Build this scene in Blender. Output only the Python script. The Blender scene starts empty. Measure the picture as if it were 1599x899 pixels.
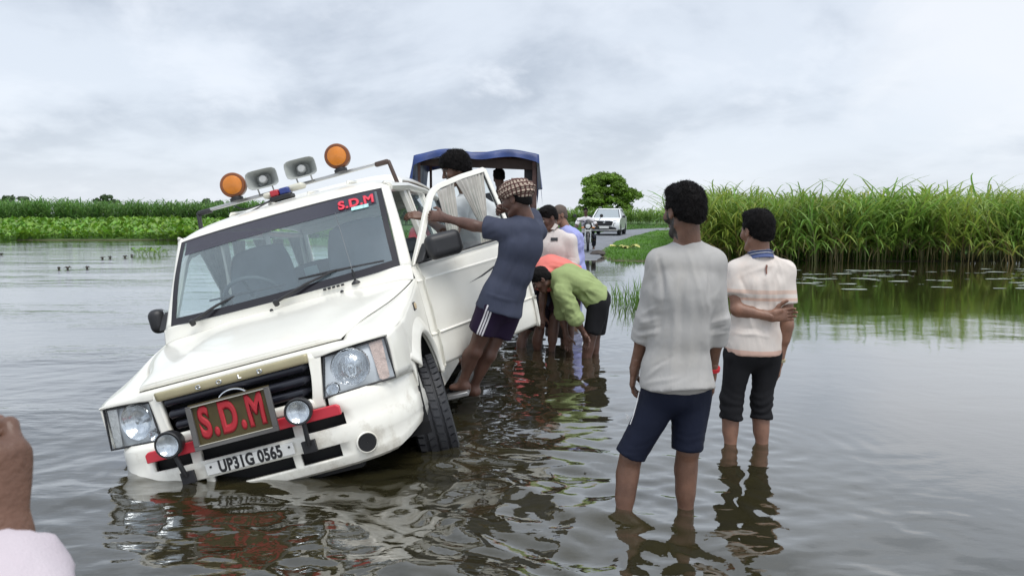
import bpy, math, random
import numpy as np
from mathutils import Vector, Matrix

rad = math.radians
rng = np.random.default_rng(7)
random.seed(7)
scene = bpy.context.scene
COL = scene.collection

# ------------------------------------------------------------------ camera
CAM_H = 1.35
FPX, CX, CY = 1155.0, 799.5, 449.5
PITCH = math.atan(115 / FPX)
cd = bpy.data.cameras.new('camera')
cam = bpy.data.objects.new('camera', cd)
COL.objects.link(cam)
cam.location = (0, 0, CAM_H)
cam.rotation_euler = (rad(90) - PITCH, 0, 0)
cd.sensor_width = 36
cd.lens = 36 * FPX / 1599
cd.clip_start = 0.05
cd.clip_end = 6000
cd.dof.use_dof = True
cd.dof.focus_distance = 4.6
cd.dof.aperture_fstop = 11
scene.camera = cam

# ------------------------------------------------------------------ sky and sun
SUN_EL, SUN_AZ = rad(66), rad(150)      # azimuth clockwise from +Y
world = bpy.data.worlds.new('World')
scene.world = world
world.use_nodes = True
wt = world.node_tree
wt.nodes.clear()
def wn(t, **kw):
    n = wt.nodes.new(t)
    for k, v in kw.items():
        setattr(n, k, v)
    return n
def wl(a, b): wt.links.new(a, b)
def wmath(op, a, b=None, clamp=False):
    n = wn('ShaderNodeMath', operation=op, use_clamp=clamp)
    for i, x in enumerate((a, b)):
        if x is None: continue
        if isinstance(x, (int, float)): n.inputs[i].default_value = x
        else: wl(x, n.inputs[i])
    return n.outputs[0]
def wmix(fac, a, b):
    n = wn('ShaderNodeMix', data_type='RGBA')
    for sock, x in ((n.inputs[0], fac), (n.inputs[6], a), (n.inputs[7], b)):
        if isinstance(x, (int, float)): sock.default_value = x
        elif isinstance(x, tuple): sock.default_value = (*x, 1)
        else: wl(x, sock)
    return n.outputs[2]
sky = wn('ShaderNodeTexSky', sky_type='NISHITA', sun_disc=False, sun_elevation=SUN_EL, sun_rotation=SUN_AZ)
skyb = wn('ShaderNodeVectorMath', operation='SCALE')
wl(sky.outputs[0], skyb.inputs[0]); skyb.inputs[3].default_value = 0.11
tc = wn('ShaderNodeTexCoord')
nrm = wn('ShaderNodeVectorMath', operation='NORMALIZE'); wl(tc.outputs['Generated'], nrm.inputs[0])
sep = wn('ShaderNodeSeparateXYZ'); wl(nrm.outputs[0], sep.inputs[0])
zc = wmath('MAXIMUM', sep.outputs[2], 0.0)
den = wmath('ADD', zc, 0.34)
px = wmath('DIVIDE', sep.outputs[0], den); py = wmath('DIVIDE', sep.outputs[1], den)
comb = wn('ShaderNodeCombineXYZ'); wl(px, comb.inputs[0]); wl(py, comb.inputs[1])
def wnoise(scale, detail, rough, off, dist=0.0):
    m = wn('ShaderNodeMapping'); wl(comb.outputs[0], m.inputs[0]); m.inputs['Location'].default_value = off
    n = wn('ShaderNodeTexNoise'); wl(m.outputs[0], n.inputs['Vector'])
    n.inputs['Scale'].default_value = scale; n.inputs['Detail'].default_value = detail
    n.inputs['Roughness'].default_value = rough; n.inputs['Distortion'].default_value = dist
    return n.outputs['Fac']
def wramp(x, lo, hi, smooth=True):
    n = wn('ShaderNodeMapRange'); n.interpolation_type = 'SMOOTHSTEP' if smooth else 'LINEAR'
    wl(x, n.inputs[0]); n.inputs[1].default_value = lo; n.inputs[2].default_value = hi
    return n.outputs[0]
n1 = wnoise(1.25, 7, 0.55, (3.1, 1.7, 0.4), 0.25)
n2 = wnoise(2.6, 8, 0.58, (11.3, 4.2, 2.0), 0.3)
dark = wmath('MULTIPLY', wramp(n1, 0.40, 0.60), wramp(n2, 0.22, 0.58))                        # heavy grey undersides
brt = wramp(n2, 0.50, 0.72)                         # bright tops
col = wmix(dark, (0.565, 0.61, 0.675), (0.345, 0.388, 0.455))
col = wmix(wmath('MULTIPLY', brt, 0.75), col, (0.655, 0.69, 0.745))
# a broad bright bank of cloud low on the right
dx = wmath('SUBTRACT', sep.outputs[0], 0.56); dz = wmath('SUBTRACT', sep.outputs[2], 0.19)
rr = wmath('ADD', wmath('MULTIPLY', wmath('MULTIPLY', dx, dx), 26.0), wmath('MULTIPLY', wmath('MULTIPLY', dz, dz), 62.0))
rr = wmath('ADD', rr, wmath('MULTIPLY', wmath('SUBTRACT', n2, 0.5), 2.4))
front = wramp(sep.outputs[1], 0.0, 0.4)
bank = wmath('MULTIPLY', wmath('SUBTRACT', 1.0, wramp(rr, 0.15, 1.05)), front)
col = wmix(wmath('MULTIPLY', bank, 0.9), col, (0.68, 0.70, 0.735))
hz = wmath('POWER', wmath('SUBTRACT', 1.0, wmath('MINIMUM', wmath('MULTIPLY', zc, 4.2), 1.0)), 2.0)
col = wmix(wmath('MULTIPLY', hz, 0.85), col, (0.625, 0.66, 0.72))
colf = wmix(0.10, col, skyb.outputs[0])
bg = wn('ShaderNodeBackground'); wl(colf, bg.inputs[0]); wl(wmath('ADD', 1.0, wmath('MULTIPLY', wramp(sep.outputs[2], 0.35, 1.0), 0.45)), bg.inputs[1])
wo = wn('ShaderNodeOutputWorld'); wl(bg.outputs[0], wo.inputs[0])

sl = bpy.data.lights.new('sun', 'SUN')
sl.energy = 1.5; sl.angle = rad(35); sl.color = (1.0, 0.965, 0.91)
sun = bpy.data.objects.new('sun', sl)
COL.objects.link(sun)
sdir = Vector((math.sin(SUN_AZ) * math.cos(SUN_EL), math.cos(SUN_AZ) * math.cos(SUN_EL), math.sin(SUN_EL)))
sun.rotation_euler = (-sdir).to_track_quat('-Z', 'Y').to_euler()

scene.cycles.max_bounces = 6; scene.cycles.diffuse_bounces = 2; scene.cycles.glossy_bounces = 3
scene.cycles.transmission_bounces = 2; scene.cycles.transparent_max_bounces = 10
vs = scene.view_settings
vs.view_transform = 'Standard'; vs.look = 'None'; vs.exposure = 0.5; vs.gamma = 1.0; vs.use_curve_mapping = False

# ------------------------------------------------------------------ picture-to-place helpers
_c, _s = math.cos(PITCH), math.sin(PITCH)
FWD = np.array([0, _c, -_s]); UP = np.array([0, _s, _c]); EYE = np.array([0, 0, CAM_H])
def ray(u, v): return FWD + np.array([1, 0, 0]) * (u - CX) / FPX + UP * (CY - v) / FPX
def at(u, v, D):
    d = ray(u, v); return EYE + d * (D / d[1])
def on_level(u, v, z=0.0):
    d = ray(u, v); return EYE + d * ((z - CAM_H) / d[2])

# ------------------------------------------------------------------ materials
def lnk(nt, a, b): nt.links.new(a, b)
def new_mat(name):
    m = bpy.data.materials.new(name); m.use_nodes = True
    return m, m.node_tree, m.node_tree.nodes['Principled BSDF']
def mat(name, color, rough=0.6, metal=0.0, var=0.0, vscale=6.0, bump=0.0, bscale=80.0, coat=0.0, spec=0.5,
        dark=None, dscale=3.0, damt=0.0, stretch=None, attr=None, coord='Object', fold=0.0):
    """plain procedural surface: base colour, noise variation, blotches of a second colour, fine bump"""
    m, nt, p = new_mat(name)
    N = nt.nodes
    p.inputs['Roughness'].default_value = rough
    p.inputs['Metallic'].default_value = metal
    p.inputs['Coat Weight'].default_value = coat
    p.inputs['Coat Roughness'].default_value = 0.08
    p.inputs['Specular IOR Level'].default_value = spec
    co = N.new('ShaderNodeTexCoord')
    vec = co.outputs[coord]
    if stretch:
        mp = N.new('ShaderNodeMapping'); mp.inputs['Scale'].default_value = stretch
        lnk(nt, vec, mp.inputs[0]); vec = mp.outputs[0]
    if attr:
        a = N.new('ShaderNodeAttribute'); a.attribute_name = attr; src = a.outputs['Color']
    else:
        c = N.new('ShaderNodeRGB'); c.outputs[0].default_value = (*color, 1); src = c.outputs[0]
    if var > 0:
        n = N.new('ShaderNodeTexNoise'); n.inputs['Scale'].default_value = vscale; n.inputs['Detail'].default_value = 5
        lnk(nt, vec, n.inputs['Vector'])
        r = N.new('ShaderNodeMapRange'); lnk(nt, n.outputs['Fac'], r.inputs[0])
        r.inputs[1].default_value = 0.3; r.inputs[2].default_value = 0.7
        r.inputs[3].default_value = 1 - var; r.inputs[4].default_value = 1 + var
        mx = N.new('ShaderNodeVectorMath'); mx.operation = 'SCALE'
        lnk(nt, src, mx.inputs[0]); lnk(nt, r.outputs[0], mx.inputs[3]); src = mx.outputs[0]
    if damt > 0:
        n = N.new('ShaderNodeTexNoise'); n.inputs['Scale'].default_value = dscale; n.inputs['Detail'].default_value = 8
        n.inputs['Roughness'].default_value = 0.65
        lnk(nt, vec, n.inputs['Vector'])
        r = N.new('ShaderNodeMapRange'); lnk(nt, n.outputs['Fac'], r.inputs[0])
        r.inputs[1].default_value = 0.48; r.inputs[2].default_value = 0.75; r.inputs[4].default_value = damt
        mx = N.new('ShaderNodeMix'); mx.data_type = 'RGBA'
        lnk(nt, r.outputs[0], mx.inputs[0]); lnk(nt, src, mx.inputs[6]); mx.inputs[7].default_value = (*dark, 1)
        src = mx.outputs[2]
    lnk(nt, src, p.inputs['Base Color'])
    if bump > 0:
        n = N.new('ShaderNodeTexNoise'); n.inputs['Scale'].default_value = bscale; n.inputs['Detail'].default_value = 4
        lnk(nt, vec, n.inputs['Vector'])
        b = N.new('ShaderNodeBump'); b.inputs['Strength'].default_value = bump; b.inputs['Distance'].default_value = 0.01
        lnk(nt, n.outputs['Fac'], b.inputs['Height']); lnk(nt, b.outputs[0], p.inputs['Normal'])
        if fold > 0:       # soft creases of cloth, longer than wide
            mp = N.new('ShaderNodeMapping'); mp.inputs['Scale'].default_value = (1, 1, .30); mp.inputs['Rotation'].default_value = (0, .25, 0); lnk(nt, co.outputs[coord], mp.inputs[0])
            n2_ = N.new('ShaderNodeTexNoise'); n2_.inputs['Scale'].default_value = 17; n2_.inputs['Detail'].default_value = 3; n2_.inputs['Distortion'].default_value = .9; lnk(nt, mp.outputs[0], n2_.inputs['Vector'])
            b2 = N.new('ShaderNodeBump'); b2.inputs['Strength'].default_value = fold; b2.inputs['Distance'].default_value = 0.05
            lnk(nt, n2_.outputs['Fac'], b2.inputs['Height']); lnk(nt, b2.outputs[0], b.inputs['Normal'])
    return m
def glass_mat(name, tint=(0.75, 0.82, 0.83), rough=0.0, refl=1.0, body=0.0, bodycol=(0.5, 0.5, 0.5)):
    """window glass: tinted see-through plus mirror reflection by angle"""
    m, nt, p = new_mat(name); N = nt.nodes; N.remove(p)
    out = N['Material Output']
    tr = N.new('ShaderNodeBsdfTransparent'); tr.inputs[0].default_value = (*tint, 1)
    gl = N.new('ShaderNodeBsdfGlossy'); gl.inputs['Roughness'].default_value = rough
    gl.inputs['Color'].default_value = (1, 1, 1, 1)
    lw = N.new('ShaderNodeLayerWeight'); lw.inputs[0].default_value = 0.5
    pw_ = N.new('ShaderNodeMath'); pw_.operation = 'POWER'; lnk(nt, lw.outputs['Facing'], pw_.inputs[0]); pw_.inputs[1].default_value = 5.0
    fr = N.new('ShaderNodeMath'); fr.operation = 'MULTIPLY_ADD'; lnk(nt, pw_.outputs[0], fr.inputs[0]); fr.inputs[1].default_value = 0.95; fr.inputs[2].default_value = 0.05
    k = N.new('ShaderNodeMath'); k.operation = 'MULTIPLY'; k.inputs[1].default_value = refl; k.use_clamp = True
    lnk(nt, fr.outputs[0], k.inputs[0])
    base = tr.outputs[0]
    if body > 0:
        df = N.new('ShaderNodeBsdfDiffuse'); df.inputs[0].default_value = (*bodycol, 1)
        m2 = N.new('ShaderNodeMixShader'); m2.inputs[0].default_value = body
        lnk(nt, base, m2.inputs[1]); lnk(nt, df.outputs[0], m2.inputs[2]); base = m2.outputs[0]
    mx = N.new('ShaderNodeMixShader')
    lnk(nt, k.outputs[0], mx.inputs[0]); lnk(nt, base, mx.inputs[1]); lnk(nt, gl.outputs[0], mx.inputs[2])
    lnk(nt, mx.outputs[0], out.inputs[0])
    return m

# ------------------------------------------------------------------ object helpers
def tag(o, label=None, cat=None, group=None, kind=None):
    if label: o['label'] = label
    if cat: o['category'] = cat
    if group: o['group'] = group
    if kind: o['kind'] = kind
    return o
def empty(name, loc=(0, 0, 0), rot=(0, 0, 0), scale=1.0, parent=None):
    o = bpy.data.objects.new(name, None); COL.objects.link(o)
    o.location = loc; o.rotation_euler = rot; o.scale = (scale,) * 3
    o.empty_display_size = 0.1
    if parent: o.parent = parent
    return o
def mesh_obj(name, verts, faces, m, parent=None, smooth=True, attrs=None, cols=None):
    me = bpy.data.meshes.new(name)
    verts = np.asarray(verts, dtype=np.float32)
    if isinstance(faces, np.ndarray):
        nf, k = faces.shape
        me.vertices.add(len(verts)); me.vertices.foreach_set('co', verts.ravel())
        me.loops.add(nf * k); me.loops.foreach_set('vertex_index', faces.astype(np.int32).ravel())
        me.polygons.add(nf)
        me.polygons.foreach_set('loop_start', np.arange(0, nf * k, k, dtype=np.int32))
        me.polygons.foreach_set('loop_total', np.full(nf, k, dtype=np.int32))
        me.update(calc_edges=True); me.validate()
    else:
        me.from_pydata([tuple(map(float, v)) for v in verts], [], faces)
        me.update()
    if smooth: me.shade_smooth()
    for k, v in (attrs or {}).items():
        a = me.attributes.new(k, 'FLOAT', 'POINT'); a.data.foreach_set('value', np.asarray(v, dtype=np.float32))
    for k, v in (cols or {}).items():
        a = me.attributes.new(k, 'FLOAT_COLOR', 'POINT')
        v = np.asarray(v, dtype=np.float32)
        if v.shape[1] == 3: v = np.c_[v, np.ones(len(v), dtype=np.float32)]
        a.data.foreach_set('color', v.ravel())
    for mm in (m if isinstance(m, (list, tuple)) else [m]):
        me.materials.append(mm)
    o = bpy.data.objects.new(name, me); COL.objects.link(o)
    if parent: o.parent = parent
    return o
def unit(v):
    v = np.asarray(v, dtype=float); return v / (np.linalg.norm(v) + 1e-12)
def copy_tree(o, parent=None):
    c = o.copy(); COL.objects.link(c); c.parent = parent
    for ch in list(o.children): copy_tree(ch, c)
    return c

class MB:
    """collects simple solids into one mesh"""
    def __init__(s): s.v = []; s.f = []
    def add(s, verts, faces):
        o = len(s.v); s.v += [tuple(map(float, p)) for p in verts]; s.f += [tuple(i + o for i in f) for f in faces]; return s
    def box(s, c, size, M=None):
        x, y, z = (k / 2 for k in size)
        V = np.array([(a, b, d) for a in (-x, x) for b in (-y, y) for d in (-z, z)], dtype=float)
        if M is not None: V = V @ np.asarray(M, dtype=float).T
        return s.add(V + np.asarray(c, dtype=float), [(0, 1, 3, 2), (4, 6, 7, 5), (0, 4, 5, 1), (2, 3, 7, 6), (0, 2, 6, 4), (1, 5, 7, 3)])
    def tube(s, pts, r, n=10, caps=True, closed=False):
        P = [np.asarray(p, dtype=float) for p in pts]; k = len(P)
        rs = r if isinstance(r, (list, tuple, np.ndarray)) else [r] * k
        V = []; ref = None
        for i in range(k):
            if closed: t = P[(i + 1) % k] - P[i - 1]
            else: t = P[min(i + 1, k - 1)] - P[max(i - 1, 0)]
            t = unit(t)
            if ref is None:
                ref = np.cross(t, (0, 0, 1)); 
                if np.linalg.norm(ref) < 1e-3: ref = np.cross(t, (0, 1, 0))
            ref = unit(ref - t * (ref @ t)); b = np.cross(t, ref)
            for j in range(n):
                a = 2 * math.pi * j / n
                V.append(P[i] + rs[i] * (math.cos(a) * ref + math.sin(a) * b))
        F = []
        for i in range(k if closed else k - 1):
            for j in range(n):
                a, b_ = i * n, ((i + 1) % k) * n
                F.append((a + j, a + (j + 1) % n, b_ + (j + 1) % n, b_ + j))
        if caps and not closed:
            F.append(tuple(range(n - 1, -1, -1))); F.append(tuple((k - 1) * n + j for j in range(n)))
        return s.add(V, F)
    def lathe(s, prof, c=(0, 0, 0), axis=(0, 0, 1), n=24, caps=True):
        ax = unit(axis); r0 = np.cross(ax, (0, 0, 1))
        if np.linalg.norm(r0) < 1e-3: r0 = np.cross(ax, (1, 0, 0))
        r0 = unit(r0); r1 = np.cross(ax, r0); c = np.asarray(c, dtype=float)
        V = []
        for (r, h) in prof:
            for j in range(n):
                a = 2 * math.pi * j / n
                V.append(c + ax * h + r * (math.cos(a) * r0 + math.sin(a) * r1))
        F = [(i * n + j, i * n + (j + 1) % n, (i + 1) * n + (j + 1) % n, (i + 1) * n + j) for i in range(len(prof) - 1) for j in range(n)]
        if caps: F.append(tuple(range(n - 1, -1, -1))); F.append(tuple((len(prof) - 1) * n + j for j in range(n)))
        return s.add(V, F)
    def prism(s, poly, o, ex, ey, ez, h):
        """polygon in the (ex,ey) plane from o, thickness h along ez"""
        o, ex, ey, ez = (np.asarray(k, dtype=float) for k in (o, ex, ey, ez)); n = len(poly)
        A = [o + ex * a + ey * b for a, b in poly]; B = [p + ez * h for p in A]
        return s.add(A + B, [tuple(range(n - 1, -1, -1)), tuple(range(n, 2 * n))] + [(i, (i + 1) % n, n + (i + 1) % n, n + i) for i in range(n)])
    def build(s, name, m, parent=None, smooth=False, bevel=0.0, seg=2, solid=0.0, subsurf=0, auto=40):
        o = mesh_obj(name, np.array(s.v), s.f, m, parent, smooth)
        finish(o, smooth, bevel, seg, solid, subsurf, auto); return o
def finish(o, smooth=False, bevel=0.0, seg=2, solid=0.0, subsurf=0, auto=40):
    import bmesh
    bm = bmesh.new(); bm.from_mesh(o.data); bmesh.ops.recalc_face_normals(bm, faces=bm.faces); bm.to_mesh(o.data); bm.free()
    if smooth:
        o.data.shade_smooth()
        if auto: o.data.set_sharp_from_angle(angle=rad(auto))
    if solid:
        k = o.modifiers.new('thickness', 'SOLIDIFY'); k.thickness = abs(solid); k.offset = -1 if solid > 0 else 1
        k.use_even_offset = False
    if subsurf:
        k = o.modifiers.new('round', 'SUBSURF'); k.levels = subsurf; k.render_levels = subsurf
    if bevel:
        k = o.modifiers.new('bevel', 'BEVEL'); k.width = bevel; k.segments = seg; k.limit_method = 'ANGLE'; k.angle_limit = rad(35)
        o.data.shade_smooth(); k.harden_normals = False
        o.data.set_sharp_from_angle(angle=rad(50))
    return o
def crom(P, n):
    """Catmull-Rom resample of P (k,...) to n points"""
    P = np.asarray(P, dtype=float); k = len(P)
    E = np.concatenate([[2 * P[0] - P[1]], P, [2 * P[-1] - P[-2]]])
    t = np.linspace(0, k - 1 - 1e-9, n); i = t.astype(int); f = (t - i).reshape(-1, *([1] * (P.ndim - 1)))
    a, b, c, d = E[i], E[i + 1], E[i + 2], E[i + 3]
    return 0.5 * (2 * b + (c - a) * f + (2 * a - 5 * b + 4 * c - d) * f ** 2 + (3 * b - a - 3 * c + d) * f ** 3)
def surf(G, nu, nv):
    """smooth surface through a grid of control points -> verts, quads"""
    G = np.asarray(G, dtype=float)
    A = crom(G, nu); A = crom(np.swapaxes(A, 0, 1), nv); A = np.swapaxes(A, 0, 1)
    return A.reshape(-1, 3), quads(nu, nv)
def quads(nu, nv):
    i, j = np.meshgrid(np.arange(nu - 1), np.arange(nv - 1), indexing='ij')
    a = (i * nv + j).ravel()
    return np.stack([a, a + nv, a + nv + 1, a + 1], 1)
def patch(name, G, nu, nv, m, parent, solid=0.0, auto=60):
    v, q = surf(G, nu, nv)
    o = mesh_obj(name, v, q, m, parent); finish(o, True, solid=solid, auto=auto); return o
def text_obj(name, body, size, m, parent, M, bold=0.0, depth=0.001, sx=1.0, align='CENTER', spacing=1.0):
    """flat lettering as a thin mesh; M is a 4x4 placing local X (reading direction), Y (up), Z (towards reader)"""
    cu = bpy.data.curves.new(name, 'FONT'); cu.body = body; cu.size = size; cu.extrude = depth; cu.bevel_depth = bold; cu.bevel_resolution = 0
    cu.align_x = align; cu.align_y = 'CENTER'; cu.space_character = spacing
    t = bpy.data.objects.new(name + '_tmp', cu); COL.objects.link(t)
    bpy.context.view_layer.update()
    dg = bpy.context.evaluated_depsgraph_get()
    me = bpy.data.meshes.new_from_object(t.evaluated_get(dg))
    bpy.data.objects.remove(t); me.name = name
    me.transform(Matrix.Diagonal((sx, 1, .15 if bold > .002 else 1, 1))); me.transform(M)
    me.materials.clear(); me.materials.append(m)
    o = bpy.data.objects.new(name, me); COL.objects.link(o)
    if parent: o.parent = parent
    return o
def frame4(o, ex, ey):
    ex = unit(ex); ey = np.asarray(ey, dtype=float); ey = unit(ey - ex * (ey @ ex)); ez = np.cross(ex, ey)
    M = np.eye(4); M[:3, 0] = ex; M[:3, 1] = ey; M[:3, 2] = ez; M[:3, 3] = o
    return Matrix(M.tolist())

# ------------------------------------------------------------------ noise on arrays
_perm = rng.integers(0, 1 << 30, 4096)
def _h(i, j, k):
    return (_perm[(i * 73856093 ^ j * 19349663 ^ k * 83492791) & 4095] & 0xffff) / 65535.0
def vnoise(P):
    P = np.asarray(P, dtype=float); I = np.floor(P).astype(np.int64); f = P - I; f = f * f * (3 - 2 * f)
    out = 0
    for a in (0, 1):
        for b in (0, 1):
            for c in (0, 1):
                w = (f[:, 0] if a else 1 - f[:, 0]) * (f[:, 1] if b else 1 - f[:, 1]) * (f[:, 2] if c else 1 - f[:, 2])
                out = out + w * _h(I[:, 0] + a, I[:, 1] + b, I[:, 2] + c)
    return out * 2 - 1
def fbm(P, oct=4, gain=0.5):
    P = np.asarray(P, dtype=float); s = 0; a = 1.0
    for i in range(oct):
        s = s + a * vnoise(P + 17.3 * i); P = P * 2.03; a *= gain
    return s
# ================================================================== the setting
ROAD = np.array([(.8, -6), (.8, 0), (.8, 6), (.8, 14), (.95, 20), (1.5, 25), (3.0, 33), (5.6, 43), (8.4, 52), (12.0, 60), (18, 67), (27, 73), (42, 78), (70, 82)], dtype=float)
RC = crom(ROAD, 400)
def shore(x):
    return np.where(x > 1.2, 21.2, np.minimum(39.0, 21.2 + (1.2 - x) * 1.0))
def ground_z(x, y):
    nz = fbm(np.stack([x * .35, y * .35, 0 * x], 1), 3)
    s = y - shore(x) + nz * 0.35
    land = 0.10 * np.clip(s / 1.6, 0, 1) + 0.06 * np.clip((s - 4) / 20, 0, 1) + 0.02 * nz * np.clip(s, 0, 1)
    d = np.abs(x - np.interp(y, ROAD[:, 1], ROAD[:, 0]))
    bed = -0.24 - 0.42 * np.clip((d - 1.5) / 0.9, 0, 1) + 0.015 * nz
    bed = np.maximum(bed, -0.03 + 0.16 * np.minimum(s, 0)) if False else np.where(s > -2, np.maximum(bed, s * 0.12 - 0.01), bed)
    rz = np.interp(y, [-6, 15, 19, 24, 34, 90], [-0.215, -0.215, -0.10, 0.055, 0.135, 0.20])
    land = np.where(d < 2.0, np.minimum(land, rz - 0.05 + 0.10 * np.clip((d - 1.5) / .4, 0, 1)), land)
    return np.where(s > 0, land, bed)
ax_x = np.concatenate([np.array([-3000, -1200, -500, -200, -110]), np.linspace(-70, -6, 60), np.linspace(-5.7, 8, 80), np.linspace(8.6, 40, 50), np.array([60, 110, 250, 600, 1300, 3000])])
ax_y = np.concatenate([np.array([-800, -200, -60, -20, -8, -3]), np.linspace(0, 30, 140), np.linspace(30.6, 90, 70), np.array([110, 150, 250, 500, 1200, 3500])])
gx, gy = np.meshgrid(ax_x, ax_y, indexing='ij')
gz = ground_z(gx.ravel(), gy.ravel())
def terrain_mat():
    m, nt, p = new_mat('soil_and_turf'); N = nt.nodes
    geo = N.new('ShaderNodeNewGeometry'); sp = N.new('ShaderNodeSeparateXYZ'); lnk(nt, geo.outputs['Position'], sp.inputs[0])
    n = N.new('ShaderNodeTexNoise'); n.inputs['Scale'].default_value = 1.4; n.inputs['Detail'].default_value = 8; lnk(nt, geo.outputs['Position'], n.inputs['Vector'])
    g = N.new('ShaderNodeMix'); g.data_type = 'RGBA'; lnk(nt, n.outputs['Fac'], g.inputs[0])
    g.inputs[6].default_value = (0.035, 0.085, 0.012, 1); g.inputs[7].default_value = (0.085, 0.17, 0.025, 1)
    b = N.new('ShaderNodeMix'); b.data_type = 'RGBA'; lnk(nt, n.outputs['Fac'], b.inputs[0])
    b.inputs[6].default_value = (0.05, 0.042, 0.022, 1); b.inputs[7].default_value = (0.11, 0.092, 0.05, 1)
    r = N.new('ShaderNodeMapRange'); lnk(nt, sp.outputs[2], r.inputs[0]); r.inputs[1].default_value = 0.012; r.inputs[2].default_value = 0.05
    mx = N.new('ShaderNodeMix'); mx.data_type = 'RGBA'; lnk(nt, r.outputs[0], mx.inputs[0]); lnk(nt, b.outputs[2], mx.inputs[6]); lnk(nt, g.outputs[2], mx.inputs[7])
    lnk(nt, mx.outputs[2], p.inputs['Base Color']); p.inputs['Roughness'].default_value = 0.95
    return m
ground = mesh_obj('ground', np.stack([gx.ravel(), gy.ravel(), gz], 1), quads(len(ax_x), len(ax_y)), terrain_mat())
tag(ground, kind='structure')

# ---- road: a thin tarmac sheet over the ground, rising out of the flood
def road_z(y): return np.interp(y, [-6, 15, 19, 24, 34, 90], [-0.215, -0.215, -0.10, 0.055, 0.135, 0.20])
tan = np.gradient(RC, axis=0); tan /= np.linalg.norm(tan, axis=1)[:, None]; nor = np.stack([tan[:, 1], -tan[:, 0]], 1)
wob = fbm(np.stack([RC[:, 1] * .5, 0 * RC[:, 1], 0 * RC[:, 1]], 1), 3) * 0.14
rv = []
for k, off in enumerate((-1.85, -1.7, -0.8, 0, .8, 1.45, 1.6)):
    w = off + (wob if off > 1 else -wob if off < -1 else 0)
    p = RC + nor * np.atleast_1d(w).reshape(-1, 1)
    z = road_z(RC[:, 1]) + 0.03 * (1 - (off / 1.7) ** 2) - (0.12 if off in (-1.85, 1.6) else 0)
    rv.append(np.c_[p, z])
rv = np.swapaxes(np.array(rv), 0, 1)
asph = mat('wet_asphalt', (0.155, 0.165, 0.185), 0.6, var=0.25, vscale=1.3, bump=0.4, bscale=60, dark=(0.28, 0.26, 0.24), dscale=0.9, damt=0.35)
road = mesh_obj('road', rv.reshape(-1, 3), quads(len(RC), 7), asph); tag(road, kind='structure')

# ---- water: one sheet, finely rippled near the people and the car, with a murky body
def ripple_sources():
    s = [on_level(u, v)[:2] for u, v in ((970, 800), (1070, 795), (1138, 693), (1190, 693), (912, 553), (860, 530), (838, 530), (890, 520))]
    return s + [np.array(q) for q in ((-.3, 4.4), (-.15, 5.2), (-1.9, 3.75), (-1.0, 3.7))]
def wave(x, y):
    P = np.stack([x, y, 0 * x], 1)
    wx = fbm(P * 0.9, 2) * 0.35; wy = fbm(P * 0.9 + 31, 2) * 0.35
    chop = 1.0 * np.exp(-(((x + .35) / 1.5) ** 2 + ((y - 3.2) / 1.25) ** 2)) + 0.5 * np.exp(-(((x - .15) / .8) ** 2 + ((y - 6.0) / 1.9) ** 2)) \
        + 0.34 * np.exp(-(((x - .6) / .9) ** 2 + ((y - 2.7) / 1.2) ** 2)) + 0.13 * np.clip((-x - .8) / 1.5, 0, 1) + 0.03
    Q = np.stack([(x + wx) * 2.6, (y + wy) * 4.4, 0 * x], 1)
    a = fbm(Q, 4, 0.52)
    Q2 = np.stack([(x * .8 - y * .6 + wy) * 3.4, (x * .6 + y * .8 + wx) * 5.6, 0 * x + 9], 1)
    b = 1 - np.abs(fbm(Q2, 3, 0.5))
    z = chop * (0.0150 * a + 0.0140 * b)
    sw = fbm(np.stack([x * .55, y * .8, 0 * x + 3], 1), 2)
    z = z + 0.0035 * sw
    for i, s in enumerate(ripple_sources()):
        r = np.hypot(x - s[0], y - s[1]) + 0.03 * vnoise(P * 3 + i)
        lam = 0.13 + 0.02 * (i % 3)
        z = z + 0.0022 * np.cos(2 * np.pi * r / lam + i) * np.exp(-r / 0.34)
    fade = np.clip((x + 5.0) / .8, 0, 1) * np.clip((6.5 - x) / .8, 0, 1) * np.clip((y - .6) / .5, 0, 1) * np.clip((12 - y) / 2.0, 0, 1)
    return z * fade
wx_ = np.concatenate([[-3000, -400, -60, -20], np.arange(-5.0, 6.51, 0.026), [20, 60, 400, 3000]])
wy_ = np.concatenate([[-800, -40, -5], np.arange(0.6, 5.5, 0.02), np.arange(5.5, 12.01, 0.035), [20, 40, 90, 400, 3500]])
X, Y = np.meshgrid(wx_, wy_, indexing='ij')
Zw = wave(X.ravel(), Y.ravel())
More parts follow.
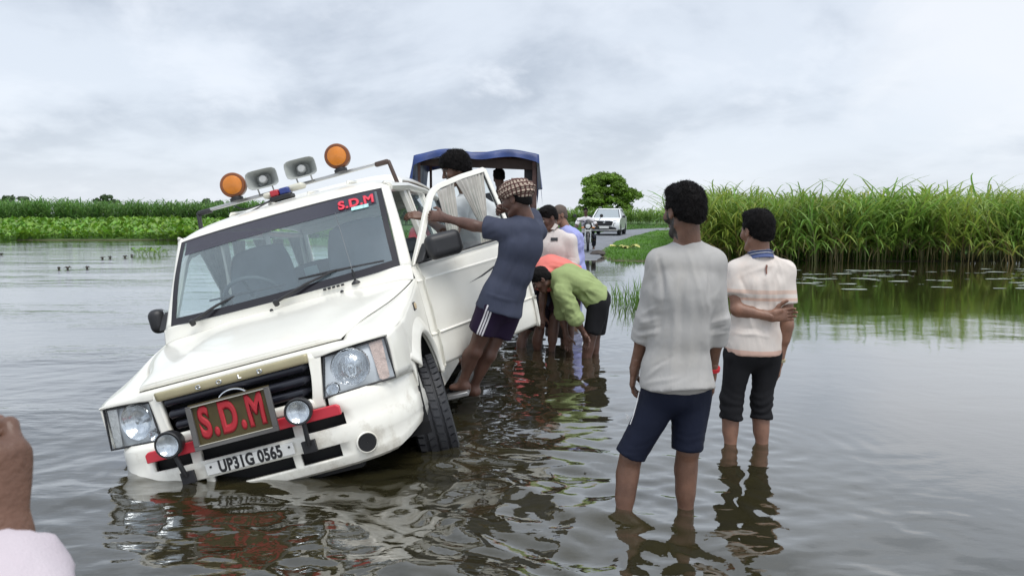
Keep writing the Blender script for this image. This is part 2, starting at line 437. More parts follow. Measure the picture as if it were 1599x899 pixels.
def water_mat():
    m, nt, p = new_mat('murky_water'); N = nt.nodes; N.remove(p); out = N['Material Output']
    geo = N.new('ShaderNodeNewGeometry'); pos = geo.outputs['Position']
    sp = N.new('ShaderNodeSeparateXYZ'); lnk(nt, pos, sp.inputs[0])
    def noise(scale, st, det=4, rough=.5):
        mp = N.new('ShaderNodeMapping'); mp.inputs['Scale'].default_value = st; lnk(nt, pos, mp.inputs[0])
        n = N.new('ShaderNodeTexNoise'); n.inputs['Scale'].default_value = scale; n.inputs['Detail'].default_value = det; n.inputs['Roughness'].default_value = rough
        lnk(nt, mp.outputs[0], n.inputs['Vector']); return n.outputs['Fac']
    def mth(op, a, b):
        n = N.new('ShaderNodeMath'); n.operation = op
        for i, x in enumerate((a, b)):
            if isinstance(x, (int, float)): n.inputs[i].default_value = x
            else: lnk(nt, x, n.inputs[i])
        return n.outputs[0]
    def mr(x, a, b, c, d):
        n = N.new('ShaderNodeMapRange'); n.interpolation_type = 'SMOOTHSTEP'; lnk(nt, x, n.inputs[0])
        for i, k in enumerate((a, b, c, d)): n.inputs[i + 1].default_value = k
        return n.outputs[0]
    # breeze on the open water to the left and in lanes, calm in the lee of the cane
    left = mr(sp.outputs[0], -3.5, 1.8, 1.0, 0.10)
    lanes = mr(noise(.35, (.5, 1.6, 1), 3), .42, .62, .35, 1.0)
    amp = mth('MULTIPLY', left, lanes)
    h = mth('ADD', mth('MULTIPLY', noise(2.2, (.55, 1.35, 1), 5, .55), 1.0), mth('MULTIPLY', noise(9, (.7, 1.3, 1), 3), .16))
    h = mth('MULTIPLY', h, amp)
    h2 = mth('ADD', mth('MULTIPLY', noise(22, (.8, 1.3, 1), 3), .022), mth('MULTIPLY', mth('MULTIPLY', noise(7, (.6, 1.5, 1), 4), amp), .22))
    bmp = N.new('ShaderNodeBump'); bmp.inputs['Strength'].default_value = 1.0; bmp.inputs['Distance'].default_value = 0.02
    lnk(nt, mth('ADD', h, h2), bmp.inputs['Height'])
    gl = N.new('ShaderNodeBsdfGlossy'); gl.inputs['Roughness'].default_value = 0.03; gl.inputs['Color'].default_value = (1, 1, 1, 1)
    lnk(nt, bmp.outputs[0], gl.inputs['Normal'])
    df = N.new('ShaderNodeBsdfDiffuse')
    mc = N.new('ShaderNodeMix'); mc.data_type = 'RGBA'; lnk(nt, noise(.9, (1, 1, 1), 4), mc.inputs[0])
    mc.inputs[6].default_value = (0.024, 0.024, 0.013, 1); mc.inputs[7].default_value = (0.060, 0.050, 0.021, 1)
    lnk(nt, mc.outputs[2], df.inputs[0])
    tr = N.new('ShaderNodeBsdfTransparent'); tr.inputs[0].default_value = (0.42, 0.38, 0.24, 1)
    bd = N.new('ShaderNodeMixShader'); bd.inputs[0].default_value = 0.60; lnk(nt, tr.outputs[0], bd.inputs[1]); lnk(nt, df.outputs[0], bd.inputs[2])
    lw = N.new('ShaderNodeLayerWeight'); lw.inputs[0].default_value = 0.5; lnk(nt, bmp.outputs[0], lw.inputs['Normal'])
    fp = mth('POWER', lw.outputs['Facing'], 2.75)
    fr = N.new('ShaderNodeMath'); fr.operation = 'MULTIPLY_ADD'; lnk(nt, fp, fr.inputs[0]); fr.inputs[1].default_value = 0.965; fr.inputs[2].default_value = 0.03
    mx = N.new('ShaderNodeMixShader'); lnk(nt, fr.outputs[0], mx.inputs[0]); lnk(nt, bd.outputs[0], mx.inputs[1]); lnk(nt, gl.outputs[0], mx.inputs[2])
    lnk(nt, mx.outputs[0], out.inputs[0])
    return m
water = mesh_obj('water', np.stack([X.ravel(), Y.ravel(), Zw], 1), quads(len(wx_), len(wy_)), water_mat()); tag(water, kind='structure')

# ---- leaf blades, gathered in bulk
def leaf_mat(name, attr='tint', rough=0.5, trans=0.3, tcol=(0.25, 0.42, 0.05)):
    m, nt, p = new_mat(name); N = nt.nodes
    a = N.new('ShaderNodeAttribute'); a.attribute_name = attr
    lnk(nt, a.outputs['Color'], p.inputs['Base Color']); p.inputs['Roughness'].default_value = rough
    p.inputs['Specular IOR Level'].default_value = 0.35
    t = N.new('ShaderNodeBsdfTranslucent')
    g = N.new('ShaderNodeMix'); g.data_type = 'RGBA'; g.blend_type = 'MULTIPLY'; g.inputs[0].default_value = 1.0
    sc = N.new('ShaderNodeVectorMath'); sc.operation = 'SCALE'; sc.inputs[3].default_value = 1.7; lnk(nt, a.outputs['Color'], sc.inputs[0])
    lnk(nt, sc.outputs[0], t.inputs[0])
    mx = N.new('ShaderNodeMixShader'); mx.inputs[0].default_value = trans
    lnk(nt, p.outputs[0], mx.inputs[1]); lnk(nt, t.outputs[0], mx.inputs[2]); lnk(nt, mx.outputs[0], N['Material Output'].inputs[0])
    return m
def blades(B, D, L, W, bend, seg, tints, droop=1.0, twist=None):
    """B base (n,3); D start direction (n,3); L length; W width; bend 0..; returns verts, quads, colours"""
    n = len(B); D = D / np.linalg.norm(D, axis=1)[:, None]
    hor = D.copy(); hor[:, 2] = 0; hn = np.linalg.norm(hor, axis=1)[:, None]
    hor = np.where(hn > 1e-3, hor / np.maximum(hn, 1e-6), np.array([1.0, 0, 0]))
    side = np.cross(hor, (0, 0, 1.0)); side /= np.linalg.norm(side, axis=1)[:, None]
    if twist is not None: side = side * np.cos(twist)[:, None] + hor * np.sin(twist)[:, None]
    V = np.zeros((n, seg + 1, 2, 3)); p = B.copy(); d = D.copy()
    st = (L / seg)[:, None]
    for i in range(seg + 1):
        t = i / seg
        w = (W * np.clip(1.15 * (1 - t) ** 0.6, 0.06, 1) * (0.55 + 1.2 * min(t, .38)))[:, None]
        V[:, i, 0] = p - side * w; V[:, i, 1] = p + side * w
        d = d + np.stack([hor[:, 0] * .35, hor[:, 1] * .35, -np.ones(n) * droop], 1) * (bend / seg)[:, None] * (0.35 + 1.6 * t)
        d /= np.linalg.norm(d, axis=1)[:, None]
        p = p + d * st
    k = np.arange(n)[:, None] * (seg + 1) * 2 + np.arange(seg)[None] * 2
    F = np.stack([k, k + 1, k + 3, k + 2], -1).reshape(-1, 4)
    C = np.repeat(tints, (seg + 1) * 2, axis=0)
    return V.reshape(-1, 3), F, C
def join(parts):
    V, F, C, o = [], [], [], 0
    for v, f, c in parts:
        V.append(v); F.append(f + o); C.append(c); o += len(v)
    return np.concatenate(V), np.concatenate(F), np.concatenate(C)
def cane_clump(r, h=2.45, stems=6, leaves=9, seg=6, wide=.026, dry=5, spread=.16):
    parts = []
    nb = stems * leaves
    sx = r.normal(0, spread, stems); sy = r.normal(0, spread, stems); hs = h * r.uniform(.70, 1.0, stems)
    lean = r.normal(0, .07, (stems, 2))
    B = []; D = []; L = []; W = []; bend = []; T = []
    for s in range(stems):
        for l in range(leaves):
            t = .20 + .52 * l / leaves + r.uniform(-.03, .03)
            z = hs[s] * t * .92
            a = l * 2.4 + r.uniform(-.6, .6) + s
            up = 1.0 + 1.5 * l / leaves
            B.append((sx[s] + lean[s, 0] * z, sy[s] + lean[s, 1] * z, z)); D.append((math.cos(a), math.sin(a), up * r.uniform(.9, 1.4)))
            L.append(r.uniform(.8, 1.15) * h / 2.4); W.append(wide * r.uniform(.8, 1.35)); bend.append(r.uniform(1.1, 2.4))
            g = r.uniform(.75, 1.25); y = r.uniform(0, 1) ** 2
            T.append((.160 * g + .12 * y, .275 * g + .09 * y, .052 * g + .018 * y))
    parts.append(blades(np.array(B), np.array(D), np.array(L), np.array(W), np.array(bend), seg, np.array(T), twist=r.uniform(-.7, .7, nb)))
    if stems:  # canes, and dead leaves hanging from them
        B = np.stack([sx, sy, np.zeros(stems)], 1); D = np.stack([lean[:, 0], lean[:, 1], np.ones(stems)], 1)
        parts.append(blades(B, D, hs * .75, np.full(stems, .017), np.full(stems, .02), 3, np.tile([(.16, .15, .06)], (stems, 1)) * r.uniform(.7, 1.2, (stems, 1))))
    if dry:
        a = r.uniform(0, 6.28, dry); k = r.integers(0, stems, dry)
        B = np.stack([sx[k], sy[k], r.uniform(.25, .75, dry) * h * .45], 1); D = np.stack([np.cos(a), np.sin(a), r.uniform(-.1, .9, dry)], 1)
        parts.append(blades(B, D, r.uniform(.4, .8, dry), np.full(dry, .016), r.uniform(1.5, 2.6, dry), 4, np.tile([(.25, .20, .10)], (dry, 1)) * r.uniform(.6, 1.15, (dry, 1)), twist=r.uniform(-.9, .9, dry)))
    return join(parts)
def scatter(protos, pos, rot, sc, tintmul, lean=None):
    parts = []
    for i in range(len(pos)):
        v, f, c = protos[i % len(protos)]
        ca, sa = math.cos(rot[i]), math.sin(rot[i])
        M = np.array([[ca, -sa, 0], [sa, ca, 0], [0, 0, 1]])
        q = (v * sc[i]) @ M.T
        if lean is not None: q = q + np.outer(q[:, 2] ** 2 * .12, [lean[i, 0], lean[i, 1], 0])
        parts.append((q + pos[i], f, c * tintmul[i]))
    return join(parts)
M_cane = leaf_mat('cane_leaf', trans=0.28)
def zg(x, y): return ground_z(np.atleast_1d(np.asarray(x, float)), np.atleast_1d(np.asarray(y, float)))

rc = np.random.default_rng(21)
protos = [cane_clump(rc) for _ in range(10)]
pos = []
for row in range(11):
    yy = 20.75 + row * (.55 if row < 5 else .95)
    x = 5.15 + (yy - 20.9) * .26
    while x < 31:
        if rc.random() > .04: pos.append((x + rc.normal(0, .09), yy + rc.normal(0, .10) + (.25 * math.sin(x * 1.3) if row == 0 else 0), 0))
        x += rc.uniform(.32, .46) * (1 if row < 5 else 1.5)
for yy in np.arange(24, 46, .45):                   # the flank of the field along the road
    for k in range(3): pos.append((5.15 + (yy - 20.9) * .26 + k * .5 + rc.normal(0, .1), yy + rc.normal(0, .12), 0))
pos = np.array(pos); pos[:, 2] = np.maximum(zg(pos[:, 0], pos[:, 1]), -.12) - .02
n = len(pos); patchy = 1 + .22 * fbm(pos * .35, 3)
hs = (1.10 + .045 * fbm(pos * .22 + 7, 2)) * rc.uniform(.90, 1.05, n)
v, f, c = scatter(protos, pos, rc.uniform(0, 6.28, n), hs, .93 * (np.stack([patchy * rc.uniform(.85, 1.25, n), patchy, patchy * rc.uniform(.8, 1.1, n)], 1)), rc.normal(0, 1, (n, 2)))
cane = mesh_obj('sugarcane_field', v, f, M_cane, cols={'tint': c}, smooth=False)
tag(cane, 'tall green sugarcane standing along the water on the right', 'sugarcane', kind='stuff')

def far_cane(name, label, xs, ys, rows, h, tint, step=.55, lowseg=3):
    r = np.random.default_rng(int(abs(xs[0]) * 10 + ys[0]))
    pr = [cane_clump(r, h, 5, 7, lowseg, .05, 0, .28) for _ in range(6)]
    P = []
    for k in range(rows):
        x = xs[0]
        while x < xs[1]:
            t = (x - xs[0]) / (xs[1] - xs[0])
            P.append((x + r.normal(0, .2), ys[0] + (ys[1] - ys[0]) * t + k * 1.2 + r.normal(0, .3), 0)); x += r.uniform(.7, 1.3) * step
    P = np.array(P); P[:, 2] = zg(P[:, 0], P[:, 1]); n = len(P)
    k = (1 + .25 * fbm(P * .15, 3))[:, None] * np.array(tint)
    hs = (1 + .07 * fbm(P * .08 + 3, 2)) * r.uniform(.85, 1.08, n)
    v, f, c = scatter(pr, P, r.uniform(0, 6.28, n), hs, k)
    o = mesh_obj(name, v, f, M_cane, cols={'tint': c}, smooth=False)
    tag(o, label, 'sugarcane', kind='stuff'); return o
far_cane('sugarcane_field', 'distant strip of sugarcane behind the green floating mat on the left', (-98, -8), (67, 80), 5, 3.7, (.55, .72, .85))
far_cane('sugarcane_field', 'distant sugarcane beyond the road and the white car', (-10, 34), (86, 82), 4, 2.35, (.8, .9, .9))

# ---- far tree
def make_tree(name, label, base, height, crown_w, crown_h, seed, nclump=70, leaf=.30, tint=(.075, .135, .018), per=150):
    r = np.random.default_rng(seed)
    root = empty(name, base); tag(root, label, 'tree')
    mb = MB(); th = height - crown_h * .80
    mb.tube([(0, 0, -.2), (.05, 0, th * .5), (0, .05, th), (.1, 0, th + crown_h * .35)], [.26, .21, .17, .06], 10)
    for k in range(9):
        a = k * 2.4; l = crown_w * r.uniform(.25, .42); z0 = th * r.uniform(.75, 1.1)
        mb.tube([(0, 0, z0), (math.cos(a) * l * .5, math.sin(a) * l * .5, z0 + crown_h * .18), (math.cos(a) * l, math.sin(a) * l, z0 + crown_h * r.uniform(.25, .6))], [.10, .07, .02], 7)
    mb.build('trunk', mat('bark', (.06, .045, .03), .9, var=.3, bump=.6, bscale=12), root, smooth=True)
    V, F, C = [], [], []; o = 0
    for k in range(nclump):
        a = r.uniform(0, 6.28); u = r.uniform(0, 1) ** .5
        zz = r.uniform(0, 1)
        R0 = crown_w / 2 * math.sqrt(max(0.02, 1 - max(0, zz - .25) ** 2 / .60)) * (.9 if zz > .12 else 1.0)
        rr_ = R0 * (.45 + .55 * u) * (1 + .16 * math.sin(a * 3 + zz * 5) + r.normal(0, .06))
        cc = np.array([math.cos(a) * rr_, math.sin(a) * rr_, height - crown_h + zz * crown_h * .93])
        cr = r.uniform(.07, .12) * crown_w
        d = r.normal(0, 1, (per, 3)); d /= np.linalg.norm(d, axis=1)[:, None]
        d[:, 2] = np.where(d[:, 2] < -.2, -d[:, 2] * .6, d[:, 2])
        P = cc + d * (cr * r.uniform(.55, 1.05, (per, 1))) * np.array([1.15, 1.15, .85])
        n1_ = unit(d) * 0 + d + r.normal(0, .45, (per, 3)); n1_ /= np.linalg.norm(n1_, axis=1)[:, None]
        t1 = np.cross(n1_, r.normal(0, 1, (per, 3))); t1 /= np.linalg.norm(t1, axis=1)[:, None]; t2 = np.cross(n1_, t1)
        s = leaf * r.uniform(.5, 1.1, (per, 1))
        q = np.stack([P - t1 * s, P + t2 * s * .55, P + t1 * s, P - t2 * s * .55], 1).reshape(-1, 3)
        V.append(q); F.append(np.arange(per * 4).reshape(-1, 4) + o); o += per * 4
        C.append(np.repeat(np.array(tint) * r.uniform(.7, 1.35) * r.uniform(.7, 1.3, (per, 1)), 4, axis=0))
    mesh_obj('crown', np.concatenate(V), np.concatenate(F), M_tree, root, smooth=False, cols={'tint': np.concatenate(C)})
    return root
M_tree = leaf_mat('tree_leaf', trans=0.25)
b = at(946, 345, 92); make_tree('roadside_tree', 'round dark green tree rising behind the white car on the road', (b[0], b[1], .1), 6.2, 7.0, 4.5, 5, 150, .20, (.105, .19, .018), 260)
for i, (u, vtop, D, w, lab) in enumerate(((24, 306, 150, 7, 'small tree top poking above the far cane at the left edge'), (168, 306, 160, 5, 'thin tree top above the middle of the far left cane'), (330, 312, 150, 7.5, 'grey green tree top just left of the roof bar end'))):
    p = at(u, vtop, D); make_tree('far_tree', lab, (p[0], p[1], 0), p[2], w, w * .55, 40 + i, 26, .5, (.06, .10, .04), 70)

# ---- grass on the bank and verges
rg = np.random.default_rng(5)
def grass(name, label, xs, ys, n, hmin, hmax, tint, near_road=2.2, seg=2, w=.008, cond=None):
    x = rg.uniform(*xs, n); t = rg.uniform(0, 1, n); y = ys[0] * (ys[1] / ys[0]) ** t
    z = zg(x, y); rx = np.interp(y, ROAD[:, 1], ROAD[:, 0])
    ok = (z > .004) & (np.abs(x - rx) > 1.62)
    if cond is not None: ok &= cond(x, y)
    x, y, z = x[ok], y[ok], z[ok]; n = len(x)
    cl = np.clip(fbm(np.stack([x * .9, y * .6, 0 * x], 1), 3) * .6 + .7, .25, 1.6)
    edge = np.clip((x - (5.2 + (y - 20.9) * .26) + 2.4) / 2.0, 0, 1)      # taller towards the cane
    L = rg.uniform(hmin, hmax, n) * cl * (1 + 2.6 * edge ** 2)
    a = rg.uniform(0, 6.28, n)
    D = np.stack([np.cos(a), np.sin(a), rg.uniform(1.2, 3.5, n)], 1)
    g = rg.uniform(.75, 1.3, (n, 1)) * (1 + .25 * fbm(np.stack([x * .5, y * .4, 0 * x + 4], 1), 2))[:, None]
    v, f, c = blades(np.stack([x, y, z - .01], 1), D, L, w * (1 + y / 60) * rg.uniform(.7, 1.3, n), rg.uniform(.2, 1.4, n), seg, np.array(tint) * g)
    o = mesh_obj(name, v, f, M_cane, cols={'tint': c}, smooth=False); tag(o, label, 'grass', kind='stuff'); return o
grass('grass', 'short bright green grass on the bank right of the road', (1.8, 13), (21.3, 62), 70000, .07, .17, (.095, .215, .022))
grass('grass', 'green verge grass left of the road behind the motorcycle', (-14, 3.5), (23, 62), 26000, .08, .22, (.075, .165, .022), w=.012)
grass('grass', 'green grass strip beyond the bend of the road', (2, 34), (56, 84), 26000, .12, .3, (.07, .15, .025), w=.02)

# ---- water hyacinth: the far mat on the left, and one drifting clump
def rosettes(x, y, z, size, tint, r, per=5, lift=.16):
    n = len(x) * per
    X0 = np.repeat(x, per); Y0 = np.repeat(y, per); Z0 = np.repeat(z, per); S = np.repeat(size, per) * r.uniform(.7, 1.25, n)
    a = r.uniform(0, 6.28, n); el = r.uniform(.35, 1.35, n)
    stalk = np.stack([np.cos(a) * np.cos(el), np.sin(a) * np.cos(el), np.sin(el)], 1)
    tip = np.stack([X0, Y0, Z0], 1) + stalk * (S * 1.5)[:, None] + np.array([0, 0, 1]) * (lift * r.uniform(0, 1, n))[:, None]
    hor = np.stack([np.cos(a), np.sin(a), 0 * a], 1); sd = np.stack([-np.sin(a), np.cos(a), 0 * a], 1)
    out = unit2(hor * np.cos(el * .75)[:, None] + np.array([0, 0, 1]) * np.sin(el * .75)[:, None])
    nn = np.cross(sd, out); s = S[:, None]
    ring = []
    for k, (p_, q_, c_) in enumerate(((0, -.05, .0), (.35, -.48, .10), (.85, -.36, .16), (1.1, 0, .05), (.85, .36, .16), (.35, .48, .10))):
        ring.append(tip + out * s * p_ + sd * s * q_ + nn * s * c_)
    V = np.stack(ring, 1).reshape(-1, 3); b = np.arange(n)[:, None] * 6
    F = np.concatenate([b + np.array([0, 1, 2, 3]), b + np.array([0, 3, 4, 5])])
    C = np.repeat(np.array(tint) * r.uniform(.65, 1.4, (n, 1)) * np.stack([r.uniform(.85, 1.2, n), np.ones(n), r.uniform(.7, 1.2, n)], 1), 6, axis=0)
    base = np.repeat(np.stack([X0, Y0, Z0], 1), 1, axis=0)
    w = (S * .06)[:, None]
    V2 = np.stack([base - sd * w, base + sd * w, tip + sd * w, tip - sd * w], 1).reshape(-1, 3)
    F2 = np.arange(n * 4).reshape(-1, 4)
    C2 = np.repeat(np.array(tint) * .9 * np.ones((n, 1)), 4, axis=0)
    return join([(V, F, C), (V2, F2, C2)])
def unit2(a): return a / np.maximum(np.linalg.norm(a, axis=-1, keepdims=True), 1e-9)
M_hy = leaf_mat('hyacinth_leaf', rough=.35, trans=.2)
rh = np.random.default_rng(12)
n = 15000
t = rh.uniform(0, 1, n); y = 38.0 * (74 / 38.0) ** t; x = rh.uniform(-1.45, -.24, n) * y * .82
edge = 38.6 + 1.1 * fbm(np.stack([x * .25, 0 * x, 0 * x], 1), 3)
k = y > edge; x, y = x[k], y[k]
hum = np.clip(fbm(np.stack([x * .3, y * .18, 0 * x], 1), 3) * .5 + .5, 0, 1.2)
v, f, c = rosettes(x, y, hum * .16 * np.clip((y - 38.5) / 4, .1, 1), .15 + .10 * hum + (y - 38) * .0035, (.13, .26, .028), rh)
mx_ = np.linspace(-96, -8, 140); my_ = np.linspace(38, 80, 70); MX, MY = np.meshgrid(mx_, my_, indexing='ij')
ed = 39.3 + 1.1 * fbm(np.stack([MX.ravel() * .25, 0 * MX.ravel(), 0 * MX.ravel()], 1), 3)
mz = np.clip((MY.ravel() - ed) * .25, -.1, .13) + .05 * fbm(np.stack([MX.ravel() * .8, MY.ravel() * .5, 0 * MX.ravel()], 1), 2) * (MY.ravel() > ed)
v2, f2, c2 = np.stack([MX.ravel(), MY.ravel(), mz], 1), quads(140, 70), np.tile([(.055, .12, .015)], (140 * 70, 1)) * (1 + .4 * fbm(np.stack([MX.ravel() * .7, MY.ravel() * .4, 0 * MX.ravel()], 1), 3))[:, None]
v, f, c = join([(v, f, c), (v2, f2, np.clip(c2, .01, 1))])
hy = mesh_obj('water_hyacinth', v, f, M_hy, cols={'tint': c}, smooth=False); tag(hy, 'bright green floating mat of water hyacinth along the left shore', 'water plants', kind='stuff')
def hy_clump(label, spots, D, size, seed):
    r = np.random.default_rng(seed); P = np.array([on_level(u, v) for u, v in spots])
    root = P.mean(0)
    Q = np.repeat(P, 3, axis=0) + r.normal(0, .04, (len(P) * 3, 3)) * [1, 1, 0]
    v, f, c = rosettes(Q[:, 0], Q[:, 1], np.full(len(Q), .0), np.full(len(Q), size), (.12, .22, .035), r, per=4, lift=.04)
    o = mesh_obj('water_hyacinth', v - root, f, M_hy, cols={'tint': c}, smooth=False); o.location = root
    tag(o, label, 'water plant', 'drifting water plants'); return o
for i, sp_ in enumerate(((215, 397), (223, 399), (231, 397), (239, 400), (246, 397), (252, 399))):
    hy_clump('leafy water hyacinth, ' + ('first', 'second', 'third', 'fourth', 'fifth', 'sixth')[i] + ' from the left in the drifting clump beside the stranded car', (sp_,), 25, .095, 3 + i)
hy_clump('tiny water hyacinth sprig just right of the drifting clump', ((260, 397),), 25, .07, 14)
rw = np.random.default_rng(8)
M_weed = mat('dead_weed', (.05, .045, .03), .8)
for i, (u, v_, w) in enumerate(((106, 420, .14), (136, 419, .11), (160, 404, .12), (172, 403, .13), (195, 402, .13), (206, 400, .09), (2, 398, .12), (92, 420, .07))):
    p = on_level(u, v_); mb = MB()
    for k in range(5):
        a = k * 1.3 + i; l = w * rw.uniform(.4, 1.0); q = rw.normal(0, w * .02, 2)
        mb.tube([(q[0], q[1], -.01), (q[0] + math.cos(a) * l * .5, q[1] + math.sin(a) * l * .5, .03 + l * .3), (q[0] + math.cos(a) * l, q[1] + math.sin(a) * l, .02)], [.012, .014, .003], 5)
    o = mb.build('floating_weed', M_weed, smooth=True); o.location = (p[0], p[1], 0)
    tag(o, 'small dark tangle of dead weed on the open water, ' + ('fourth', 'fifth', 'sixth', 'seventh', 'eighth', 'ninth', 'first', 'third')[i].replace('ninth', 'last') + ' from the left edge', 'weed', 'dead weeds on the left water')

# ---- emergent grass tufts and pale scum on the calm water
def tuft(label, u, v_, n, h, seed, sp=.12):
    r = np.random.default_rng(seed); p = on_level(u, v_)
    B = np.c_[r.normal(0, sp, (n, 2)), np.full(n, -.05)]; a = r.uniform(0, 6.28, n)
    D = np.stack([np.cos(a), np.sin(a), r.uniform(1.2, 5, n)], 1)
    vv, f, c = blades(B, D, r.uniform(.4, 1, n) * h, np.full(n, .007), r.uniform(.1, 1.3, n), 4, np.array((.10, .19, .035)) * r.uniform(.6, 1.4, (n, 1)))
    o = mesh_obj('grass_tuft', vv, f, M_cane, cols={'tint': c}, smooth=False); o.location = p
    tag(o, label, 'grass tuft', 'grass tufts in the flood water'); return o
tuft('green grass tuft standing in water beside the grey shirted man', 990, 478, 90, .62, 2)
tuft('sparse grass tuft in water between green shirted man and larger tuft', 962, 468, 26, .42, 3, .10)
tuft('low grass tuft at the water edge of the bank', 985, 412, 40, .3, 4, .10)
rs = np.random.default_rng(31)
V, F, o_ = [], [], 0
for k in range(70):
    u = rs.uniform(1215, 1640); v_ = 420 + abs(rs.normal(0, 13)); p = on_level(u, v_); w = rs.uniform(.06, .34) * rs.uniform(.3, 1)
    for q in range(rs.integers(1, 3)):
        cx_, cy_ = p[0] + rs.normal(0, w * .6), p[1] + rs.normal(0, w * .3)
        a = np.linspace(0, 6.28, 11)[:-1]; r_ = rs.uniform(.5, 1.1, 10)
        V.append(np.c_[cx_ + np.cos(a) * w * r_, cy_ + np.sin(a) * w * .5 * r_, np.full(10, .005 + .0005 * (k % 5))]); F.append(tuple(range(o_, o_ + 10))); o_ += 10
sc_ = mesh_obj('floating_scum', np.concatenate(V), F, mat('scum', (.30, .34, .28), .6, var=.4), smooth=False)
tag(sc_, 'pale patches of scum floating before the cane', 'scum', kind='stuff')
# ---- bits lying on the bank
p = on_level(980, 388, .1); mb = MB(); r = np.random.default_rng(3)
for k in range(26):
    a = r.uniform(0, 6.28); q = r.normal(0, .13, 2); l = r.uniform(.12, .3)
    e = np.array([math.cos(a), math.sin(a), r.uniform(-.1, .5)]); s_ = np.array([-math.sin(a), math.cos(a), 0]) * r.uniform(.04, .09)
    c_ = np.array([q[0], q[1], r.uniform(.02, .13)])
    mb.add([c_ - e * l * .5, c_ + s_, c_ + e * l * .5, c_ - s_ + np.array([0, 0, .02])], [(0, 1, 2, 3)])
o = mb.build('leaf_heap', mat('yellow_leaves', (.52, .50, .16), .7, var=.4, vscale=9), smooth=False); o.location = (p[0], p[1], .10); o.scale = (1.5, 1.3, 1.1)
tag(o, 'small heap of pale yellow green leaves on the grass bank', 'leaf heap', kind='stuff')
p = on_level(933, 397, .06); mb = MB(); mb.lathe([(.02, 0), (.24, .0), (.26, .05), (.2, .12), (.08, .16), (.01, .165)], n=12)
vv = np.array(mb.v); vv += .05 * np.stack([fbm(vv * 5, 2), fbm(vv * 5 + 9, 2), .5 * fbm(vv * 6 + 4, 2)], 1); mb.v = [tuple(q) for q in vv]
o = mb.build('stone', mat('dark_stone', (.07, .06, .055), .9, var=.3, bump=.5, bscale=20), smooth=True); o.location = (p[0], p[1], .04)
tag(o, 'dark flat stone lying at the road edge by the water', 'stone')
# ================================================================== the stranded car
# built in its own frame: X forward (front axle at 0), Y to its left, Z up from where its wheels stand
car = empty('stranded_car', (-1.1485, 4.464, -0.4011), (0.2611, -0.0176, -1.609), 1.06)
tag(car, 'white off-roader with red board and roof beacons, tilted into the flooded ditch', 'car')
M_paint = mat('cream_white_paint', (.87, .85, .765), .32, coat=.6, var=.035, vscale=2.2, dark=(.50, .44, .34), dscale=7, damt=.10)
def muddy(m):
    """dried mud splashed up from below and thin rusty runs"""
    nt = m.node_tree; N = nt.nodes; p = N['Principled BSDF']; src = p.inputs['Base Color'].links[0].from_socket
    co = N.new('ShaderNodeTexCoord'); sp = N.new('ShaderNodeSeparateXYZ'); lnk(nt, co.outputs['Object'], sp.inputs[0])
    def ns(sc, st):
        mp = N.new('ShaderNodeMapping'); mp.inputs['Scale'].default_value = st; lnk(nt, co.outputs['Object'], mp.inputs[0])
        n = N.new('ShaderNodeTexNoise'); n.inputs['Scale'].default_value = sc; n.inputs['Detail'].default_value = 9; n.inputs['Roughness'].default_value = .68; lnk(nt, mp.outputs[0], n.inputs['Vector']); return n.outputs['Fac']
    def mr(x, a, b, c=0.0, d=1.0):
        r = N.new('ShaderNodeMapRange'); lnk(nt, x, r.inputs[0])
        for i, k in enumerate((a, b, c, d)): r.inputs[i + 1].default_value = k
        return r.outputs[0]
    def mt(op, a, b):
        k = N.new('ShaderNodeMath'); k.operation = op; k.use_clamp = True
        for i, x in enumerate((a, b)):
            if isinstance(x, (int, float)): k.inputs[i].default_value = x
            else: lnk(nt, x, k.inputs[i])
        return k.outputs[0]
    low = mr(sp.outputs[2], .78, .36, 0, .24); splash = mt('ADD', ns(9, (1, 1, 1)), low)
    f1 = mt('MULTIPLY', mr(splash, .68, .86), .42)
    f2 = mt('MULTIPLY', mr(ns(16, (1, 1, .12)), .60, .74), .22)
    for fac, colr in ((f1, (.30, .25, .17)), (f2, (.42, .33, .22))):
        mx = N.new('ShaderNodeMix'); mx.data_type = 'RGBA'; lnk(nt, fac, mx.inputs[0]); lnk(nt, src, mx.inputs[6]); mx.inputs[7].default_value = (*colr, 1); src = mx.outputs[2]
    lnk(nt, src, p.inputs['Base Color']); lnk(nt, mr(f1, 0, .5, .32, .7), p.inputs['Roughness']); lnk(nt, mr(f1, 0, .4, .6, .1), p.inputs['Coat Weight'])
muddy(M_paint)
M_black = mat('black_plastic', (.018, .018, .02), .45, var=.2, vscale=8)
M_dark = mat('dark_void', (.008, .008, .009), .8)
M_rub = mat('tyre_rubber', (.022, .023, .027), .55, var=.25, vscale=10, bump=.2, bscale=60)
M_chrome = mat('chrome', (.78, .79, .8), .16, metal=1.0)
M_lens = glass_mat('lamp_lens', (.93, .95, .96), .02, 1.2)
M_glass = glass_mat('window_glass', (.86, .97, .97), .0, 1.2, .20, (.40, .50, .56))
M_refl = mat('lamp_reflector', (.80, .82, .84), .14, metal=.9, var=.25, vscale=26, bump=.5, bscale=45, stretch=(1, 1, .15))
M_gold = mat('gold_trim', (.44, .39, .24), .38, metal=.35, var=.08, vscale=12)
M_red = mat('red_paint', (.58, .035, .055), .4, var=.08)
M_redletter = mat('red_letters', (.40, .016, .026), .6, var=.12)
M_seat = mat('seat_cloth', (.16, .17, .19), .85, var=.15)
M_curt = mat('curtain_cloth', (.50, .48, .44), .9, var=.12, vscale=18)
M_greymet = mat('grey_metal', (.34, .34, .34), .4, metal=.7, var=.15)

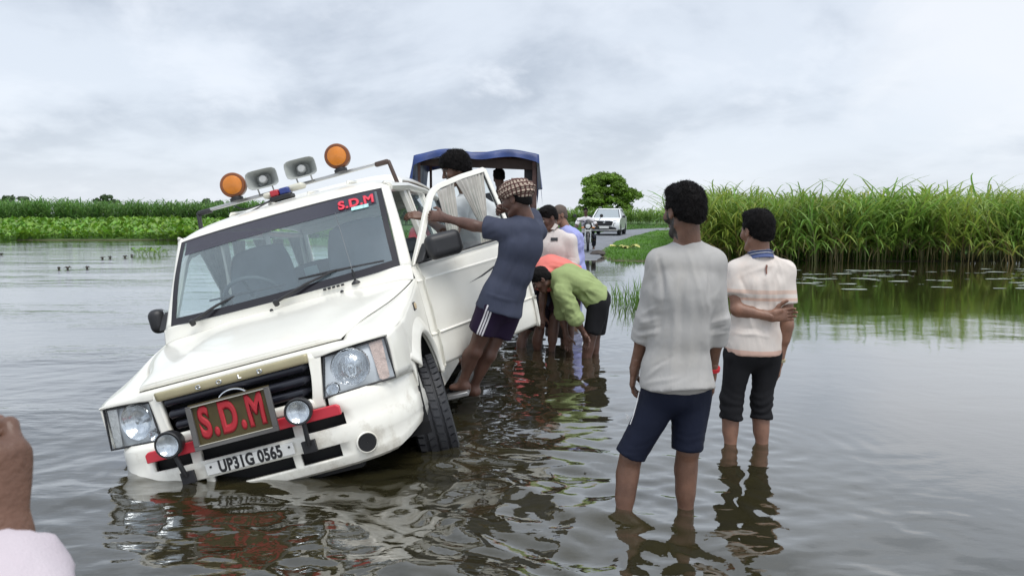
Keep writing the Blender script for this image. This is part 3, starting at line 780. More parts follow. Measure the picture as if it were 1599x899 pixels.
def mir(G):
    """grid rows x half columns (Y>=0, first column at Y=0) -> full width"""
    G = np.asarray(G, dtype=float); L = G[:, :0:-1].copy(); L[:, :, 1] *= -1
    return np.concatenate([L, G], axis=1)
def flip(P): P = np.array(P, dtype=float); P[..., 1] *= -1; return P

# ---- bonnet
hood = [
 [(.716, 0, .934), (.711, .25, .934), (.690, .42, .933), (.664, .50, .931), (.634, .528, .928)],
 [(.722, 0, .954), (.717, .25, .954), (.695, .42, .951), (.668, .50, .946), (.634, .529, .931)],
 [(.690, 0, .980), (.685, .25, .979), (.665, .43, .972), (.630, .51, .962), (.600, .537, .938)],
 [(.450, 0, 1.038), (.450, .27, 1.037), (.440, .44, 1.020), (.425, .55, 1.006), (.405, .594, .981)],
 [(.200, 0, 1.085), (.200, .30, 1.084), (.195, .47, 1.062), (.190, .63, 1.052), (.180, .699, 1.028)],
 [(-.03, 0, 1.122), (-.03, .32, 1.121), (-.03, .50, 1.100), (-.03, .69, 1.092), (-.02, .757, 1.068)],
 [(-.17, 0, 1.146), (-.175, .33, 1.145), (-.185, .52, 1.128), (-.20, .72, 1.115), (-.21, .782, 1.100)],
]
patch('bonnet', mir(hood), 46, 60, M_paint, car, solid=.012)
# ---- cowl between bonnet and windscreen
cowl = [
 [(-.168, 0, 1.138), (-.172, .33, 1.138), (-.182, .52, 1.122), (-.20, .72, 1.110), (-.215, .795, 1.098)],
 [(-.168, 0, 1.165), (-.178, .33, 1.166), (-.195, .52, 1.160), (-.215, .72, 1.158), (-.232, .797, 1.135)],
 [(-.160, 0, 1.188), (-.178, .35, 1.191), (-.200, .55, 1.194), (-.226, .735, 1.200), (-.250, .797, 1.185)],
]
patch('cowl', mir(cowl), 10, 60, M_paint, car, solid=.01)
for k in range(5): mb = MB(); mb.box((-.165, .27 + k * .028, 1.178), (.012, .016, .012)); mb.build('vent_slot', M_black, car)
# ---- front panel: header over lamps and grille, pillars beside the grille, sill under it
hdr = [
 [(.700, 0, .930), (.695, .25, .930), (.676, .42, .929), (.655, .50, .927), (.634, .535, .922), (.634, .64, .918), (.634, .752, .900)],
 [(.748, 0, .928), (.744, .25, .928), (.728, .42, .926), (.702, .50, .924), (.680, .56, .920), (.655, .66, .915), (.640, .752, .898)],
 [(.758, 0, .912), (.754, .25, .912), (.742, .42, .910), (.718, .50, .908), (.694, .58, .906), (.660, .68, .904), (.640, .754, .894)],
 [(.756, 0, .880), (.752, .25, .880), (.744, .42, .880), (.722, .50, .886), (.690, .60, .890), (.656, .70, .891), (.636, .752, .888)],
]
patch('front_panel', mir(hdr), 12, 70, M_paint, car, solid=.012)
for s in (1, -1):
    g = [[(.752, .382, .905), (.745, .402, .905), (.735, .442, .900)], [(.762, .376, .80), (.757, .392, .80), (.752, .423, .80)], [(.772, .356, .70), (.770, .376, .70), (.768, .408, .70)], [(.776, .33, .645), (.775, .365, .645), (.772, .408, .645)]]
    patch('grille_pillar', np.array(g) * (1, s, 1), 14, 8, M_paint, car, solid=.03)
sill = [[(.772, 0, .700), (.772, .2, .700), (.772, .35, .700)], [(.785, 0, .685), (.785, .2, .685), (.782, .36, .685)], [(.785, 0, .650), (.785, .2, .650), (.782, .36, .650)]]
patch('grille_sill', mir(sill), 8, 30, M_paint, car, solid=.02)
# ---- grille with bulging black bars
gr = MB(); gr.box((.66, 0, .78), (.03, .76, .26)); gr.build('grille', M_dark, car)
for z, w, x in ((.852, .365, .755), (.79, .355, .762), (.735, .335, .765)):
    gb = MB(); gb.tube([(x - .045, -w - .005, z), (x - .01, -w + .02, z), (x, 0, z), (x - .01, w - .02, z), (x - .045, w + .005, z)], [.014, .022, .024, .022, .014], 12)
    o = gb.build('grille_bar', mat('grille_black', (.014, .015, .022), .3), car, smooth=True)
em = MB(); em.tube([(.797, math.cos(a) * .080, .782 + math.sin(a) * .060) for a in np.linspace(0, 2 * math.pi, 33)[:-1]], .007, 8, closed=True)
em.build('emblem', M_chrome, car, smooth=True)
# ---- gilt strip with its four letters
gs = [[(.772, 0, .913), (.768, .25, .913), (.758, .385, .913)], [(.783, 0, .906), (.779, .25, .906), (.767, .387, .906)], [(.783, 0, .874), (.779, .25, .874), (.767, .383, .874)], [(.772, 0, .868), (.768, .25, .868), (.758, .380, .868)]]
strip = patch('gilt_strip', mir(gs), 10, 30, M_gold, car, solid=.008)
for ch, y in zip('GOLD', (-.158, -.052, .05, .152)):
    text_obj('letter', ch, .028, M_chrome, strip, frame4((.787, y, .890), (0, 1, 0), (0, 0, 1)), .0012, .001, 1.3)
# ---- bumper
plan = np.array([(.800, 0), (.800, .13), (.800, .20), (.798, .235), (.797, .28), (.793, .36), (.786, .43), (.778, .485), (.765, .53), (.742, .59), (.705, .645), (.655, .69), (.58, .73), (.47, .758), (.335, .788)])
zs = [.685, .655, .602, .545, .535, .465, .460, .398, .388, .350, .332, .326]
offs = [-.018, -.002, .0, .002, .008, .010, .008, .004, .004, -.012, -.045, -.085]
V, F = [], []
nrm2 = np.gradient(plan, axis=0); nrm2 = np.stack([nrm2[:, 1], -nrm2[:, 0]], 1); nrm2 /= np.linalg.norm(nrm2, axis=1)[:, None]
full = np.concatenate([(plan * (1, -1))[:0:-1], plan]); fn = np.concatenate([(nrm2 * (1, -1))[:0:-1], nrm2]); nc = len(full)
for z, of in zip(zs, offs):
    for p_, n_ in zip(full, fn):
        end = np.clip((abs(p_[1]) - .70) / .09, 0, 1)
        zz = z + (end * .05 if z < .45 else 0) + (np.clip((abs(p_[1]) - .45) / .35, 0, 1) * .0)
        V.append((p_[0] + n_[0] * of, p_[1] + n_[1] * of, zz))
for i in range(len(zs) - 1):
    for j in range(nc - 1):
        ym = abs(full[j, 1] + full[j + 1, 1]) / 2; zm = (zs[i] + zs[i + 1]) / 2
        if .545 < zm < .602 and ym < .485 and not (.235 < ym < .28): continue
        if zm > .655 and ym < .40: continue
        if .602 < zm < .655 and ym < .40: continue
        if .398 < zm < .46 and (ym < .20 or .235 < ym < .40): continue
        F.append((i * nc + j, i * nc + j + 1, (i + 1) * nc + j + 1, (i + 1) * nc + j))
bump = mesh_obj('bumper', np.array(V), F, M_paint, car); finish(bump, True, solid=.03, auto=35)
bk = MB(); bk.box((.70, 0, .49), (.06, .98, .36)); bk.build('bumper_recess', M_dark, car)
for s in (1, -1):
    fo = MB(); fo.lathe([(.052, -.03), (.052, .0), (.047, .005), (.043, .0), (.0425, -.03)], (.770, s * .553, .43), (.9, s * .42, 0), 24, caps=False)
    fo.build('fog_hole_rim', [M_paint], car, smooth=True)
    fd = MB(); fd.lathe([(.0428, .004), (.001, .002)], (.770, s * .553, .43), (.9, s * .42, 0), 24, caps=False); fd.build('fog_hole_shade_disc', M_dark, car)  # flat black disc on the uncut bumper; its colour paints the hole's shade
# red bar across, number plate, board
rb = MB(); rb.prism([(-.485, .600), (.485, .600), (.485, .640), (.47, .652), (-.47, .652), (-.485, .640)], (.800, 0, 0), (0, 1, 0), (0, 0, 1), (1, 0, 0), .022)
rb.build('red_bar', M_red, car, bevel=.004)
pl = MB(); pl.box((.822, .004, .502), (.008, .44, .058)); plate = pl.build('number_plate', mat('plate_white', (.74, .74, .71), .4, var=.06, dark=(.4, .34, .25), dscale=20, damt=.12), car, bevel=.003)
text_obj('plate_lettering', 'UP31G 0565', .080, M_black, plate, frame4((.8274, .008, .5015), (0, 1, 0), (0, 0, 1)), .0034, .0, .72, spacing=1.06)
for y in (-.188, .203):
    b_ = MB(); b_.lathe([(.006, 0), (.005, .004)], (.826, y, .512), (1, 0, 0), 10); b_.build('bolt', M_black, plate, smooth=True)
bo = np.array((.868, 0, .722)); bx = np.array((0, 1, 0)); by = unit((-.10, 0, 1))
fr_ = MB(); ez = np.cross(bx, by)
fr_.prism([(-.198, -.104), (.198, -.104), (.198, .104), (-.198, .104)], bo - ez * .006, bx, by, ez, -.016)
board = fr_.build('name_board', mat('board_olive', (.060, .044, .010), .6, var=.2, vscale=14), car)
for (a0, a1, b0, b1) in ((-.206, .206, -.112, -.092), (-.206, .206, .092, .098), (-.206, -.180, -.092, .092), (.180, .206, -.092, .092)):
    q = MB(); q.prism([(a0, b0), (a1, b0), (a1, b1), (a0, b1)], bo - ez * .006, bx, by, ez, .014); q.build('board_frame', mat('board_frame_grey', (.13, .125, .12), .5, metal=.3, var=.2), board, bevel=.002)
text_obj('board_lettering', 'S.D.M', .192, M_redletter, board, frame4(bo + by * .002 + ez * -.003, bx, by), .0125, .0, .58, spacing=1.22)
for (a0, a1, b0, b1) in ((-.180, .180, .0905, .0935), (-.180, .180, -.0925, -.0895)):
    q = MB(); q.prism([(a0, b0), (a1, b0), (a1, b1), (a0, b1)], bo - ez * .0055, bx, by, ez, .0155); q.build('frame_line', mat('pale_line', (.5, .48, .4), .6), board)
# spot lamps on brackets
for s in (-1, 1):
    c_ = np.array((.885, s * .318, .675)); t_ = unit((1, s * .05 + .08, 0))
    mb = MB(); mb.lathe([(.001, -.086), (.012, -.085), (.045, -.07), (.062, -.03), (.064, .0), (.064, .012), (.060, .017), (.053, .014), (.052, .0)], c_, t_, 28, caps=False)
    sp_ = mb.build('spot_lamp', M_black, car, smooth=True)
    mb = MB(); mb.lathe([(.052, .0155), (.040, .004), (.018, -.006), (.001, -.008)], c_, t_, 28, caps=False); mb.build('spot_reflector', M_refl, sp_, smooth=True)
    mb = MB(); mb.lathe([(.053, .0165), (.035, .024), (.001, .027)], c_, t_, 28, caps=False); mb.build('spot_lens', M_lens, sp_, smooth=True)
    mb = MB(); mb.tube([(.86, s * .318, .615), (.855, s * .312, .56), (.845, s * .305, .50)], .012, 8); mb.box((.833, s * .302, .492), (.02, .066, .058)); mb.build('spot_bracket', M_black, sp_, bevel=.002)
# ---- head lamps
for s in (1, -1):
    q = lambda x, y, z: (x, s * y, z)
    A, B, C_, D = q(.636, .734, .884), q(.722, .446, .874), q(.776, .412, .688), q(.655, .742, .684)
    mid = lambda a, b, t: tuple(np.array(a) * (1 - t) + np.array(b) * t)
    gl = [[A, mid(A, B, .5), B], [mid(A, D, .5), np.array(mid(A, C_, .5)) + (.022, 0, 0), mid(B, C_, .5)], [D, mid(D, C_, .5), C_]]
    hl = MB(); hl.tube([A, mid(A, B, .5), B, mid(B, C_, .5), C_, mid(C_, D, .5), D, mid(D, A, .5)], .0055, 8, closed=True)
    lamp = hl.build('head_lamp', M_black, car, smooth=True)
    patch('lens', gl, 10, 10, M_lens, lamp)
    back = np.array(gl) - np.array((.028, 0, 0)); bv, bq = surf(back, 44, 44)
    c_ = np.array(mid(mid(A, B, .60), mid(D, C_, .60), .45)); ax = unit((1, s * .22, 0))
    mb = MB(); mb.lathe([(.094, -.012), (.090, -.006), (.084, -.012), (.070, -.040), (.045, -.058), (.020, -.066), (.001, -.068)], c_, ax, 36, caps=False); mb.build('main_beam_bowl', M_refl, lamp, smooth=True)
    mb = MB(); mb.lathe([(.016, -.066), (.018, -.03), (.012, -.014), (.001, -.012)], c_, ax, 16, caps=False); mb.build('bulb_cap', M_chrome, lamp, smooth=True)
    c2 = np.array(mid(mid(A, B, .90), mid(D, C_, .88), .86)); mb = MB(); mb.lathe([(.032, -.01), (.028, .0), (.024, -.01), (.001, -.03)], c2, ax, 20, caps=False); mb.build('side_lamp_bowl', M_refl, lamp, smooth=True)
    ctr = bv[bq].mean(1); keep = (np.linalg.norm((ctr - c_)[:, 1:], axis=1) > .087) & (np.linalg.norm((ctr - c2)[:, 1:], axis=1) > .029)
    mesh_obj('reflector', bv, bq[keep], mat('lamp_silver', (.66, .68, .70), .35, metal=.15, var=.1), lamp)
    e0, e1, e2, e3 = mid(A, B, .05), mid(A, B, .27), mid(D, C_, .22), mid(D, C_, .08)
    ind = [[e0, mid(e0, e1, .5), e1], [mid(e0, e3, .5), mid(mid(e0, e3, .5), mid(e1, e2, .5), .5), mid(e1, e2, .45)], [mid(e3, e0, .06), mid(e3, e2, .5), mid(e2, e1, .06)]]
    ind = np.array(ind) - np.array((.008, 0, 0))
    patch('indicator', ind, 8, 8, mat('indicator_plastic', (.66, .50, .43) if s > 0 else (.60, .60, .58), .25, var=.25, vscale=40, bump=.5, bscale=140), lamp)
# ---- wings
ARC, ARX, ARZ = (.06, .42), .335, .385
def arch_z(x, c=ARC[0], rx=ARX, rz=ARZ, base=ARC[1], low=.45):
    d = (x - c) / rx
    return base + rz * math.sqrt(1 - d * d) if abs(d) < 1 else low
for s in (1, -1):
    seam = np.array([(.640, .535, .920), (.545, .553, .955), (.405, .597, .979), (.18, .703, 1.022), (-.02, .762, 1.062), (-.21, .790, 1.094)])
    crease = np.array([(.634, .752, .896), (.56, .775, .912), (.43, .795, .935), (.18, .803, .985), (-.02, .805, 1.035), (-.25, .803, 1.10)])
    midl = (seam + crease) / 2 + np.linspace(0, 1, 6)[:, None] * 0 + np.array([(0, 0, z) for z in (.002, .010, .014, .014, .012, .006)])
    G = np.stack([seam, midl, crease], 0) * (1, s, 1)
    patch('wing_top', G, 9, 40, M_paint, car, solid=.01)
    cols = []
    for x in np.r_[np.linspace(.636, .40, 10), np.linspace(.39, -.265, 44)]:
        top = np.array((x, np.interp(-x, -crease[:, 0], crease[:, 1]), np.interp(-x, -crease[:, 0], crease[:, 2])))
        b_ = max(arch_z(x, low=.46), np.interp(x, [.33, .40, .65], [.0, .66, .68]))
        yb = np.interp(x, [-.265, .3, .5, .64], [.79, .79, .775, .742])
        cols.append([top, (x, (top[1] + yb) / 2 + .006, top[2] * .6 + b_ * .4), (x, yb, b_)])
    v_, q_ = surf(np.swapaxes(np.array(cols), 0, 1) * (1, s, 1), 8, 54); v_ = v_.reshape(8, 54, 3)
    o = mesh_obj('wing', v_.reshape(-1, 3), quads(8, 54), M_paint, car); finish(o, True, solid=.012)
    # flared lip round the arch
    lip = []
    for a in np.linspace(rad(-2), rad(168), 40):
        ca, sa = math.cos(a), math.sin(a)
        lip.append([(ARC[0] + (ARX + .12) * ca, s * .788, ARC[1] + (ARZ + .12) * sa), (ARC[0] + (ARX + .07) * ca, s * .808, ARC[1] + (ARZ + .065) * sa), (ARC[0] + (ARX + .015) * ca, s * .822, ARC[1] + (ARZ + .012) * sa), (ARC[0] + (ARX - .008) * ca, s * .80, ARC[1] + (ARZ - .008) * sa)])
    patch('arch_flare', np.array(lip)[9:], 40, 12, M_paint, car, solid=.01)
    wl_ = MB()   # wheel housing
    pr = [(ARC[0] + (ARX + .02) * math.cos(a), ARC[1] + (ARZ + .02) * math.sin(a)) for a in np.linspace(rad(-15), rad(195), 24)]
    V = [(x, s * y, z) for y in (.79, .42) for x, z in pr]; n_ = len(pr)
    wl_.add(V, [(i, i + 1, n_ + i + 1, n_ + i) for i in range(n_ - 1)] + [tuple(range(n_, 2 * n_))]); wl_.build('wheel_housing', M_dark, car)
    mk = MB(); mk.box((.037, s * .807, .958), (.05, .014, .036)); o = mk.build('side_repeater', mat('amber_dull', (.55, .42, .25), .3), car, bevel=.006)
    mk = MB(); mk.box((.045, s * .803, .958), (.062, .012, .048)); mk.build('repeater_rim', M_black, o, bevel=.004)
# ---- windscreen
ws_b = np.array([(-.160, 0, 1.186), (-.172, .30, 1.189), (-.196, .55, 1.194), (-.228, .734, 1.202)])
ws_t = np.array([(-.505, 0, 1.722), (-.515, .28, 1.721), (-.537, .52, 1.717), (-.568, .684, 1.712)])
ws_m = (ws_b + ws_t) / 2 + np.array((.02, 0, .012))
WS = mir(np.stack([ws_b, ws_m, ws_t]))
wv, wq = surf(WS, 40, 60); wg = wv.reshape(40, 60, 3)
wsn = np.cross(wg[1, 30] - wg[0, 30], wg[0, 31] - wg[0, 30]); wsn = unit(wsn); wsn = wsn if wsn[0] > 0 else -wsn
screen = mesh_obj('windscreen', wv, wq, M_glass, car)
def ws_part(name, sel, m, off, parent=screen):
    ii, jj = np.meshgrid(np.arange(39), np.arange(59), indexing='ij'); k = sel(ii / 38, jj / 58).ravel()
    o = mesh_obj(name, wv + wsn * off, wq[k], m, parent); return o
ws_part('black_border', lambda a, b: (a < .06) | (a > .985) | (b < .025) | (b > .972), mat('frit_black', (.016, .014, .018), .25), .002)
ws_part('sun_strip', lambda a, b: (a > .80) & (a < .985) & (b > .035) & (b < .965), glass_mat('strip_tint', (.10, .10, .13), .02, 1.2, .45, (.075, .07, .10)), .003)
def ws_at(a, b):
    i, j = a * 39, b * 59; return wg[int(i), int(j)]
c_ = ws_at(.89, .845); ex = wg[35, 56] - wg[35, 44]; ey = wg[38, 50] - wg[32, 50]
text_obj('strip_lettering', 'S.D.M', .092, mat('pink_red_letters', (.72, .035, .07), .5), screen, frame4(c_ + wsn * .008, ex, ey), .0055, .0, .95, spacing=1.1)
c_ = ws_at(.815, .86); mb = MB(); u_, v_ = unit(ex), unit(ey); mb.prism([(-.055, -.014), (.055, -.014), (.055, .014), (-.055, .014)], c_ + wsn * .008, u_, v_, wsn, .001); mb.build('teal_sticker', mat('teal', (.40, .68, .68), .5, var=.35, vscale=70), screen)
for (p0, p1, p2) in (((-.182, -.56, 1.20), (-.275, -.47, 1.285), (-.255, .02, 1.262)), ((-.150, -.02, 1.185), (-.225, .12, 1.272), (-.255, .645, 1.245))):
    mb = MB(); p0, p1, p2 = map(np.array, (p0, p1, p2)); piv = p0 + np.array((.03, 0, -.01))
    mb.lathe([(.016, -.015), (.018, .01), (.012, .022), (.002, .025)], piv, (.5, 0, .85), 14)
    mid_ = p1 * .55 + p2 * .45 + wsn * .03
    mb.tube([piv + wsn * .012, p0 * .5 + mid_ * .5 + wsn * .02, mid_], [.010, .008, .006], 8)
    w_ = mb.build('wiper', M_black, car, smooth=True)
    bl = MB(); bl.tube([p1 + wsn * .016, p1 * .6 + p2 * .4 + wsn * .02, p2 + wsn * .016], [.006, .011, .006], 6); bl.build('wiper_blade', M_black, w_, smooth=True)
mb = MB(); mb.lathe([(.030, 0), (.028, .008), (.012, .022), (.008, .06), (.004, .09)], (-.20, .455, 1.165), (.1, 0, 1), 16); an = mb.build('aerial', M_black, car, smooth=True)
mb = MB(); mb.tube([(-.192, .455, 1.25), (-.17, .455, 1.60)], .0016, 5); mb.build('aerial_rod', M_greymet, an)
for y in (-.02 - .04, .38): 
    mb = MB(); mb.lathe([(.011, 0), (.011, .008), (.004, .014)], (-.12, y, 1.136), (0, 0, 1), 10); mb.build('washer_jet', M_black, car, smooth=True)
# ---- roof, pillars, flanks
def roof_row(x, zc, w, front=False):
    return [(x, 0, zc), (x, w * .45, zc - .006), (x - .004, w * .78, zc - .022), (x - .012, w * .93, zc - .052), (x - .02, w, zc - .10)]
rows = [[(-.500, 0, 1.724), (-.511, .28, 1.723), (-.535, .52, 1.719), (-.558, .64, 1.716), (-.575, .695, 1.712)],
        [(-.535, 0, 1.752), (-.547, .28, 1.750), (-.572, .52, 1.744), (-.598, .655, 1.736), (-.612, .712, 1.722)],
        [(-.62, 0, 1.792), (-.63, .28, 1.789), (-.66, .53, 1.780), (-.69, .665, 1.762), (-.70, .722, 1.735)],
        roof_row(-.80, 1.826, .725), roof_row(-1.0, 1.846, .725), roof_row(-1.12, 1.852, .725), roof_row(-1.20, 1.888, .722), roof_row(-1.32, 1.906, .72), roof_row(-1.9, 1.922, .72), roof_row(-2.6, 1.912, .715), roof_row(-3.0, 1.88, .71), roof_row(-3.10, 1.80, .70)]
rf = patch('roof', mir(rows), 70, 50, M_paint, car, solid=.012)
for k, y in enumerate((-.42, -.14, .14, .42)):
    mb = MB(); mb.tube([(-.80, y, 1.822), (-.84, y, 1.838), (-1.08, y, 1.856), (-1.12, y, 1.852)], [.004, .012, .012, .004], 8); mb.build('roof_rib', M_paint, rf, smooth=True)
for s in (1, -1):
    f_ = lambda P: np.array(P) * (1, s, 1)
    ap = [[(-.226, .735, 1.196), (-.235, .772, 1.190), (-.262, .800, 1.176)], [(-.40, .712, 1.455), (-.415, .748, 1.45), (-.445, .770, 1.44)], [(-.568, .686, 1.716), (-.585, .716, 1.712), (-.625, .732, 1.70)], [(-.60, .70, 1.74), (-.66, .722, 1.735), (-.72, .73, 1.72)]]
    patch('windscreen_pillar', f_(ap), 24, 8, M_paint, car, solid=.02)
    rl = MB(); rl.tube([f_((-.64, .715, 1.715)), f_((-1.3, .722, 1.755)), f_((-2.2, .715, 1.76)), f_((-3.05, .70, 1.73))], .032, 8); rl.build('roof_rail', M_paint, car, smooth=True)
    for x0, x1, w in ((-1.27, -1.23, .05), (-2.12, -2.10, .06), (-3.02, -3.04, .07)): 
        bp = MB(); bp.add([f_(p) for p in ((x0 - w, .785, 1.15), (x0 + w, .785, 1.15), (x1 + w, .715, 1.76), (x1 - w, .715, 1.76), (x0 - w, .745, 1.15), (x0 + w, .745, 1.15), (x1 + w, .675, 1.76), (x1 - w, .675, 1.76))], [(0, 1, 2, 3), (7, 6, 5, 4), (0, 3, 7, 4), (1, 5, 6, 2), (0, 4, 5, 1), (3, 2, 6, 7)])
        bp.build('door_pillar', M_paint, car, bevel=.006)
    for x0, x1 in ((-1.33, -2.06), (-2.18, -2.95)):
        P = [(x0, .768, 1.16), (x1, .768, 1.16), (x1 + .0, .708, 1.735), (x0 + .0, .708, 1.735)]
        mb = MB(); mb.add([f_(p) for p in P], [(0, 1, 2, 3)]); w_ = mb.build('side_window', M_glass, car)
        mb = MB(); mb.tube([f_(np.array(p) + (0, .008, 0)) for p in P], .016, 6, closed=True); mb.build('window_frame', M_paint if x0 > -2 else M_black, w_, smooth=True)
    cols = []
    x_from = -1.23 if s > 0 else -1.23
    for x in np.r_[np.linspace(x_from, -1.88, 8), np.linspace(-1.89, -2.67, 30), np.linspace(-2.68, -3.12, 8)]:
        b_ = max(arch_z(x, -2.28, .37, .38, .40, .42), .42)
        cols.append([(x, .785, 1.165), (x, .802, 1.05), (x, .803, max(.8, b_ + .05)), (x, .792, b_)])
    v_, q_ = surf(np.swapaxes(np.array(cols), 0, 1) * (1, s, 1), 10, 46); o = mesh_obj('rear_flank', v_, q_, M_paint, car); finish(o, True, solid=.012)
    mb = MB(); mb.box((-.73, s * .745, .445), (1.05, .06, .10)); mb.box((-.73, s * .70, .52), (1.05, .03, .06)); mb.build('door_sill', M_paint, car, bevel=.008)
    mb = MB(); mb.box((-.98, s * .835, .318), (1.25, .15, .03)); st = mb.build('side_step', M_greymet, car, bevel=.008)
    for x in (-.5, -1.4): mb = MB(); mb.box((x, s * .72, .335), (.05, .16, .03)); mb.build('step_bracket', M_black, st)
mb = MB(); mb.box((-3.10, 0, .78), (.05, 1.56, .74)); mb.build('tailgate', M_paint, car, bevel=.02)
mb = MB(); mb.add([(-3.10, -.66, 1.17), (-3.10, .66, 1.17), (-3.07, .62, 1.72), (-3.07, -.62, 1.72)], [(0, 1, 2, 3)]); rw_ = mb.build('rear_window', M_glass, car)
mb = MB(); mb.tube([(-3.10, -.70, 1.15), (-3.10, .70, 1.15), (-3.07, .66, 1.77), (-3.07, -.66, 1.77)], .05, 8, closed=True); mb.build('window_frame', M_paint, rw_, smooth=True)
mb = MB(); mb.box((-1.4, 0, .50), (3.3, 1.40, .06)); mb.build('floor_pan', M_dark, car)
mb = MB(); mb.box((-.22, 0, .80), (.04, 1.42, .62)); mb.build('bulkhead', M_dark, car)
# ---- cabin
dash = [[(-.20, 0, 1.165), (-.21, .4, 1.165), (-.25, .70, 1.165)], [(-.36, 0, 1.185), (-.36, .4, 1.185), (-.37, .70, 1.18)], [(-.47, 0, 1.15), (-.47, .4, 1.15), (-.46, .70, 1.15)], [(-.48, 0, .85), (-.48, .4, .85), (-.47, .70, .85)]]
patch('dashboard', mir(dash), 12, 20, mat('dash_grey', (.20, .23, .25), .7, var=.1), car, solid=.02)
ring_c, ring_n = np.array((-.60, -.33, 1.24)), unit((-.75, 0, .66)); r0 = np.array((0, 1.0, 0)); r1 = np.cross(ring_n, r0)
mb = MB(); mb.tube([ring_c + .185 * (math.cos(a) * r0 + math.sin(a) * r1) for a in np.linspace(0, 2 * math.pi, 29)[:-1]], .014, 8, closed=True)
for a in (.4, 2.7, 4.71): mb.tube([ring_c, ring_c + .18 * (math.cos(a) * r0 + math.sin(a) * r1)], .012, 6)
mb.tube([ring_c, ring_c - ring_n * .25], .03, 8); mb.build('steering_wheel', mat('wheel_grey', (.10, .11, .12), .6), car, smooth=True)
def seat(y, x=-.98, name='front_seat', w=.42, top=1.55):
    mb = MB(); mb.box((x + .27, y, .86), (.50, w, .16)); o = mb.build(name, M_seat, car, bevel=.05, seg=3)
    G = [[(x + .06, y - w / 2, .86), (x + .10, y, .86), (x + .06, y + w / 2, .86)], [(x, y - w / 2, 1.15), (x + .05, y, 1.15), (x, y + w / 2, 1.15)], [(x - .06, y - w / 2 + .02, 1.38), (x - .01, y, 1.40), (x - .06, y + w / 2 - .02, 1.38)], [(x - .09, y - w / 2 + .07, top - .03), (x - .05, y, top), (x - .09, y + w / 2 - .07, top - .03)]]
    p_ = patch('seat_back', G, 20, 14, M_seat, o, solid=.13); return o
seat(.36); seat(-.36)
seat(.30, -1.95, 'rear_seat', .60, 1.42); seat(-.32, -1.95, 'rear_seat', .60, 1.42)
mb = MB(); mb.box((-1.06, -.06, 1.33), (.006, .10, .06)); mb.build('paper_note', mat('note', (.55, .68, .68), .8), car)
def curtain(name, top0, top1, z1, gather, w_tie, z_bot, parent, nrm_, pleats=8, amp=.014, flare=.8):
    """pleated cloth from a top rod to a tie, then flaring"""
    top0, top1 = np.array(top0, float), np.array(top1, float); gather = np.array(gather, float); nrm_ = np.array(nrm_, float)
    d_ = top1 - top0; nu, nv = 26, pleats * 6; V = []
    for i in range(nu):
        t = i / (nu - 1)
        for j in range(nv):
            q = j / (nv - 1); tp = top0 + d_ * q
            gp = gather + unit(d_ * (1, 1, 0)) * (q - .5) * w_tie
            if t < .62:
                k = (t / .62); k = k * k * (3 - 2 * k) * .85 + k * .15; p = tp * (1 - k) + gp * k
            else:
                k = (t - .62) / .38; bt = gather + unit(d_ * (1, 1, 0)) * (q - .5) * (w_tie + k * (np.linalg.norm(d_) * flare - w_tie)); bt = bt + (np.array((0, 0, z_bot - gather[2])) * k); p = bt
            sq = 1 - .45 * math.exp(-((t - .62) / .15) ** 2)
            p = p + nrm_ * amp * sq * math.sin(q * pleats * 2 * math.pi + 1.5 * math.sin(q * 9)) + nrm_ * .006 * math.sin(t * 7 + q * 5)
            V.append(p)
    o = mesh_obj(name, np.array(V), quads(nu, nv), M_curt, parent); return o
for s in (1, -1):
    for x0, x1, g in ((-1.36, -1.62, -1.40), (-1.78, -2.04, -2.0), (-2.22, -2.5, -2.26), (-2.62, -2.92, -2.88)):
        curtain('side_curtain', (x0, s * .69, 1.71), (x1, s * .69, 1.71), 0, (g, s * .72, 1.40), .07, 1.17, car, (0, 1, 0), 5)
curtain('side_curtain', (-.74, -.69, 1.69), (-1.14, -.69, 1.70), 0, (-1.06, -.72, 1.36), .09, 1.17, car, (0, 1, 0), 6)
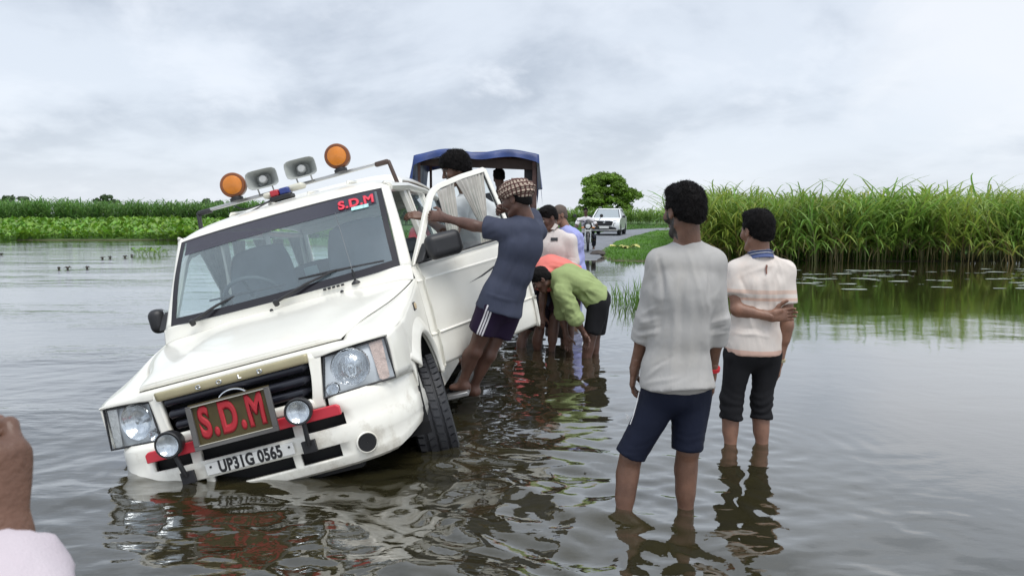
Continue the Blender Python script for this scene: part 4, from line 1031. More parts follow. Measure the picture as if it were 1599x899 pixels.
# ---- doors
def make_door(s, ang):
    """front door in its own frame: a backwards from the hinge, Z up, n outwards"""
    hx, hy = -.262, .797
    d_ = empty('front_door', (hx, s * hy, 0), parent=car)
    ca, sa = math.cos(ang), math.sin(ang)
    A = np.array((-ca, s * sa, 0)); Nn = np.array((sa, s * ca, 0)); Zz = np.array((0, 0, 1.0))
    P = lambda a, z, n=0.0: A * a + Zz * z + Nn * n
    prof = [(.540, -.016), (.56, -.004), (.66, .006), (.730, .010), (.742, .020), (.752, .006), (.90, .010), (1.060, .008), (1.078, .016), (1.090, .004), (1.13, -.004), (1.178, -.016)]
    G = []
    for z, n_ in prof:
        row = []
        for a in (.004, .02, .2, .5, .8, 1.01, 1.03):
            zz = z + (a * .022 if z > 1.1 else 0)
            row.append(P(a + (.0 if z > .6 else 0), zz, n_ - (.010 if a in (.004, 1.03) else 0)))
        G.append(row)
    V = np.array(G); 
    fine = crom(np.swapaxes(V, 0, 1), 40); fine = np.swapaxes(fine, 0, 1)
    sk = mesh_obj('door_skin', fine.reshape(-1, 3), quads(len(prof), 40), M_paint, d_); finish(sk, True, solid=.05, auto=30)
    fr = [(.015, 1.17), (.13, 1.31), (.25, 1.465), (.351, 1.590), (.40, 1.628), (.459, 1.652), (.687, 1.690), (.930, 1.715), (.958, 1.700), (.985, 1.45), (1.005, 1.19)]
    mb = MB(); n_ = len(fr); w = .036
    ctr = np.array((.62, 1.40)); inner = []
    for i, (a, z) in enumerate(fr):
        t = np.array(fr[min(i + 1, n_ - 1)]) - np.array(fr[max(i - 1, 0)]); nn = np.array((t[1], -t[0])); nn = nn / np.linalg.norm(nn)
        inner.append((a + nn[0] * w, z + nn[1] * w))
    Vv = []
    for (a, z), (b, y) in zip(fr, inner):
        Vv += [P(a, z, -.012 - (z - 1.17) * .11), P(b, y, -.010 - (y - 1.17) * .11), P(b, y, -.042 - (y - 1.17) * .11), P(a, z, -.044 - (z - 1.17) * .11)]
    Ff = [(4 * i + k, 4 * i + (k + 1) % 4, 4 * i + 4 + (k + 1) % 4, 4 * i + 4 + k) for i in range(n_ - 1) for k in range(4)]
    mb.add(Vv, Ff); mb.build('window_frame', M_paint, d_, bevel=.004)
    mb = MB(); mb.tube([P(b, y, -.026 - (y - 1.17) * .11) for b, y in inner], .006, 6); mb.build('window_seal', M_black, d_, smooth=True)
    mb = MB(); pts = [(b, y) for b, y in inner[1:]]; mb.add([P(b, y, -.026 - (y - 1.17) * .11) for b, y in pts], [tuple(range(len(pts)))]); mb.build('window_glass', glass_mat('door_glass', (.88, .92, .91), 0, .8), d_)
    mb = MB(); mb.tube([P(.06, 1.186, .0), P(.5, 1.195, .0), P(1.0, 1.205, .0)], .008, 6); mb.build('waist_seal', M_black, d_, smooth=True)
    mb = MB(); mb.box(P(.90, .99, .02), (.16, .03, .03), np.stack([A, Nn, Zz], 1)); mb.build('door_handle', M_black, d_, bevel=.008)
    if s > 0:
        curtain('door_curtain', P(.42, 1.60, -.06), P(.60, 1.64, -.065), 0, P(.46, 1.33, -.05), .10, 1.19, d_, Nn, 5, .012, .5)
        curtain('door_curtain', P(.62, 1.645, -.066), P(.915, 1.675, -.07), 0, P(.76, 1.33, -.05), .06, 1.19, d_, Nn, 7, .013, .55)
        mb = MB(); v0, v1 = P(.42, .975, .010), P(.70, 1.045, .010); up = Zz
        mb.add([v0, v0 + A * .12 + up * .022, P(.80, 1.062, .0115), P(.80, 1.050, .0115), v0 + A * .14 + up * .016], [(0, 1, 4), (1, 2, 3, 4)]); mb.build('black_decal', M_black, d_)
    # mirror on the front corner of the window
    mm = MB(); c0 = P(.19, 1.255, .12); Mx = np.stack([unit(A * .93 + Nn * .36), unit(Nn * .93 - A * .36), Zz], 1)
    mm.box(c0, (.235, .10, .155), Mx); mo = mm.build('wing_mirror', M_black, d_, bevel=.045, seg=5)
    mm = MB(); mm.prism([(.03, 1.185), (.14, 1.20), (.16, 1.28), (.13, 1.30)], P(0, 0, -.01), A, Zz, Nn, .07); mm.build('mirror_foot', M_black, mo, bevel=.01)
    mm = MB(); mm.box(c0 - Mx[:, 1] * .0 + (Mx[:, 1] @ np.array((1, 0, 0)) < 0) * Mx[:, 1] * .052 - (Mx[:, 1] @ np.array((1, 0, 0)) >= 0) * Mx[:, 1] * .052, (.19, .004, .115), Mx); mm.build('mirror_glass', M_chrome, mo, bevel=.001)
    return d_
make_door(1, rad(39)); make_door(-1, rad(0))
# ---- wheels
def make_wheel(x, y, steer, s):
    w = empty('wheel', (x, y, .33), (0, 0, steer), parent=car)
    mb = MB(); R0, hw = .325, .108
    prof = [(.20, -hw + .01), (.24, -hw - .004), (.285, -hw - .002), (.312, -hw + .012), (R0 - .002, -hw + .030), (R0 + .002, -hw + .034), (R0 + .004, -.062), (R0 - .007, -.060), (R0 - .007, -.050), (R0 + .005, -.048), (R0 + .006, -.006), (R0 - .006, -.005), (R0 - .006, .005), (R0 + .006, .006), (R0 + .005, .048), (R0 - .007, .050), (R0 - .007, .060), (R0 + .004, .062), (R0 + .002, hw - .034), (R0 - .002, hw - .030), (.312, hw - .012), (.285, hw + .002), (.24, hw + .004), (.20, hw - .01)]
    mb.lathe(prof, (0, 0, 0), (0, 1, 0), 64, caps=False); ty = mb.build('tyre', M_rub, w, smooth=True, auto=30)
    mb = MB(); nb = 46
    for k in range(nb):
        a = 2 * math.pi * k / nb
        for yy, ww, sh in ((-.083, .036, .5), (-.028, .036, 0), (.028, .036, .25), (.083, .036, .75)):
            b = a + sh * 2 * math.pi / nb; er = np.array((math.cos(b), 0, math.sin(b))); et = np.array((-math.sin(b), 0, math.cos(b)))
            sk = .3 if abs(yy) > .05 else -.3
            M_ = np.stack([unit(et), unit(np.array((0, 1, 0)) + et * sk * (1 if yy > 0 else -1)), er], 1)
            mb.box(er * (R0 + .004 - (.004 if abs(yy) > .05 else 0)) + np.array((0, yy, 0)), (.034, ww, .014), M_)
    o = mb.build('tread', M_rub, ty); o['kind'] = 'stuff'
    mb = MB(); mb.lathe([(.20, -hw + .03), (.205, hw - .012), (.19, hw - .012), (.18, hw - .05), (.06, hw - .04), (.05, hw - .015), (.001, hw - .015)] if s > 0 else [(.20, hw - .03), (.205, -hw + .012), (.19, -hw + .012), (.18, -hw + .05), (.06, -hw + .04), (.05, -hw + .015), (.001, -hw + .015)], (0, 0, 0), (0, 1, 0), 32, caps=False)
    mb.build('rim', M_greymet, w, smooth=True); return w
for x, y, st, s in ((0, .715, rad(13), 1), (0, -.715, rad(13), -1), (-2.28, .70, 0, 1), (-2.28, -.70, 0, -1)): make_wheel(x, y, st, s)
for x in (0, -2.28): mb = MB(); mb.tube([(x, -.6, .33), (x, .6, .33)], .045, 8); mb.build('axle', M_dark, car)
# ---- things on the roof bar
mb = MB(); mb.box((-.98, 0, 1.925), (.034, 1.26, .022)); bar = mb.build('roof_bar', mat('bar_steel', (.55, .55, .54), .3, metal=.7), car, bevel=.005)
for s in (1, -1):
    mb = MB(); mb.box((-.98, s * .655, 1.920), (.045, .10, .034)); mb.add([( -.962, s * .69, 1.93), (-.962, s * .715, 1.93), (-.962, s * .740, 1.74), (-.962, s * .712, 1.74), (-.998, s * .69, 1.93), (-.998, s * .715, 1.93), (-.998, s * .740, 1.74), (-.998, s * .712, 1.74)], [(0, 1, 2, 3), (7, 6, 5, 4), (0, 4, 5, 1), (1, 5, 6, 2), (2, 6, 7, 3), (3, 7, 4, 0)])
    mb.build('bar_end_clamp', mat('clamp_black' if s < 0 else 'clamp_brown', (.03, .03, .032) if s < 0 else (.07, .045, .035), .5), bar, bevel=.01)
M_amber = mat('amber_lens', (.62, .20, .018), .22, var=.12, vscale=14, coat=.5)
M_brown = mat('amber_rim', (.20, .065, .02), .35, var=.2)
for s in (1, -1):
    c_ = np.array((-.905, s * .380, 2.036)); ax = unit((1, .06 if s > 0 else .16, -.02))
    mb = MB(); mb.lathe([(.03, -.11), (.078, -.09), (.087, -.03), (.087, .0), (.080, .008), (.066, .010)], c_, ax, 36); be = mb.build('beacon', M_brown, car, smooth=True)
    mb = MB(); mb.lathe([(.066, .011), (.064, .016), (.045, .024), (.001, .028)], c_, ax, 36, caps=False); mb.build('beacon_lens', M_amber, be, smooth=True)
    mb = MB(); mb.lathe([(.03, -.105), (.035, -.085), (.02, -.078)], c_, (0, 0, 1), 14); mb.lathe([(.045, -.112), (.045, -.09)], c_, (0, 0, 1), 16); mb.build('beacon_foot', M_black, be, bevel=.002)
M_horn = mat('horn_grey', (.36, .38, .36), .5, var=.08)
for y, yaw in ((-.162, .10), (.118, .04)):
    c_ = np.array((-.885, y, 2.022)); ex = unit((1, yaw + .10, 0)); ey = np.array((-ex[1], ex[0], 0)); ezz = np.array((0, 0, 1.0))
    def ringp(hw, hh, x, n=28, p=5): 
        out = []
        for a in np.linspace(0, 2 * math.pi, n + 1)[:-1]:
            ca, sa = math.cos(a), math.sin(a); k = (abs(ca) ** p + abs(sa) ** p) ** (-1 / p); out.append(c_ + ex * x + ey * ca * k * hw + ezz * sa * k * hh)
        return out
    V, F = [], []; st = [(.040, .040, -.16), (.060, .045, -.10), (.104, .062, .0), (.108, .066, .004), (.106, .064, .006), (.100, .058, .0), (.055, .042, -.075), (.045, .036, -.10), (.001, .001, -.10)]
    for k in st: V += ringp(*k)
    n_ = 28
    for i in range(len(st) - 1): F += [(i * n_ + j, i * n_ + (j + 1) % n_, (i + 1) * n_ + (j + 1) % n_, (i + 1) * n_ + j) for j in range(n_)]
    mb = MB(); mb.add(V, F); ho = mb.build('horn_speaker', M_horn, car, smooth=True)
    mb = MB(); mb.lathe([(.030, -.10), (.028, -.03), (.022, -.022), (.001, -.020)], c_, ex, 18, caps=False); mb.build('horn_plug', mat('horn_plug', (.50, .51, .50), .5), ho, smooth=True)
    mb = MB()
    for q in (-.05, .05): mb.tube([c_ + ey * q - ezz * .06 - ex * .03, c_ + ey * q - ezz * .105 - ex * .06], .005, 6)
    mb.tube([c_ - ezz * .10 - ex * .06 - ey * .06, c_ - ezz * .10 - ex * .06 + ey * .06], .006, 6); mb.build('horn_bracket', M_greymet, ho)
mb = MB(); mb.box((-.765, -.02, 1.845), (.10, .15, .03)); pb = mb.build('light_bar', M_black, car, bevel=.008)
mb = MB(); mb.box((-.765, -.055, 1.882), (.085, .062, .045)); mb.build('red_lens', mat('red_lens', (.42, .02, .03), .2, coat=.4), pb, bevel=.012, seg=3)
mb = MB(); mb.box((-.765, .014, 1.882), (.085, .070, .045)); mb.build('blue_lens', mat('blue_lens', (.02, .04, .20), .2, coat=.4), pb, bevel=.012, seg=3)
for y, z, w in ((.085, 1.893, .11), (-.118, 1.885, .06)): mb = MB(); mb.box((-.80, y, z), (.095, w, .04)); mb.build('pale_lens', mat('pale_lens', (.62, .60, .50), .3), pb, bevel=.018, seg=3)
for k, pts in enumerate((((-.78, -.10, 1.85), (-.70, -.25, 1.80), (-.72, -.40, 1.795), (-.66, -.52, 1.765), (-.70, -.63, 1.755), (-.68, -.71, 1.73)), ((-.83, -.10, 1.86), (-.88, -.22, 1.853), (-.86, -.33, 1.85), (-.93, -.42, 1.90)))):
    mb = MB(); mb.tube(crom(np.array(pts), 26), .005, 6); mb.build('cable', M_black, car, smooth=True)
# ================================================================== people: solid fields meshed into one skin
class Field:
    def __init__(s, lo, hi, h):
        s.h = h; s.lo = np.asarray(lo, float) - 2 * h
        n = np.ceil((np.asarray(hi, float) + 2 * h - s.lo) / h).astype(int) + 1
        s.ax = [s.lo[i] + h * np.arange(n[i]) for i in range(3)]
        s.f = np.full(tuple(n), 0.15, dtype=np.float32)
    def _sub(s, lo, hi):
        sl = []
        for i in range(3):
            a = int(max(0, math.floor((lo[i] - s.lo[i]) / s.h))); b = int(min(len(s.ax[i]), math.ceil((hi[i] - s.lo[i]) / s.h) + 1))
            if b <= a: return None, None
            sl.append(slice(a, b))
        return tuple(sl), np.stack(np.meshgrid(s.ax[0][sl[0]], s.ax[1][sl[1]], s.ax[2][sl[2]], indexing='ij'), -1)
    def _mix(s, sl, d, k, sub):
        f = s.f[sl]
        if sub:
            h = np.clip(.5 - .5 * (f + d) / k, 0, 1); s.f[sl] = f * (1 - h) - d * h + k * h * (1 - h)
        else:
            h = np.clip(.5 + .5 * (f - d) / k, 0, 1); s.f[sl] = f * (1 - h) + d * h - k * h * (1 - h)
    def ell(s, a, b, ra, rb, side=None, k=.02, flatA=False, flatB=False, sub=False):
        a = np.asarray(a, float); b = np.asarray(b, float)
        ra = (ra, ra) if np.isscalar(ra) else ra; rb = (rb, rb) if np.isscalar(rb) else rb
        R_ = max(*ra, *rb) + k + 2 * s.h
        sl, P = s._sub(np.minimum(a, b) - R_, np.maximum(a, b) + R_)
        if sl is None: return s
        L = np.linalg.norm(b - a); ax = (b - a) / max(L, 1e-9)
        if side is None: side = np.cross(ax, (0.31, .77, .2))
        side = np.asarray(side, float); side = unit(side - ax * (side @ ax)); dep = np.cross(ax, side)
        v = P - a; t = v @ ax; tc_ = np.clip(t, 0, L); u = tc_ / max(L, 1e-9); u = u * u * (3 - 2 * u)
        w = ra[0] + (rb[0] - ra[0]) * u; d_ = ra[1] + (rb[1] - ra[1]) * u; m = np.minimum(w, d_)
        ov = t - tc_
        if flatA: ov = np.where(t < 0, 0, ov)
        if flatB: ov = np.where(t > L, 0, ov)
        g = np.sqrt(((v @ side) / w) ** 2 + ((v @ dep) / d_) ** 2 + (ov / m) ** 2)
        d = (g - 1) * m
        if flatA: d = np.maximum(d, -t)
        if flatB: d = np.maximum(d, t - L)
        s._mix(sl, d, k, sub); return s
    def ball(s, c, r, M=None, k=.02, sub=False):
        c = np.asarray(c, float); r = np.full(3, r) if np.isscalar(r) else np.asarray(r, float)
        R_ = r.max() + k + 2 * s.h
        sl, P = s._sub(c - R_, c + R_)
        if sl is None: return s
        v = P - c
        if M is not None: v = v @ M
        d = (np.sqrt(((v / r) ** 2).sum(-1)) - 1) * r.min()
        s._mix(sl, d, k, sub); return s
    def cut(s, p, n, k=.004):
        """remove everything on the +n side of p"""
        n = unit(n); sl = (slice(None),) * 3
        d = (s.ax[0] - p[0])[:, None, None] * n[0] + (s.ax[1] - p[1])[None, :, None] * n[1] + (s.ax[2] - p[2])[None, None, :] * n[2]
        s.f = np.maximum(s.f, d.astype(np.float32)); return s
    def mesh(s, smooth=2):
        f = s.f; f[0], f[-1] = .1, .1; f[:, 0], f[:, -1] = .1, .1; f[:, :, 0], f[:, :, -1] = .1, .1
        ins = f < 0
        c = np.zeros(tuple(np.array(f.shape) - 1), np.int8)
        for a in (0, 1):
            for b in (0, 1):
                for d in (0, 1): c += ins[a:a + c.shape[0], b:b + c.shape[1], d:d + c.shape[2]]
        act = (c > 0) & (c < 8); I = np.argwhere(act); n = len(I)
        idm = np.full(act.shape, -1, np.int64); idm[act] = np.arange(n)
        acc = np.zeros((n, 3)); cnt = np.zeros(n)
        cs = [(a, b, d) for a in (0, 1) for b in (0, 1) for d in (0, 1)]
        for a in cs:
            for b in cs:
                if a < b and sum(abs(np.array(a) - b)) == 1:
                    fa = f[I[:, 0] + a[0], I[:, 1] + a[1], I[:, 2] + a[2]]; fb = f[I[:, 0] + b[0], I[:, 1] + b[1], I[:, 2] + b[2]]
                    m = (fa < 0) != (fb < 0); t = np.where(m, fa / np.where(m, fa - fb, 1), 0)
                    acc += np.where(m[:, None], np.array(a) + (np.array(b) - np.array(a)) * t[:, None], 0); cnt += m
        V = s.lo + s.h * (I + acc / np.maximum(cnt, 1)[:, None])
        Q = []
        for axn in range(3):
            o1, o2 = [(1, 2), (2, 0), (0, 1)][axn]
            A = np.take(ins, range(f.shape[axn] - 1), axn); B = np.take(ins, range(1, f.shape[axn]), axn)
            E_ = np.argwhere(A != B)
            sh = act.shape
            ok = (E_[:, o1] > 0) & (E_[:, o2] > 0) & (E_[:, o1] < sh[o1]) & (E_[:, o2] < sh[o2]); E_ = E_[ok]
            sg = A[E_[:, 0], E_[:, 1], E_[:, 2]]
            def cell(d1, d2):
                k = E_.copy(); k[:, o1] -= d1; k[:, o2] -= d2; return idm[k[:, 0], k[:, 1], k[:, 2]]
            q = np.stack([cell(1, 1), cell(0, 1), cell(0, 0), cell(1, 0)], 1)
            q[~sg] = q[~sg][:, ::-1]; Q.append(q)
        Q = np.concatenate(Q); Q = Q[(Q >= 0).all(1)]
        for _ in range(smooth): V = lap(V, Q)
        return V, Q
def lap(V, Q, w=.5):
    n = len(V); S = np.zeros((n, 3)); c = np.zeros(n)
    for i in range(4):
        a, b = Q[:, i], Q[:, (i + 1) % 4]
        for k in range(3): S[:, k] += np.bincount(a, V[b, k], n) + np.bincount(b, V[a, k], n)
        c += np.bincount(a, minlength=n) + np.bincount(b, minlength=n)
    return V * (1 - w) + w * S / np.maximum(c, 1)[:, None]
def vnormals(V, Q):
    N = np.cross(V[Q[:, 2]] - V[Q[:, 0]], V[Q[:, 3]] - V[Q[:, 1]]); out = np.zeros_like(V)
    for i in range(4):
        for k in range(3): out[:, k] += np.bincount(Q[:, i], N[:, k], len(V))
    return out / np.maximum(np.linalg.norm(out, axis=1)[:, None], 1e-9)
def fold(V, Q, dirv, across, along, amp, seed=0, mask=None, ridge=True):
    """cloth folds running along dirv"""
    d = unit(dirv); a = unit(np.cross(d, (.3, .8, .5))); b = np.cross(d, a)
    q = np.stack([V @ a * across, V @ b * across, V @ d * along], 1) + seed * 13.7
    q = q + .5 * np.stack([vnoise(q * .6 + 5), vnoise(q * .6 + 9), 0 * q[:, 0]], 1)
    n = vnoise(q) * .75 + .35 * vnoise(q * 2.1 + 3)
    if ridge: n = 1 - 2 * np.abs(n)
    if mask is not None: n = n * mask
    return V + vnormals(V, Q) * (n * amp)[:, None]
def crease(V, Q, lines):
    """single folds laid where the cloth is pulled: (u0, v0, u1, v1, height, half width) on the side turned to the eye"""
    N = vnormals(V, Q); w = EYE - V; face = np.clip((N * w).sum(1) / np.linalg.norm(w, axis=1) * 2.5, 0, 1)
    d = V - EYE; z = d @ FWD; U = np.stack([CX + FPX * d[:, 0] / z, CY - FPX * (d @ UP) / z], 1); off = np.zeros(len(V))
    U = U + 2.5 * np.stack([vnoise(V * 13), vnoise(V * 13 + 50)], 1)
    for u0, v0, u1, v1, hgt, wid in lines:
        a = np.array((u0, v0), float); b = np.array((u1, v1), float) - a; t = ((U - a) @ b) / (b @ b); tc_ = np.clip(t, 0, 1)
        r = np.linalg.norm(U - a - tc_[:, None] * b, axis=1); off += 1.05 * hgt * np.exp(-(r / (wid * .72)) ** 2) * np.sin(np.pi * np.clip(tc_ * .8 + .1, 0, 1)) ** .7
    return V + N * (off * face)[:, None]
def cat_mesh(parts):
    V, F, o = [], [], 0
    for v, f in parts: V.append(v); F.append(f + o); o += len(v)
    return np.concatenate(V), np.concatenate(F)
def rotv(v, ax, ang):
    ax = unit(ax); v = np.asarray(v, float)
    return v * math.cos(ang) + np.cross(ax, v) * math.sin(ang) + ax * (ax @ v) * (1 - math.cos(ang))

def hand_mesh(W, fo, d, pn, th, curl, S, h, spread=.12, tcurl=.4):
    """W wrist, fo forearm direction, d fingers, pn palm normal (the way fingers curl), th thumb side"""
    d = unit(d); pn = unit(pn - d * (pn @ d)); th = unit(np.cross(pn, d) * (1 if np.cross(pn, d) @ th > 0 else -1))
    G = Field(W - .24 * S, W + .24 * S, h); W = np.asarray(W, float)
    G.ell(W - fo * .05 * S, W + d * .01 * S, (.030 * S, .023 * S), (.030 * S, .020 * S), th, .012)
    G.ell(W, W + d * .078 * S, (.029 * S, .019 * S), (.040 * S, .0145 * S), th, .012)
    G.ell(W + d * .02 * S + th * .02 * S + pn * .008 * S, W + d * .05 * S + th * .028 * S + pn * .010 * S, .017 * S, .014 * S, None, .012)
    for i, (o, L, r) in enumerate(((.030, .070, .0088), (.0105, .078, .009), (-.0095, .072, .0086), (-.028, .056, .0078))):
        b = W + (d * (.084 - .05 * abs(o)) + th * o) * S; dd = unit(d + th * o * spread * 8)
        c = curl if np.isscalar(curl) else curl[i]
        for j, (fr_, an) in enumerate(((.45, 42), (.31, 58), (.24, 38))):
            dd = rotv(dd, np.cross(dd, pn), rad(an) * c); e = b + dd * L * fr_ * S
            G.ell(b, e, r * S * (1 - .08 * j), r * S * (.92 - .08 * j), None, .005); b = e
    b = W + (d * .022 + th * .026) * S; dd = unit(d * .62 + th * .72 + pn * .25)
    for j, (L, r, an) in enumerate(((.038, .0125, 0), (.032, .0105, 25), (.026, .0095, 25))):
        dd = rotv(dd, np.cross(dd, unit(pn * .6 - th * .6 + d * .3)), rad(an) * tcurl * 2); e = b + dd * L * S; G.ell(b, e, r * S, r * .93 * S, None, .008); b = e
    return G.mesh(1)
def head_frame(f, up=(0, 0, 1)):
    f = unit(f); r = unit(np.cross(f, up)); u = np.cross(r, f); return np.stack([r, f, u], 1)    # columns: right, forward, up
def head_mesh(C, M, neck, S, h, beard=0.0):
    T = lambda x, y, z: C + M @ (np.array((x, y, z)) * S)
    G = Field(C - .19 * S, C + .19 * S, h)
    G.ball(T(0, -.014, .030), np.array((.074, .093, .086)) * S, M, .02)
    G.ell(T(0, .028, .0), T(0, .046, -.080), (.060 * S, .056 * S), (.036 * S, .034 * S), M[:, 0], .02)
    G.ball(T(0, .062, -.096), .021 * S, None, .02)
    G.ell(T(-.045, .0, -.06), T(-.022, .06, -.095), .018 * S, .016 * S, None, .02); G.ell(T(.045, .0, -.06), T(.022, .06, -.095), .018 * S, .016 * S, None, .02)
    for s in (1, -1):
        G.ball(T(s * .036, .062, -.022), .027 * S, None, .02)
        G.ell(T(s * .012, .086, .022), T(s * .040, .074, .020), .0105 * S, .009 * S, None, .012)
        G.ball(T(s * .031, .100, .003), .0145 * S, None, .010, sub=True)
        G.ball(T(s * .0305, .0775, .002), .0128 * S, None, .003)
        G.ball(T(s * .077, -.006, -.006), np.array((.011, .020, .031)) * S, M, .008)
        G.ball(T(s * .085, .0, -.003), np.array((.006, .011, .018)) * S, M, .006, sub=True)
        G.ball(T(s * .011, .099, -.027), .0088 * S, None, .006)
    G.ell(T(0, .090, .014), T(0, .109, -.024), .0075 * S, .0105 * S, None, .010)
    G.ell(T(-.019, .083, -.052), T(.019, .083, -.052), .0065 * S, .0065 * S, None, .008); G.ell(T(-.016, .082, -.063), T(.016, .082, -.063), .0075 * S, .0075 * S, None, .007)
    G.ell(T(0, -.020, -.045), neck, .054 * S, .058 * S, None, .025)
    V, Q = G.mesh(1)
    L = (V - C) @ M / S
    return V, Q, L
def paint_face(L, skin, brow=True, stache=False, beard=False, eyes=True):
    n = len(L); col = np.tile(np.asarray(skin, float), (n, 1)); x, y, z = L.T; ax = np.abs(x)
    if eyes:
        e = (np.hypot(np.hypot(ax - .0305, y - .0775), z - .002) < .0150) & (y > .083); col[e] = (.50, .47, .43)
        i = e & (np.hypot(ax - .0305, z - .002) < .0060); col[i] = (.012, .008, .006)
        lid = (y > .07) & (np.abs(z - .0125) < .0035) & (np.abs(ax - .031) < .016); col[lid] = np.asarray(skin) * .35
    if brow: col[(y > .066) & (np.abs(z - .0265 + (ax - .03) ** 2 * 3) < .0048) & (ax > .011) & (ax < .05)] = (.012, .010, .009)
    col[(y > .076) & (ax < .023) & (z < -.047) & (z > -.068)] = np.asarray(skin) * (.85, .55, .55)
    if stache: col[(y > .070) & (ax < .031) & (z > -.048) & (z < -.037)] = (.014, .011, .010)
    if beard:
        m = ((z < -.03) & (y > -.005) & ((ax > .03) | (z < -.068))) | ((z < .0) & (ax > .055) & (y > .008) & (y < .045)) | ((y > .07) & (ax < .032) & (z > -.049) & (z < -.036))
        col[m & (z > -.13)] = (.013, .011, .010)
    return col

M_skin = mat('skin', (.2, .1, .06), .42, attr='skin', var=.20, vscale=16, bump=.25, bscale=140, spec=.5, dark=(.06, .03, .022), dscale=9, damt=.25)
M_hair = mat('black_hair', (.006, .005, .005), .65, var=.3, vscale=60, bump=.5, bscale=170, spec=.12)
def cloth(name, color, **k):
    kw = dict(rough=.85, var=.07, vscale=9, bump=.18, bscale=420, spec=.2, fold=.09); kw.update(k); return mat(name, color, **kw)

